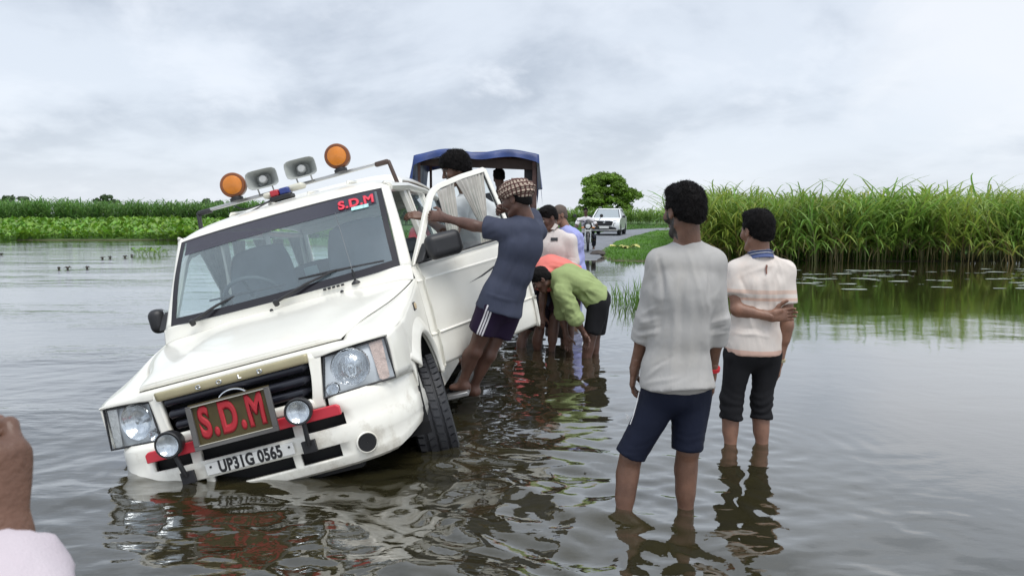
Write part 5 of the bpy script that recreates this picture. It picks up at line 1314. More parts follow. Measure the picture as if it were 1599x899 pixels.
def dims(S, thin=1.0):
    return dict(ua=(.046, .039), fa=(.041, .027), th=(.080, .056), ca=(.052, .035), chest=(.155, .105), waist=(.132, .095), pel=(.150, .108))
def person(label, J, S=1.0, skin=(.16, .085, .052), h=.010, hair='short', face={}, hands={}, clothes=(), hh=.0045, build=1.0, group=None, feet=True, headh=.005, strands=0):
    base = np.array((J['pel'][0], J['pel'][1], min(J['anL'][2], J['anR'][2]) - .07 * S))
    root = empty('person', base); tag(root, label, 'person', group)
    J = {k: np.asarray(v, float) for k, v in J.items()}
    sh = unit(J['shR'] - J['shL']); hp = unit(J['hipR'] - J['hipL']); D = dims(S)
    B = build * S
    allp = np.array([v for k, v in J.items() if k not in ('hf', 'hu')])
    G = Field(allp.min(0) - .19 * S, allp.max(0) + .19 * S, h)
    pel, neck = J['pel'], J['neck']; ax = neck - pel; fr = unit(np.cross(ax, sh)); fr = -fr   # front of the chest
    bow = J.get('bow', np.zeros(3))
    pw = lambda t: pel + ax * t + bow * 4 * t * (1 - t)
    sd = lambda t: unit(hp * (1 - t) + sh * t)
    def torso(F_, e, lowk=0.0, top=.96, hemp=None, hemr=None):
        w = lambda nm, t=1: (D[nm][0] * B + e, D[nm][1] * B + e)
        if hemp is None: F_.ell(pel - ax * .02, pw(.05), w('pel'), w('pel'), hp, .03)
        else: F_.ell(hemp, pw(.10), hemr, w('pel'), hp, .03, flatA=True)
        F_.ell(pw(.02), pw(.36), w('pel'), w('waist'), sd(.2), .03)
        F_.ell(pw(.36), pw(.70), w('waist'), w('chest'), sd(.6), .03)
        F_.ell(pw(.66), pw(.86), w('chest'), (D['chest'][0] * B * .95 + e, D['chest'][1] * B * .82 + e), sh, .03)
        for a in ('L', 'R'):
            s_ = J['sh' + a]; F_.ell(pw(.90) + (s_ - pw(.90)) * .25, s_, .052 * B + e, .050 * B + e, None, .035)
            F_.ell(neck + (J['head'] - neck) * .12 * (1 if e == 0 else .35), pw(.93) + (s_ - pw(.93)) * .62, .042 * B + e * .7, .046 * B + e, None, .03)
    torso(G, 0.0)
    G.ell(neck, neck + (J['head'] - neck) * .7, .057 * S, .053 * S, None, .03)
    for a in ('L', 'R'):
        s_, el, wr = J['sh' + a], J['el' + a], J['wr' + a]
        G.ell(s_, el, .047 * B, .039 * B, None, .02); G.ell(s_ + (el - s_) * .25, s_ + (el - s_) * .65, .043 * B, .044 * B, None, .02)
        G.ell(el, wr, .038 * B, .026 * S, None, .015); G.ell(el + (wr - el) * .08, el + (wr - el) * .4, .040 * B, .037 * B, None, .02)
        hi, kn, an = J['hip' + a], J['kn' + a], J['an' + a]
        G.ell(hi, kn, .082 * B, .053 * B, None, .03)
        bk = J.get('calf' + a, fr * -.012)
        G.ell(kn, an, .050 * B, .033 * S, None, .02); G.ell(kn + (an - kn) * .12 + bk * 1.6, kn + (an - kn) * .45 + bk * 1.6, .050 * B, .045 * B, None, .03); G.ball(kn + (an - kn) * .22 + bk * 2.4, .046 * B, None, .03)
        G.ball(kn + fr * .012 * S, .046 * B, None, .02)
        if feet:
            to = J.get('toe' + a, an + unit(np.array((fr[0], fr[1], 0)) + 1e-6) * .19 * S + np.array((0, 0, -.06 * S)))
            dr = unit(to - an); hl = an - dr * .03 * S + np.array((0, 0, -.045 * S)); sdv = unit(np.cross(dr, (0, 0, 1)))
            G.ell(an, hl, .034 * S, .032 * S, None, .02); G.ell(an + np.array((0, 0, -.03 * S)), to - dr * .05 * S, (.034 * S, .034 * S), (.045 * S, .020 * S), sdv, .02)
            G.ell(hl, to - dr * .05 * S, (.030 * S, .024 * S), (.046 * S, .017 * S), sdv, .02)
            for q in range(5):
                tb = to - dr * (.05 + .006 * q) * S + sdv * (q - 2) * .019 * S * (1 if a == 'R' else -1)
                G.ell(tb, tb + dr * (.045 - .005 * q) * S, (.0125 - .0012 * q) * S, (.011 - .001 * q) * S, None, .006)
    parts = [G.mesh(2)]; cols = [np.tile(np.asarray(skin, float), (len(parts[0][0]), 1))]
    HM = head_frame(J['hf'], J.get('hu', (0, 0, 1))); hv, hq, HL = head_mesh(J['head'], HM, neck, S, headh)
    parts.append((hv, hq)); cols.append(paint_face(HL, skin, **face))
    for a in ('L', 'R'):
        o = hands.get(a, {})
        if o is None: continue
        fo = unit(J['wr' + a] - J['el' + a]); d = unit(np.asarray(o.get('d', fo), float)); pn = np.asarray(o.get('pn', (-sh if a == 'R' else sh) * .8 - fr * .3), float)
        th = np.asarray(o.get('th', fr), float)
        hm = hand_mesh(J['wr' + a], fo, d, pn, th, o.get('curl', .35), S, hh, tcurl=o.get('t', .3)); parts.append(hm); cols.append(np.tile(np.asarray(skin, float) * 1.02, (len(hm[0]), 1)))
    V, Q = cat_mesh(parts)
    mesh_obj('body', V - base, Q, M_skin, root, cols={'skin': np.concatenate(cols)})
    ctx = dict(J=J, S=S, B=B, D=D, sh=sh, hp=hp, fr=fr, ax=ax, pw=pw, torso=torso, base=base, root=root, HM=HM, pel=pel, neck=neck, lo=allp.min(0), hi=allp.max(0), strands=strands)
    if hair: make_hair(ctx, hair)
    for c in clothes: c(ctx)
    return root
def make_hair(c, kind, m=None):
    J, S, M = c['J'], c['S'], c['HM']; C = J['head']; T = lambda x, y, z: C + M @ (np.array((x, y, z)) * S)
    h = .0055; G = Field(C - .2 * S, C + .2 * S, h)
    big = {'short': 0, 'bushy': .018, 'crop': -.004}[kind]
    G.ball(T(0, -.018, .036), np.array((.084 + big, .101 + big, .096 + big)) * S, M, .02)
    G.ball(T(0, -.05, -.02), np.array((.070 + big * .5, .062 + big * .5, .060)) * S, M, .02)
    if kind != 'crop': G.ball(T(0, .035, .095), np.array((.065, .05, .032)) * S, M, .02)
    lowp = T(0, -.07, -.060); frontp = T(0, .082, .052)
    n_ = M @ np.array((0, .62, -.80)); G.cut(T(0, .035, .012) , M @ np.array((0, .55, -.84)))
    G.cut(T(0, 0, -.072), M @ np.array((0, .15, -1)))
    V, Q = G.mesh(1)
    N = vnormals(V, Q); k = fbm(V * (55 if kind != 'bushy' else 42), 3)
    V = V + N * (k * (.0035 if kind != 'crop' else .0015) * (1.6 if kind == 'bushy' else 1))[:, None]
    if c.get('strands'):      # short curling locks standing off the scalp
        r = np.random.default_rng(int(abs(C[0]) * 1000)); n = c['strands']; i = r.integers(0, len(V), n)
        low = ((V[i] - C) @ M)[:, 2] / S; i = i[low > -.045]; n = len(i)
        d = vnormals(V, Q)[i] + r.normal(0, .55, (n, 3)) + M @ np.array((0, -.1, .25))
        L = r.uniform(.006, .015, n) * (1.5 if kind == 'bushy' else 1)
        sv, sf, _ = blades(V[i] - vnormals(V, Q)[i] * .003, d, L, np.full(n, .0011), r.uniform(.3, 2.2, n), 3, np.zeros((n, 3)), twist=r.uniform(-1.5, 1.5, n))
        o_ = len(V); V = np.concatenate([V, sv]); Q = np.concatenate([Q, sf + o_])
    mesh_obj('hair', V - c['base'], Q, m or M_hair, c['root'])
def shirt(name, m, e=.014, hem=.10, hemw=None, sleeve=('u', .62), h=.010, slv_e=.014, folds=(.010, .006), scr=.0, pull=(0, 0, 0), seed=1, open_=None, cuff=True, slack=0.0, lines=()):
    """torso cloth with sleeves; hem = metres below the hip centre; sleeve u/f fraction along upper arm / forearm"""
    def go(c):
        J, S, B = c['J'], c['S'], c['B']
        G = Field(c['lo'] - .26 * S, c['hi'] + .26 * S, h)
        dn = unit(-c['ax'] + np.asarray(c['J'].get('hang', (0, 0, 0)), float)); hp_ = c['pel'] + dn * hem + np.asarray(pull, float)
        hw = hemw or (c['D']['pel'][0] * B + e + .018 + slack, c['D']['pel'][1] * B + e + .02 + slack)
        c['torso'](G, e, hemp=hp_, hemr=hw)
        for a in ('L', 'R'):
            s_, el, wr = J['sh' + a], J['el' + a], J['wr' + a]
            if sleeve[0] == 'u': G.ell(s_, s_ + (el - s_) * sleeve[1], .054 * B + slv_e, .050 * B + slv_e * 1.5, None, .03, flatB=True)
            else:
                G.ell(s_, el, .052 * B + slv_e, .043 * B + slv_e, None, .03); G.ell(el, el + (wr - el) * sleeve[1], .043 * B + slv_e, .038 * B + slv_e, None, .02, flatB=True)
                if cuff and sleeve[1] < .6:
                    t0 = sleeve[1]; p = el + (wr - el) * t0; G.ell(p - unit(wr - el) * .05 * S, p, .043 * B + slv_e * 1.1, .041 * B + slv_e * 1.25, None, .012, flatB=True)
        G.cut(hp_, dn)
        V, Q = G.mesh(2)
        vert = c['ax']
        L_ = np.linalg.norm(vert)
        V = fold(V, Q, vert + .18 * L_ * c['sh'], 8.5, 1.0, folds[0] * 1.9, seed, ridge=False)
        V = fold(V, Q, vert - .30 * L_ * c['sh'], 16, 1.6, folds[1] * 2.0, seed + 3, mask=np.clip(vnoise(V * 4.5 + seed) + .35, 0, 1))
        V = fold(V, Q, vert * .35 + .8 * L_ * c['sh'], 15, 3.0, folds[1] * 1.8, seed + 7, mask=np.clip(vnoise(V * 5 + seed + 40) * 1.6 - .1, 0, 1))
        V = lap(V, Q)
        if scr:
            for a in ('L', 'R'):
                s_, el, wr = J['sh' + a], J['el' + a], J['wr' + a]; q = el + (wr - el) * (sleeve[1] * .5 if sleeve[0] == 'f' else 0)
                mk = np.exp(-(np.linalg.norm(V - q, axis=1) / .10) ** 2); d_ = unit(wr - s_)
                V = V + vnormals(V, Q) * (mk * scr * (np.sin(V @ d_ * 165 + 7 * vnoise(V * 11)) * (.6 + .6 * vnoise(V * 16 + 8))))[:, None]
        if lines: V = crease(V, Q, lines)
        at_ = {}
        if open_ is not None: at_ = {k: fn(V, c) for k, fn in open_.items()}
        o = mesh_obj(name, V - c['base'], Q, m, c['root'], attrs=at_); c['shirt'] = o; return o
    return go
def trousers(name, m, leg=('t', .75), e=.016, he=.03, h=.010, folds=(.009, .006), seed=2, attrs=None, scr=0.0, waist=.10, crotch=.02):
    """shorts or trousers: leg t = fraction along thigh, c = fraction along calf"""
    def go(c):
        J, S, B = c['J'], c['S'], c['B']; D = c['D']
        G = Field(c['lo'] - .26 * S, c['hi'] + .26 * S, h)
        G.ell(c['pel'] - c['ax'] * .06, c['pw'](waist), (D['pel'][0] * B + e, D['pel'][1] * B + e), (D['pel'][0] * B * .96 + e * .5, D['pel'][1] * B * .96 + e * .5), c['hp'], .03, flatB=True)
        for a in ('L', 'R'):
            hi, kn, an = J['hip' + a], J['kn' + a], J['an' + a]
            if leg[0] == 't': G.ell(hi, hi + (kn - hi) * leg[1], 0.086 * B + e, (.060 + .022 * (1 - leg[1])) * B + he, None, .03, flatB=True)
            else:
                G.ell(hi, kn, .084 * B + e, .060 * B + e * 1.2, None, .03); G.ell(kn, kn + (an - kn) * leg[1], .060 * B + e * 1.2, .050 * B + he, None, .025, flatB=True)
        V, Q = G.mesh(2)
        lg = unit(J['knL'] - J['hipL'] + J['knR'] - J['hipR'])
        V = fold(V, Q, lg + .35 * c['hp'], 8, 1.4, folds[0] * 1.8, seed, ridge=False); V = fold(V, Q, lg - .6 * c['hp'], 15, 2.6, folds[1] * 2.0, seed + 5, mask=np.clip(vnoise(V * 5 + seed) + .3, 0, 1)); V = lap(V, Q)
        if scr:
            for a in ('L', 'R'):
                q = J['kn' + a] + (J['an' + a] - J['kn' + a]) * leg[1] * (.75 if leg[0] == 'c' else 0); mk = np.exp(-(np.linalg.norm(V - q, axis=1) / .13) ** 2)
                V = V + vnormals(V, Q) * (mk * scr * (np.sin(V[:, 2] * 135 + 8 * vnoise(V * 9)) * (.6 + .6 * vnoise(V * 15 + 8))))[:, None]
        at_ = {k: fn(V, c) for k, fn in (attrs or {}).items()}
        o = mesh_obj(name, V - c['base'], Q, m, c['root'], attrs=at_); c['pants'] = o; return o
    return go
def stripe_mat(name, base, line, attr, bands, rough=.8):
    """cloth with lines where a stored coordinate lies in narrow bands"""
    m, nt, p = new_mat(name); N = nt.nodes; a = N.new('ShaderNodeAttribute'); a.attribute_name = attr; acc = None
    for c0, hw in bands:
        s = N.new('ShaderNodeMath'); s.operation = 'SUBTRACT'; lnk(nt, a.outputs['Fac'], s.inputs[0]); s.inputs[1].default_value = c0
        b_ = N.new('ShaderNodeMath'); b_.operation = 'ABSOLUTE'; lnk(nt, s.outputs[0], b_.inputs[0])
        l = N.new('ShaderNodeMapRange'); lnk(nt, b_.outputs[0], l.inputs[0]); l.inputs[1].default_value = hw * .75; l.inputs[2].default_value = hw * 1.1; l.inputs[3].default_value = 1; l.inputs[4].default_value = 0
        if acc is None: acc = l.outputs[0]
        else:
            k = N.new('ShaderNodeMath'); k.operation = 'MAXIMUM'; lnk(nt, acc, k.inputs[0]); lnk(nt, l.outputs[0], k.inputs[1]); acc = k.outputs[0]
    co = N.new('ShaderNodeTexCoord'); n = N.new('ShaderNodeTexNoise'); n.inputs['Scale'].default_value = 12; n.inputs['Detail'].default_value = 5; lnk(nt, co.outputs['Object'], n.inputs['Vector'])
    v = N.new('ShaderNodeMix'); v.data_type = 'RGBA'; lnk(nt, n.outputs['Fac'], v.inputs[0]); v.inputs[6].default_value = (*[k * .85 for k in base], 1); v.inputs[7].default_value = (*[k * 1.15 for k in base], 1)
    mx = N.new('ShaderNodeMix'); mx.data_type = 'RGBA'; lnk(nt, acc, mx.inputs[0]); lnk(nt, v.outputs[2], mx.inputs[6]); mx.inputs[7].default_value = (*line, 1)
    lnk(nt, mx.outputs[2], p.inputs['Base Color']); p.inputs['Roughness'].default_value = rough; p.inputs['Specular IOR Level'].default_value = .2
    return m
def px(D0, **k):
    """joints given as (u, v[, extra distance])"""
    return {n: (at(v[0], v[1], D0 + (v[2] if len(v) > 2 else 0)) if n not in ('hf', 'hu', 'bow', 'hang') else np.array(v, float)) for n, v in k.items()}
# ================================================================== the people
def seen_pt(o, c, u, v, lift):
    """the point of a cloth mesh met by this line of sight, lifted a little off the cloth"""
    V = np.empty(len(o.data.vertices) * 3, np.float32); o.data.vertices.foreach_get('co', V); V = V.reshape(-1, 3) + c['base']
    d = ray(u, v); d = d / np.linalg.norm(d); w = V - EYE; t = w @ d; e = np.linalg.norm(w - np.outer(t, d), axis=1)
    k = np.where(e < max(.016, e.min() * 1.2))[0]; k = k[np.argmin(t[k])]; return EYE + d * (t[k] - lift) - c['base']
SK1, SK2, SK3 = (.235, .120, .078), (.15, .075, .047), (.105, .05, .034)
NO = dict(eyes=False, brow=False)

# ---- 1 man in the grey long-sleeved shirt, seen from behind
FOLD1 = [(1072, 392, 1092, 452, .007, 6), (1092, 452, 1100, 520, .006, 7), (1058, 420, 1048, 600, .006, 8), (1080, 470, 1074, 605, .007, 8), (1066, 440, 1062, 560, -.005, 6), (1104, 430, 1106, 590, .006, 7), (1096, 540, 1094, 606, -.005, 5),
         (1030, 400, 1036, 470, -.009, 5), (1036, 470, 1028, 540, -.006, 6), (1112, 400, 1106, 470, -.008, 5), (1012, 590, 1040, 560, .006, 5), (1018, 572, 1050, 556, -.005, 4), (1008, 600, 1060, 588, .004, 5), (1040, 430, 1060, 520, .004, 7),
         (998, 505, 1032, 497, .006, 4), (996, 517, 1030, 510, -.006, 3.5), (996, 524, 1028, 519, .006, 3.5), (1003, 490, 1027, 480, .004, 4), (1110, 505, 1138, 497, .006, 4), (1110, 516, 1136, 510, -.006, 3.5), (1110, 524, 1136, 520, .005, 3.5)]
FOLD2 = [(1199, 430, 1203, 520, .006, 4), (1192, 440, 1190, 520, -.005, 4), (1176, 430, 1170, 520, .005, 6), (1210, 440, 1214, 520, .005, 5), (1158, 430, 1166, 470, -.006, 4), (1214, 425, 1212, 470, -.007, 4), (1150, 520, 1200, 525, .006, 4), (1160, 512, 1190, 516, -.004, 3), (1183, 440, 1182, 510, .004, 4)]
FOLD3 = [(800, 380, 775, 460, .007, 6), (820, 380, 805, 470, .007, 6), (790, 370, 782, 400, -.007, 5), (760, 460, 800, 470, .005, 5), (810, 400, 790, 450, -.006, 5), (775, 362, 760, 372, -.006, 4), (770, 345, 750, 360, .005, 4)]
J = px(3.30, head=(1068, 330), hf=(-.42, .90, -.10), neck=(1074, 386, .0), shL=(1031, 410, .0), shR=(1111, 411, .02), pel=(1055, 596, .0),
       elL=(1011, 498, .03), wrL=(991, 575, .10), elR=(1122, 500, .02), wrR=(1111, 583, .10), hipL=(1034, 612, .0), hipR=(1079, 612, .02),
       knL=(985, 712, .0), anL=(967, 855, -.06), knR=(1074, 702, .0), anR=(1068, 850, .0))
def near_line(V, c):
    return (V - c['J']['hipL']) @ unit(np.cross(unit(c['J']['knL'] - c['J']['hipL']), (0, 1, 0)))
def near_collar(c):
    pass
def side_mark(c):
    """white piping and a small white triangle on the left leg of the shorts"""
    J = c['J']; hi, kn = J['hipL'], J['knL']; a = unit(kn - hi); out = unit(np.cross(a, (0, 1, 0))); out = out if out[0] < 0 else -out
    mw = cloth('white_print', (.7, .7, .7), var=0)
    surf_pt = lambda u, v: seen_pt(c['pants'], c, u, v, .004) + c['base']
    mb = MB(); mb.tube([surf_pt(u, v) - c['base'] for u, v in ((998, 612), (994, 630), (989, 648), (984, 662))], .0022, 5); mb.build('piping', mw, c['pants'], smooth=True)
    mb = MB(); pts = [surf_pt(u, v) - c['base'] for u, v in ((977, 645), (983, 650), (979, 656))]; mb.add(pts + [p + np.array((0, .003, 0)) for p in pts], [(0, 1, 2), (3, 5, 4), (0, 3, 4, 1), (1, 4, 5, 2), (2, 5, 3, 0)]); mb.build('triangle_print', mw, c['pants'])
def wristband(a, t, m, r=.036, name='wristband'):
    def go(c):
        J = c['J']; w, e = J['wr' + a], J['el' + a]; p = w + (e - w) * t - c['base']; ax_ = unit(w - e); mb = MB()
        mb.lathe([(r - .004, -.009), (r, -.008), (r, .008), (r - .004, .009)], p, ax_, 22); mb.build(name, m, c['root'], smooth=True)
    return go
person('bearded man in loose pale grey long-sleeved shirt and navy shorts standing in the water', J, .99, SK2, .0075, 'short', dict(beard=True), hh=.0036, headh=.0045, build=.92, strands=9000,
       hands=dict(L=dict(d=(-.10, .10, -1), pn=(.95, -.2, .1), th=(.0, 1, 0), curl=(.55, .5, .45, .4)), R=dict(d=(-.05, .1, -1), pn=(-.95, -.2, .1), th=(0, 1, 0), curl=.4)),
       clothes=[shirt('shirt', cloth('grey_white_shirt', (.40, .39, .375), dark=(.38, .345, .28), dscale=3.5, damt=.30, var=.03), .017, .018, (.168, .132), ('f', .42), .0075, .012, (.0055, .0030), .0015, (.01, -.02, -.015), 4, lines=FOLD1),
                trousers('shorts', cloth('navy_shorts', (.007, .010, .024), rough=.7), ('t', 1.0), .008, .020, .0075, (.009, .006), 3, scr=.002), side_mark, wristband('R', .10, cloth('red_thread', (.5, .03, .04)))])

# ---- 2 man in the stained polo shirt, one arm folded behind his back
J = px(4.26, head=(1182, 361), hf=(-.36, .93, -.08), neck=(1186, 404), shL=(1151, 424, .0), shR=(1223, 424, .02), pel=(1177, 540), bow=(0, .0, 0),
       elL=(1150, 483, -.06), wrL=(1204, 494, -.13), elR=(1229, 505, .0), wrR=(1217, 564, .04), hipL=(1157, 552), hipR=(1198, 552, .02),
       knL=(1143, 622, .02), anL=(1139, 735), knR=(1189, 622, .03), anR=(1190, 735))
def polo_mat():
    m = cloth('stained_polo', (.66, .60, .55), dark=(.60, .38, .26), dscale=3.2, damt=.35)
    nt = m.node_tree; N = nt.nodes; p = N['Principled BSDF']; src = p.inputs['Base Color'].links[0].from_socket
    a = N.new('ShaderNodeAttribute'); a.attribute_name = 'band'
    prev = src
    for lo, hi, colr, k in ((.275, .292, (.62, .36, .25), .6), (.315, .338, (.62, .38, .27), .5), (-.06, -.01, (.62, .30, .20), .55)):
        r = N.new('ShaderNodeMath'); r.operation = 'COMPARE'; lnk(nt, a.outputs['Fac'], r.inputs[0]); r.inputs[1].default_value = (lo + hi) / 2; r.inputs[2].default_value = (hi - lo) / 2
        g = N.new('ShaderNodeMath'); g.operation = 'MULTIPLY'; lnk(nt, r.outputs[0], g.inputs[0]); g.inputs[1].default_value = k
        mx = N.new('ShaderNodeMix'); mx.data_type = 'RGBA'; lnk(nt, g.outputs[0], mx.inputs[0]); lnk(nt, prev, mx.inputs[6]); mx.inputs[7].default_value = (*colr, 1); prev = mx.outputs[2]
    lnk(nt, prev, p.inputs['Base Color']); return m
def polo_collar(c):
    J, S = c['J'], c['S']; p = c['neck'] - c['base'] + np.array((0, -.008, .012)); ax_ = unit(np.array((-.05, .30, 1)))
    for nm, r0, h0, h1, colr in (('collar', .0, -.018, .030, (.10, .13, .26)), ('collar_stripe', .002, .006, .013, (.62, .62, .62)), ('collar_stripe', .002, .021, .026, (.55, .56, .60))):
        mb = MB(); mb.lathe([(.078 + r0, h0), (.073 + r0, (h0 + h1) / 2), (.067 + r0, h1), (.060, h1), (.060, h0)], p, ax_, 28, caps=False); mb.build(nm, cloth('polo_' + nm, colr), c['root'], smooth=True)
def stain(c):
    o = c['shirt']; sp = lambda u, v: seen_pt(o, c, u, v, .002)
    P = [sp(u, v) for u, v in ((1196, 413), (1199, 414), (1198, 420), (1198, 428), (1196, 428), (1195, 419))]
    mb = MB(); mb.add(P, [tuple(range(6))]); mb.build('mud_stain', cloth('stain_brown', (.20, .10, .08)), o)
person('man in dirty cream polo shirt and rolled black trousers, one arm folded behind his back', J, .99, SK1, .008, 'short', dict(beard=False), hh=.004, headh=.005, build=.92, strands=7000,
       hands=dict(L=dict(d=(1, -.05, .12), pn=(.1, -.9, .1), th=(0, 0, 1), curl=(.6, .6, .65, .7)), R=dict(d=(-.05, .1, -1), pn=(-.9, .2, 0), th=(0, 1, 0), curl=.5)),
       clothes=[shirt('polo_shirt', polo_mat(), .014, .045, (.158, .122), ('u', .62), .008, .013, (.005, .0035), 0, (0, 0, 0), 9, lines=FOLD2, open_={'band': lambda V, c: (V - c['pel']) @ unit(c['ax'])}),
                trousers('trousers', cloth('black_trousers', (.012, .012, .014)), ('c', .27), .008, .020, .008, (.009, .007), 8, scr=.006), polo_collar, stain, wristband('R', .05, M_gold, .033, 'bracelet')])

# ---- 3 man in the blue T-shirt and checked turban, standing on the step of the car
J = px(4.86, head=(806, 311, .0), hf=(-.86, .42, -.28), neck=(822, 345, .0), shL=(797, 361, -.07), shR=(838, 362, .14), pel=(781, 470, .0), bow=(.03, -.01, .0),
       elL=(742, 353, -.02), wrL=(693, 340, .09), elR=(822, 330, .30), wrR=(793, 325, .34), hipL=(768, 482, -.03), hipR=(792, 486, .10),
       knL=(741, 548, .00), anL=(723, 596, .06), toeL=(699, 608, .10), knR=(763, 553, .09), anR=(739, 604, .15), toeR=(716, 616, .2))
three = [(-.020, .0055), (-.003, .0055), (.014, .0055)]
def leg_line(V, c):
    hi, kn = c['J']['hipL'], c['J']['knL']; a = unit(kn - hi); f = unit(np.cross(a, (.25, 1, 0))); q = (V - hi) @ f - .012
    fac = (V - hi) @ np.array((-.35, -1, 0)); return np.where(fac > .02, q, 9.0)
def turban(c):
    J, S, M = c['J'], c['S'], c['HM']; C = J['head']; T = lambda x, y, z: C + M @ (np.array((x, y, z)) * S)
    h = .006; G = Field(C - .22, C + .22, h); G.ball(T(0, -.012, .062), np.array((.098, .115, .072)), M, .02); G.ball(T(0, -.02, .045), np.array((.104, .122, .040)), M, .02); G.ball(T(0, -.07, .03), np.array((.075, .06, .05)), M, .02)
    G.cut(T(0, .02, .012), M @ np.array((0, .30, -1)))
    V, Q = G.mesh(1); L = (V - C) @ M; ang = np.arctan2(L[:, 0], L[:, 1]); N = vnormals(V, Q)
    V = V + N * (.006 * np.sin((L[:, 2] + .018 * np.sin(ang * 1.0 + .6)) * 210) + .004 * fbm(V * 40, 2))[:, None]
    m, nt, p = new_mat('checked_cloth'); Nn = nt.nodes
    def att(nm):
        a = Nn.new('ShaderNodeAttribute'); a.attribute_name = nm; s = Nn.new('ShaderNodeMath'); s.operation = 'SINE'; lnk(nt, a.outputs['Fac'], s.inputs[0]); r = Nn.new('ShaderNodeMapRange'); lnk(nt, s.outputs[0], r.inputs[0]); r.inputs[1].default_value = .1; r.inputs[2].default_value = .55; return r.outputs[0]
    k = Nn.new('ShaderNodeMath'); k.operation = 'MAXIMUM'; lnk(nt, att('cu'), k.inputs[0]); lnk(nt, att('cv'), k.inputs[1])
    mx = Nn.new('ShaderNodeMix'); mx.data_type = 'RGBA'; lnk(nt, k.outputs[0], mx.inputs[0]); mx.inputs[6].default_value = (.46, .38, .30, 1); mx.inputs[7].default_value = (.085, .035, .03, 1)
    lnk(nt, mx.outputs[2], p.inputs['Base Color']); p.inputs['Roughness'].default_value = .9
    mesh_obj('turban', V - c['base'], Q, m, c['root'], attrs={'cu': ang * 26, 'cv': (L[:, 2] + .018 * np.sin(ang + .6)) * 420})
person('man in blue T-shirt and checked turban clinging to the open car door', J, .97, SK3, .008, 'crop', dict(), hh=.004, headh=.005, build=.95,
       hands=dict(L=dict(d=(-.95, .1, .15), pn=(-.1, .9, -.2), th=(0, .1, 1), curl=(.95, .95, .95, .9), t=.5), R=dict(d=(-.7, -.5, -.1), pn=(-.2, -.9, -.3), th=(0, 0, 1), curl=.8)),
       clothes=[shirt('t_shirt', cloth('blue_t_shirt', (.052, .060, .092), dark=(.078, .082, .11), dscale=4, damt=.4), .020, .075, (.168, .150), ('u', .72), .008, .016, (.006, .004), 0, (.012, 0, 0), 12, lines=FOLD3),
                trousers('shorts', stripe_mat('striped_shorts', (.020, .011, .032), (.72, .70, .72), 'side', three), ('t', .55), .016, .03, .008, (.009, .006), 13, attrs={'side': leg_line}), turban])

# ---- 4 man in the white T-shirt behind the open door
J = px(5.75, head=(711, 265, -.05), hf=(-.84, -.34, -.34), neck=(733, 306, .0), shL=(716, 324, -.14), shR=(768, 332, .12), pel=(742, 440, .1), bow=(.02, 0, 0),
       elL=(708, 372, -.42), wrL=(664, 340, -.62), elR=(778, 395, .15), wrR=(758, 440, .05), hipL=(731, 452, .0), hipR=(754, 452, .16),
       knL=(722, 510, -.02), anL=(716, 556, .08), toeL=(706, 566, -.02), knR=(742, 512, .22), anR=(737, 560, .25), toeR=(728, 570, .2))
person('man with bushy hair in white T-shirt standing behind the open car door', J, 1.02, SK2, .009, 'bushy', dict(), hh=.0045, headh=.005, strands=6000,
       hands=dict(L=dict(d=(-.9, -.2, .2), pn=(.1, .5, -.7), th=(0, -.4, .8), curl=.55), R=dict(curl=.5)),
       clothes=[shirt('t_shirt', cloth('white_t_shirt', (.64, .64, .65)), .018, .10, None, ('u', .7), .009, .02, (.009, .006), 0, (0, 0, 0), 15), trousers('trousers', cloth('grey_trousers', (.05, .05, .06)), ('c', .5), .012, .03, .011, (.008, .005), 16)])

# ---- 5 man in the cream shirt, looking down, with a dark phone in his pocket
J = px(7.75, head=(856, 340, -.03), hf=(-.80, -.42, -.42), neck=(866, 366, .0), shL=(889, 377, -.10), shR=(850, 374, .12), pel=(871, 432, .02), bow=(-.03, -.03, 0),
       elL=(894, 408, -.10), wrL=(884, 434, -.22), elR=(848, 405, .1), wrR=(846, 430, -.05), hipL=(882, 440, -.06), hipR=(864, 440, .08), knL=(881, 492, -.05), anL=(880, 548, -.05), knR=(863, 492, .08), anR=(862, 545, .08))
def placket(c):
    sp = lambda u, v, lift=.004: seen_pt(c['shirt'], c, u, v, lift)
    P = [sp(u, v, .006) for u, v in ((860, 371), (871, 371), (871, 376), (860, 376))]; mb = MB(); mb.add(P + [p + np.array((0, .008, 0)) for p in P], [(0, 3, 2, 1), (4, 5, 6, 7), (0, 1, 5, 4), (1, 2, 6, 5), (2, 3, 7, 6), (3, 0, 4, 7)]); mb.build('pocket_phone', M_black, c['shirt'])
    mw = cloth('collar_cream', (.62, .57, .53))
    for s, poly in ((1, ((866, 348), (872, 352), (866, 359), (859, 358))), (-1, ((858, 358), (853, 362), (851, 357), (856, 352)))):
        ps = [sp(u, v, .014) for u, v in poly]; mb = MB(); mb.add(ps + [p + np.array((0, .02, 0)) for p in ps], [(0, 3, 2, 1), (4, 5, 6, 7), (0, 1, 5, 4), (1, 2, 6, 5), (2, 3, 7, 6), (3, 0, 4, 7)]); mb.build('collar', mw, c['shirt'], bevel=.003)
    for u, v in ((857, 380), (856, 392), (855, 404)):
        mb = MB(); mb.lathe([(.006, 0), (.005, .003)], sp(u, v, .004), (-.4, -1, 0), 8); mb.build('button', mw, c['shirt'])
person('dark haired man in cream shirt with phone in its chest pocket, looking down', J, .98, SK3, .011, 'short', dict(stache=True), hh=.006, headh=.0055, build=1.05, strands=3000,
       clothes=[shirt('shirt', cloth('cream_shirt', (.62, .56, .53)), .02, .12, None, ('f', .8), .010, .016, (.010, .006), .004, (0, 0, 0), 21, cuff=False), trousers('trousers', cloth('brown_trousers', (.05, .04, .035)), ('c', .6), .014, .03, .013, (.008, .005), 22), placket])

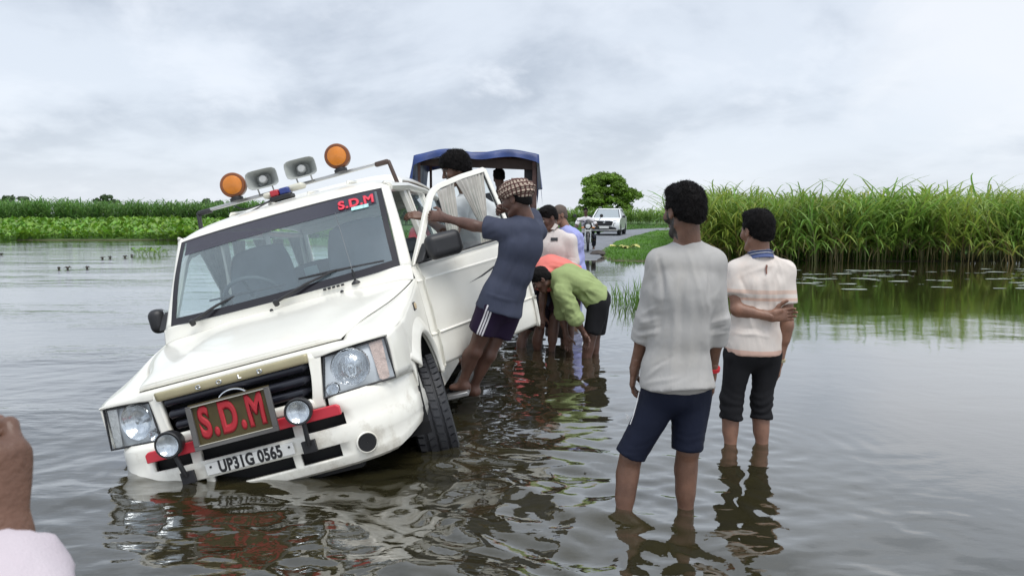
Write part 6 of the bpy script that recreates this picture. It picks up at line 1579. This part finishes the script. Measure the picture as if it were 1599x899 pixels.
# ---- 6 shaven-headed man in the lavender shirt behind him
J = px(9.0, head=(873, 336, .0), hf=(-.85, -.40, -.22), neck=(885, 360, .0), shL=(899, 372, -.08), shR=(874, 368, .12), pel=(894, 426, .03), bow=(.03, .0, 0),
       elL=(905, 400, -.02), wrL=(893, 418, -.25), elR=(868, 392, .1), wrR=(868, 414, .0), hipL=(900, 432, -.05), hipR=(887, 432, .08), knL=(899, 468), anL=(898, 508), knR=(886, 468, .1), anR=(886, 508, .1))
person('shaven headed man in lavender blue shirt behind the man in cream', J, .98, SK1, .013, 'crop', dict(stache=False), hh=.008, headh=.006, build=1.05, clothes=[
       shirt('shirt', cloth('lavender_shirt', (.36, .38, .68)), .02, .34, (.20, .16), ('f', .85), .012, .016, (.010, .006), 0, (0, 0, 0), 25, cuff=False), trousers('trousers', cloth('pale_trousers', (.42, .44, .62)), ('c', .7), .014, .03, .014, (.008, .005), 26)])
for o in bpy.data.objects:
    if o.name.startswith('hair') and o.parent and 'shaven' in o.parent.get('label', ''): o.data.materials[0] = mat('stubble_hair', (.10, .075, .062), .8)

# ---- 7 man in the green shirt bending over the water
J = px(7.0, head=(845, 437, -.05), hf=(-.75, -.1, -.75), hu=(-.65, 0, .65), neck=(864, 438, .0), shL=(878, 452, -.15), shR=(872, 440, .15), pel=(930, 466, .0), bow=(.02, 0, .10),
       elL=(899, 499, -.18), wrL=(912, 520, -.16), elR=(878, 492, .12), wrR=(884, 525, .1), hipL=(934, 474, -.08), hipR=(936, 474, .09), knL=(923, 524, -.10), anL=(910, 588, -.08), knR=(929, 524, .10), anR=(926, 585, .14))
person('man in lime green shirt and black shorts bending down over the water', J, .97, SK3, .010, 'short', dict(), hh=.005, headh=.006, build=1.0,
       hands=dict(L=dict(d=(.25, -.1, -1), pn=(-.6, -.6, -.2), th=(.6, -.5, 0), curl=.25), R=dict(curl=.3)),
       clothes=[shirt('shirt', cloth('lime_shirt', (.30, .37, .16)), .016, .06, (.175, .15), ('f', .12), .010, .022, (.012, .008), .004, (.0, 0, -.01), 31), trousers('shorts', cloth('black_shorts', (.010, .010, .012)), ('t', .92), .018, .034, .010, (.010, .006), 32)])
# ---- 8 man in the coral shirt bending behind him
J = px(7.3, head=(829, 440, .0), hf=(-.6, -.2, -.8), hu=(-.7, 0, .6), neck=(842, 424, .0), shL=(852, 430, -.15), shR=(848, 424, .15), pel=(893, 438, .0), bow=(.0, 0, .07),
       elL=(848, 462, -.18), wrL=(846, 492, -.2), elR=(838, 465, .15), wrR=(836, 492, .1), hipL=(888, 450, -.08), hipR=(892, 450, .09), knL=(866, 498, -.08), anL=(860, 562, -.06), knR=(889, 500, .1), anR=(889, 556, .12))
def leg_line2(V, c):
    hi, kn = c['J']['hipL'], c['J']['knL']; a = unit(kn - hi); f = unit(np.cross(a, (0, 1, 0))); q = (V - hi) @ f - .01
    return np.where((V - hi) @ np.array((0, -1, 0)) > .02, q, 9.0)
person('man in coral pink shirt and dark striped shorts bending behind the green shirted man', J, .97, SK3, .011, 'short', dict(), hh=.006, headh=.007, clothes=[
       shirt('shirt', cloth('coral_shirt', (.72, .20, .17)), .022, .05, None, ('u', .7), .011, .02, (.010, .006), 0, (0, 0, 0), 35), trousers('shorts', stripe_mat('maroon_striped_shorts', (.03, .012, .02), (.6, .58, .58), 'side', [(-.03, .007), (-.006, .007), (.018, .007)]), ('t', .80), .018, .034, .011, (.010, .006), 36, attrs={'side': leg_line2})])
# ---- 9 man in the grey shirt, mostly hidden by the door edge
J = px(7.4, head=(800, 452, .0), hf=(-.7, -.1, -.7), hu=(-.7, 0, .6), neck=(815, 440, .0), shL=(829, 450, -.14), shR=(822, 440, .16), pel=(846, 472, .02), bow=(.04, 0, .04),
       elL=(812, 478, -.2), wrL=(800, 502, -.22), elR=(806, 472, .12), wrR=(796, 500, .1), hipL=(846, 482, -.08), hipR=(844, 482, .09), knL=(842, 518, -.1), anL=(838, 560, -.06), knR=(818, 522, .1), anR=(810, 572, .0))
person('man in slate grey shirt bending down, half hidden behind the open door edge', J, .92, SK3, .011, 'short', dict(), hh=.006, headh=.007, clothes=[
       shirt('shirt', cloth('slate_shirt', (.075, .08, .11)), .02, .05, None, ('u', .6), .011, .02, (.010, .006), 0, (0, 0, 0), 38), trousers('shorts', cloth('dark_shorts', (.02, .014, .02)), ('t', .7), .016, .03, .011, (.010, .006), 39)])
# ---- 12 bystander at the photographer's elbow: only a raised fist and cuff reach into the picture
w_ = at(-16, 862, .60); e_ = at(40, 1310, .46)
J = {k: np.array(v, float) for k, v in dict(head=(-.86, .10, 1.44), hf=(.3, .95, -.05), neck=(-.86, .05, 1.27), shL=(-1.04, .06, 1.21), shR=(-.68, .04, 1.21), pel=(-.84, .02, .72), elL=(-1.10, .08, .92), wrL=(-1.08, .19, .70), elR=e_, wrR=w_, hipL=(-.93, .02, .68), hipR=(-.75, .02, .68), knL=(-.93, .04, .25), anL=(-.93, .02, -.17), knR=(-.75, .06, .25), anR=(-.75, .02, -.17)).items()}
person('bystander with brown fist and pale pink-white cuff raised at the lower left corner', J, 1.0, SK2, .012, 'short', dict(), hh=.003, headh=.007,
       hands=dict(R=dict(d=(-.12, .10, 1), pn=(-.75, .65, .1), th=(-.6, -.6, .2), curl=(1.0, 1.0, 1.0, 1.0), t=.5)),
       clothes=[shirt('shirt', cloth('pale_check_shirt', (.54, .48, .51), dark=(.52, .42, .47), dscale=6, damt=.5), .02, .12, None, ('f', .97), .010, .016, (.008, .004), 0, (0, 0, 0), 41, cuff=False), trousers('trousers', cloth('dark_trousers', (.03, .03, .035)), ('c', .3), .014, .03, .014, (.008, .005), 42)])
# ================================================================== tractor with tarpaulin canopy, car and motorcycle on the road
M_trred = mat('tractor_red', (.42, .03, .04), .4, var=.15, dark=(.2, .12, .08), dscale=5, damt=.3)
M_rust = mat('rusty_frame', (.10, .055, .045), .7, var=.3, vscale=14)
tr = empty('tractor', (-.455, 10.1, -.21)); tag(tr, 'red tractor with blue tarpaulin canopy behind the open car door', 'tractor')
def big_wheel(x, y, R, w, lugs, name='wheel', parent=tr):
    e = empty(name, (x, y, R), parent=parent); mb = MB()
    mb.lathe([(R * .58, -w * .42), (R * .72, -w * .5), (R * .88, -w * .5), (R * .965, -w * .40), (R * .975, 0), (R * .965, w * .40), (R * .88, w * .5), (R * .72, w * .5), (R * .58, w * .42)], (0, 0, 0), (1, 0, 0), 40, caps=False)
    ty = mb.build('tyre', M_rub, e, smooth=True)
    for k in range(lugs):
        for s in (1, -1):
            a = 2 * math.pi * (k + (.5 if s > 0 else 0)) / lugs; er = np.array((0, math.cos(a), math.sin(a))); et = np.array((0, -math.sin(a), math.cos(a)))
            M_ = np.stack([unit(np.array((s, 0, 0)) + et * .75), unit(np.cross(er, np.array((s, 0, 0)) + et * .75)), er], 1); q = MB()
            q.box(er * R * .965 + np.array((s * w * .25, 0, 0)), (w * .62, .045 * R / .65, .055 * R / .65), M_)
            if k == 0 and s == 1: lug = q.build('lug', M_rub, ty)
            else:
                o = q.build('lug', M_rub, ty)
    mb = MB(); mb.lathe([(R * .59, -w * .40), (R * .57, w * .1), (R * .2, w * .18), (R * .18, w * .3), (.001, w * .3)], (0, 0, 0), (1, 0, 0), 28, caps=False); mb.build('rim', mat('rim_cream', (.5, .45, .36), .5, var=.2), e, smooth=True)
    return e
big_wheel(.70, 0, .655, .34, 18); big_wheel(-.70, 0, .655, .34, 18); big_wheel(.55, 1.75, .33, .17, 14); big_wheel(-.55, 1.75, .33, .17, 14)
mb = MB(); mb.box((0, .2, .66), (.42, .95, .42)); mb.tube([(-.6, 0, .655), (.6, 0, .655)], .11, 12); mb.build('chassis', mat('chassis_grey', (.09, .09, .10), .6, var=.2), tr, bevel=.03)
mb = MB(); mb.box((0, 1.75, .40), (1.0, .10, .10)); mb.build('front_axle', M_dark, tr, bevel=.02)
G = [[(x, y, z) for x in (-.30, -.27, 0, .27, .30) for z in [zz + (.05 if abs(x) < .1 else 0) - (.12 if abs(x) > .28 else 0)]] for y, zz in ((.75, 1.22), (1.2, 1.20), (1.8, 1.14), (2.15, 1.04))]
patch('bonnet', G, 16, 16, M_trred, tr, solid=.04)
mb = MB(); mb.box((0, 1.45, .83), (.50, 1.35, .50)); mb.build('engine', mat('engine_dark', (.03, .03, .032), .6), tr, bevel=.03)
for s in (1, -1):
    P = []
    for a in np.linspace(rad(10), rad(160), 16): P.append([(s * .48, math.cos(a) * .74, .655 + math.sin(a) * .74), (s * .70, math.cos(a) * .76, .655 + math.sin(a) * .76), (s * .90, math.cos(a) * .74, .655 + math.sin(a) * .73)])
    fd = patch('mudguard', P, 26, 8, M_trred, tr, solid=.02)
    mb = MB(); mb.box((s * .49, .05, 1.05), (.02, .95, .5)); mb.build('mudguard_side', M_trred, fd, bevel=.008)
    mb = MB(); mb.tube([(s * .56, -.38, 1.22), (s * .56, -.36, 1.66), (s * .56, -.30, 1.72), (s * .56, .10, 1.73), (s * .56, .22, 1.66), (s * .56, .25, 1.30)], .016, 8); mb.build('hand_rail', M_black, fd, smooth=True)
    mb = MB(); mb.lathe([(.06, 0), (.055, .02), (.02, .03)], (s * .72, -.72, .98), (0, -1, 0), 14); mb.build('rear_lamp', mat('dull_red_lens', (.12, .01, .015), .4), fd, smooth=True)
mb = MB(); mb.box((.10, -.02, 1.05), (.46, .42, .10)); mb.box((.10, -.24, 1.25), (.46, .08, .34)); mb.build('seat', M_black, tr, bevel=.03)
mb = MB(); mb.tube([(.06 + math.cos(a) * .20, .60 + math.sin(a) * .19, 1.42 + math.sin(a) * .09) for a in np.linspace(0, 6.283, 25)[:-1]], .014, 6, closed=True); mb.tube([(.06, .60, 1.42), (.04, .80, 1.0)], .025, 8); mb.tube([(-.12, .6, 1.42), (.25, .6, 1.42)], .010, 6); mb.build('steering_wheel', M_black, tr, smooth=True)
mb = MB(); mb.box((0, -.42, .55), (.10, .35, .06)); mb.tube([(-.35, -.25, .55), (-.38, -.75, .42)], .025, 8); mb.tube([(.35, -.25, .55), (.38, -.75, .42)], .025, 8); mb.build('hitch', M_dark, tr)
for s in (1, -1):
    for y in (-.45, .95):
        mb = MB(); w = .055 if s > 0 else .035
        mb.box((s * .745, y, 1.70), (w, w, 1.15)); mb.build('canopy_post', M_rust, tr, bevel=.006)
for y in (-.45, .25, .95): mb = MB(); mb.tube([(-.76, y, 2.27), (-.4, y, 2.33), (.4, y, 2.34), (.76, y, 2.28)], .022, 8); mb.build('canopy_bow', M_rust, tr, smooth=True)
for x in (-.75, 0, .75): mb = MB(); mb.tube([(x, -.45, 2.29), (x, .95, 2.29)], .020, 8); mb.build('canopy_rail', M_rust, tr, smooth=True)
mb = MB(); mb.prism([(-.74, 2.19), (.74, 2.13), (.74, 2.27), (-.74, 2.27)], (0, -.40, 0), (1, 0, 0), (0, 0, 1), (0, 1, 0), .03); mb.build('header_board', mat('header_wood', (.045, .03, .025), .8, var=.3), tr, bevel=.004)
mb = MB(); mb.box((.70, -.30, 1.98), (.17, .03, .36)); mb.build('hanging_panel', mat('panel_dark', (.03, .028, .03), .7), tr, bevel=.004)
# tarpaulin: top sheet with sagging skirts
nu, nv = 46, 40; V = []
for i in range(nu):
    for j in range(nv):
        a = i / (nu - 1) * 2 - 1; b_ = j / (nv - 1) * 2 - 1          # -1..1 across, along
        A_, B_ = a * 1.22, b_ * 1.16
        x = max(-1, min(1, A_)) * .80; y = .25 + max(-1, min(1, B_)) * .80
        z = 2.36 - .04 * abs(max(-1, min(1, A_))) ** 3 - .012 * math.cos(9 * B_) - .012 * math.cos(7 * A_) + .015 * math.sin(5 * A_ + 2 * B_)
        da, db = max(0, abs(A_) - 1), max(0, abs(B_) - 1)
        corner = 1.0 + (1.0 if abs(A_) > .9 else 0)
        drop = da * 1.9 + db * (.55 + .9 * abs(a) ** 8) ; z -= drop
        x += np.sign(A_) * da * .18 + .012 * math.sin(14 * B_) * (da > 0) * da * 5; y += np.sign(B_) * db * .15 + .015 * math.sin(17 * A_) * (db > 0) * db * 6
        if a < -.85 and b_ < -.5: x -= .05 * (-.85 - a) * 6; z -= .05 * (-.85 - a) * 6
        V.append((x, y, z))
tp = mesh_obj('tarpaulin', np.array(V), quads(nu, nv), mat('blue_tarpaulin', (.018, .044, .17), .45, var=.3, vscale=4, bump=.5, bscale=9, spec=.6), tr)
J = px(10.2, head=(779, 277), hf=(-.3, .9, -.25), neck=(782, 302), shL=(762, 312, .0), shR=(803, 312, .0), pel=(778, 372, -.05), elL=(757, 345, .10), wrL=(762, 350, .38), elR=(806, 345, .12), wrR=(795, 350, .38), hipL=(770, 376, .0), hipR=(786, 376, .0), knL=(762, 382, .45), anL=(760, 430, .5), knR=(795, 382, .45), anR=(797, 430, .5))
person('dark shirted driver sitting under the blue canopy of the tractor', J, .97, SK3, .014, 'short', dict(), hh=.008, headh=.007, clothes=[
    shirt('shirt', cloth('black_shirt', (.012, .012, .014)), .02, .06, None, ('u', .8), .013, .02, (.008, .005), 0, (0, 0, 0), 51), trousers('trousers', cloth('navy_trousers', (.02, .022, .03)), ('c', .8), .014, .03, .014, (.008, .005), 52)])

# ---- white crossover on the road
M_white = mat('pearl_white_paint', (.82, .83, .84), .25, coat=.8)
cv = empty('white_car', (5.62, 43.2, .155), (0, 0, math.atan2(-.93, -.24))); tag(cv, 'white crossover car driving towards us on the road', 'car')
def prism_y(mb, prof, w0, w1, z0, z1):
    """side profile (x,z) swept across; half width runs from w0 at z0 to w1 at z1"""
    n = len(prof); hw = [w0 + (w1 - w0) * (z - z0) / (z1 - z0) for _, z in prof]
    mb.add([(x, h, z) for (x, z), h in zip(prof, hw)] + [(x, -h, z) for (x, z), h in zip(prof, hw)], [tuple(range(n)), tuple(range(2 * n - 1, n - 1, -1))] + [(i, n + i, n + (i + 1) % n, (i + 1) % n) for i in range(n)]); return mb
low = [(1.92, .32), (1.98, .50), (1.96, .72), (1.86, .86), (1.70, .93), (.95, 1.03), (-1.7, 1.06), (-1.95, .95), (-1.98, .55), (-1.9, .32), (-1.65, .30)] + [(-1.25 + .37 * math.cos(a), .33 + .37 * math.sin(a)) for a in np.linspace(rad(180), 0, 9)] + [(.90, .28)] + [(1.27 + .37 * math.cos(a), .33 + .37 * math.sin(a)) for a in np.linspace(rad(180), 0, 9)]
# keep the profile going round in one direction
mb = MB(); prism_y(mb, low, .86, .85, .3, 1.05); mb.build('body', M_white, cv, bevel=.05, seg=3)
cab = [(.92, 1.02), (.18, 1.47), (-.1, 1.52), (-1.2, 1.50), (-1.75, 1.04)]
mb = MB(); prism_y(mb, [(p[0] * .985, p[1] - .015) for p in cab], .80, .60, 1.02, 1.5); mb.build('cabin', mat('cabin_dark', (.03, .035, .04), .1), cv, bevel=.02)
mb = MB(); mb.add([(.20, .63, 1.455), (.20, -.63, 1.455), (-1.25, -.63, 1.49), (-1.25, .63, 1.49), (.16, .56, 1.52), (.16, -.56, 1.52), (-1.15, -.56, 1.54), (-1.15, .56, 1.54)], [(0, 3, 2, 1), (4, 5, 6, 7), (0, 1, 5, 4), (1, 2, 6, 5), (2, 3, 7, 6), (3, 0, 4, 7)]); mb.build('roof', M_white, cv, bevel=.03, seg=3)
mb = MB(); mb.add([(.93, .70, 1.035), (.93, -.70, 1.035), (.23, -.565, 1.452), (.23, .565, 1.452)], [(0, 1, 2, 3)]); mb.build('windscreen', mat('screen_grey', (.30, .34, .36), .08, coat=.5), cv)
for s in (1, -1):
    mb = MB(); mb.tube([(.95, s * .785, 1.02), (.20, s * .635, 1.47), (-1.2, s * .625, 1.49), (-1.78, s * .76, 1.05)], .035, 8); mb.build('pillar', M_white, cv, smooth=True)
    mb = MB(); mb.tube([(-.05, s * .58, 1.56), (-.1, s * .58, 1.60), (-1.05, s * .58, 1.60), (-1.1, s * .58, 1.56)], .02, 8); mb.build('roof_rail', M_greymet, cv, smooth=True)
    mb = MB(); mb.box((.72, s * .96, 1.06), (.11, .18, .13)); mb.tube([(.74, s * .82, 1.02), (.73, s * .92, 1.04)], .02, 6); mb.build('wing_mirror', M_black, cv, bevel=.03)
    mb = MB(); mb.add([(1.92, s * .50, .845), (1.86, s * .78, .845), (1.80, s * .82, .875), (1.88, s * .50, .875)], [(0, 1, 2, 3)]); mb.build('day_lamp', mat('lamp_white', (.75, .77, .8), .2), cv)
    mb = MB(); mb.lathe([(.12, 0), (.11, .02), (.09, .0), (.03, -.02), (.001, -.02)], (1.95, s * .62, .60), (1, s * .25, 0), 20, caps=False); hl = mb.build('head_lamp', M_black, cv, smooth=True)
    mb = MB(); mb.lathe([(.05, .0), (.001, .012)], (1.955, s * .62, .60), (1, s * .25, 0), 14, caps=False); mb.build('lamp_lens', M_refl, hl, smooth=True)
    for x in (1.27, -1.25):
        w = empty('wheel', (x, s * .76, .33), parent=cv); mb = MB(); mb.lathe([(.21, -.10), (.30, -.10), (.33, -.07), (.33, .07), (.30, .10), (.21, .10)], (0, 0, 0), (0, 1, 0), 28, caps=False); mb.build('tyre', M_rub, w, smooth=True)
        mb = MB(); mb.lathe([(.215, -.09), (.21, .06 * s), (.05, .08 * s), (.001, .08 * s)], (0, 0, 0), (0, 1, 0), 24, caps=False); mb.build('rim', M_greymet, w, smooth=True)
mb = MB(); mb.prism([(-.50, .80), (-.42, .58), (-.30, .555), (.30, .555), (.42, .58), (.50, .80), (.42, .835), (-.42, .835)], (1.968, 0, 0), (0, 1, 0), (0, 0, 1), (1, 0, 0), .03); g_ = mb.build('grille', M_black, cv, bevel=.006)
mb = MB(); mb.tube([(1.995, -.50, .80), (2.0, -.3, .835), (2.0, .3, .835), (1.995, .50, .80)], .014, 6); mb.tube([(2.0 + .002, math.cos(a) * .06, .765 + math.sin(a) * .05) for a in np.linspace(0, 6.283, 17)[:-1]], .012, 6, closed=True); mb.build('chrome_trim', M_chrome, g_, smooth=True)
mb = MB(); mb.box((2.0, 0, .47), (.02, .52, .12)); mb.build('number_plate', mat('plate_pale', (.7, .7, .68), .5), cv, bevel=.004)
mb = MB(); mb.prism([(-.70, .36), (.70, .36), (.62, .46), (.36, .52), (-.36, .52), (-.62, .46)], (1.962, 0, 0), (0, 1, 0), (0, 0, 1), (1, 0, 0), .02); mb.build('lower_intake', M_black, cv)
mb = MB(); mb.box((1.93, 0, .30), (.12, 1.50, .08)); mb.build('skid_plate', M_greymet, cv, bevel=.02)
mb = MB(); mb.box((0, 0, .27), (3.3, 1.4, .10)); mb.build('underbody', M_dark, cv)

# ---- motorcycle and rider
BY, BX = 25.6, at(918, 370, 25.6)[0]
bk = empty('motorcycle', (BX, BY, float(np.interp(BY, [15, 19, 24, 34, 90], [-.215, -.10, .055, .135, .20])) + .03), (0, 0, rad(-90) - .10)); tag(bk, 'black and red motorcycle coming up the road beside the white car', 'motorcycle')
M_tank = mat('maroon_tank', (.16, .012, .025), .25, coat=.5)
for x in (.64, -.62):
    w = empty('wheel', (x, 0, .30), parent=bk); mb = MB(); R0 = .30; t_ = .05
    mb.lathe([(R0 - .075, -.022), (R0 - .05, -.045), (R0 - .015, -.042), (R0, 0), (R0 - .015, .042), (R0 - .05, .045), (R0 - .075, .022)], (0, 0, 0), (0, 1, 0), 32, caps=False); mb.build('tyre', M_rub, w, smooth=True)
    mb = MB(); mb.lathe([(R0 - .07, -.02), (R0 - .085, 0), (R0 - .07, .02)], (0, 0, 0), (0, 1, 0), 32, caps=False)
    for k in range(6): a = k * math.pi / 3; mb.tube([(0, 0, 0), (math.cos(a) * .22, 0, math.sin(a) * .22)], .012, 6)
    mb.lathe([(.05, -.05), (.05, .05)], (0, 0, 0), (0, 1, 0), 16); mb.build('rim', M_greymet, w, smooth=True)
for s in (1, -1):
    mb = MB(); mb.tube([(.64, s * .085, .30), (.50, s * .085, .80)], [.026, .020], 10); mb.build('fork_leg', M_chrome, bk, smooth=True)
    mb = MB(); mb.tube([(.36, s * .36, 1.02), (.40, s * .43, 1.16)], .008, 6); mb.lathe([(.06, 0), (.055, .02), (.001, .03)], (.40, s * .45, 1.20), (1, 0, 0), 14); mb.build('mirror', M_black, bk, smooth=True)
    mb = MB(); mb.box((.50, s * .18, .80), (.07, .10, .045)); mb.build('indicator', M_amber, bk, bevel=.015)
    mb = MB(); mb.tube([(-.05, s * .12, .33), (-.05, s * .28, .32)], .018, 8); mb.build('foot_peg', M_black, bk, smooth=True)
G = [[(.84, -.05, .50), (.84, 0, .52), (.84, .05, .50)], [(.72, -.06, .62), (.72, 0, .645), (.72, .06, .62)], [(.50, -.055, .60), (.50, 0, .63), (.50, .055, .60)], [(.36, -.045, .46), (.36, 0, .48), (.36, .045, .46)]]
patch('mudguard', G, 14, 8, M_black, bk, solid=.01)
mb = MB(); mb.tube([(.42, -.36, 1.02), (.46, -.22, 1.03), (.50, -.08, .96), (.50, .08, .96), (.46, .22, 1.03), (.42, .36, 1.02)], .014, 8); mb.build('handlebar', M_black, bk, smooth=True)
F_ = Field((.35, -.2, .66), (.72, .2, 1.08), .012); F_.ball((.52, 0, .88), (.10, .13, .15), None, .03); F_.ell((.50, 0, .94), (.42, 0, 1.06), (.10, .02), (.07, .01), (0, 1, 0), .02); v_, q_ = F_.mesh(); fa = mesh_obj('headlamp_cowl', v_, q_, M_black, bk)
mb = MB(); mb.lathe([(.085, .0), (.07, .02), (.001, .03)], (.605, 0, .85), (1, 0, .08), 18, caps=False); mb.build('headlamp_lens', mat('lens_pale', (.6, .62, .62), .15, coat=.6), fa, smooth=True)
mb = MB(); mb.box((.63, 0, .705), (.012, .20, .05)); mb.build('number_plate', mat('bike_plate', (.6, .6, .58), .5), bk)
F_ = Field((-.25, -.25, .7), (.45, .25, 1.05), .012); F_.ell((.32, 0, .84), (-.05, 0, .83), (.15, .12), (.10, .09), (0, 1, 0), .03); v_, q_ = F_.mesh(); mesh_obj('fuel_tank', v_, q_, M_tank, bk)
mb = MB(); mb.box((-.38, 0, .82), (.72, .24, .09)); mb.build('seat', M_black, bk, bevel=.035, seg=3)
mb = MB(); mb.box((.06, 0, .45), (.36, .26, .30)); mb.lathe([(.10, -.16), (.11, 0), (.10, .16)], (.0, 0, .38), (0, 1, 0), 16); mb.build('engine', mat('engine_grey', (.10, .10, .10), .45, metal=.5, var=.2), bk, bevel=.02)
mb = MB(); mb.tube([(.22, -.10, .52), (.26, -.13, .34), (.0, -.16, .28), (-.35, -.19, .32), (-.85, -.20, .42)], [.02, .022, .024, .04, .045], 10); mb.build('exhaust', M_chrome, bk, smooth=True)
mb = MB(); mb.tube([(.50, 0, .85), (.10, 0, .70), (-.30, 0, .76), (-.80, 0, .80)], .022, 8); mb.tube([(.45, 0, .78), (.25, 0, .30), (-.25, 0, .30), (-.62, 0, .30)], .020, 8); mb.build('frame', M_black, bk, smooth=True)
G = [[(-.60, -.08, .80), (-.60, .08, .80)], [(-.85, -.07, .76), (-.85, .07, .76)], [(-.95, -.06, .58), (-.95, .06, .58)]]
patch('rear_mudguard', G, 8, 4, M_tank, bk, solid=.02)
J = px(BY + .25, head=(914.5, 329.5), hf=(-.05, -1, -.1), neck=(915, 339.5, .02), shL=(926, 343.5), shR=(904, 343.5), pel=(916, 366, .18), elL=(932, 354, -.08), wrL=(932.5, 352, -.45), elR=(898.5, 354, -.08), wrR=(901, 354, -.45),
       hipL=(920, 367, .12), hipR=(912, 367, .12), knL=(928, 370, -.32), anL=(927, 385, -.05), toeL=(927, 389, -.3), knR=(906, 370, -.32), anR=(906, 385, -.05), toeR=(906, 389, -.3))
def tee_print(c):
    mb = MB()
    for u0, v0, u1, v1 in ((910, 345, 913, 347), (914, 344, 918, 346), (911, 349, 914, 352), (916, 348.5, 917.5, 353)):
        P = [seen_pt(c['shirt'], c, u, v, .006) for u, v in ((u0, v0), (u1, v0), (u1, v1), (u0, v1))]; mb.add(P, [(0, 3, 2, 1)])
    mb.build('shirt_print', cloth('print_navy', (.05, .06, .16)), c['shirt'])
person('rider in white T-shirt with dark print on the motorcycle', J, .96, SK3, .016, 'short', dict(), hh=.009, headh=.008, clothes=[
    shirt('t_shirt', cloth('rider_white', (.68, .66, .68)), .02, .05, None, ('u', .7), .014, .02, (.008, .004), 0, (0, 0, 0), 61), trousers('trousers', cloth('rider_trousers', (.03, .03, .045)), ('c', .85), .012, .025, .014, (.006, .004), 62), tee_print])
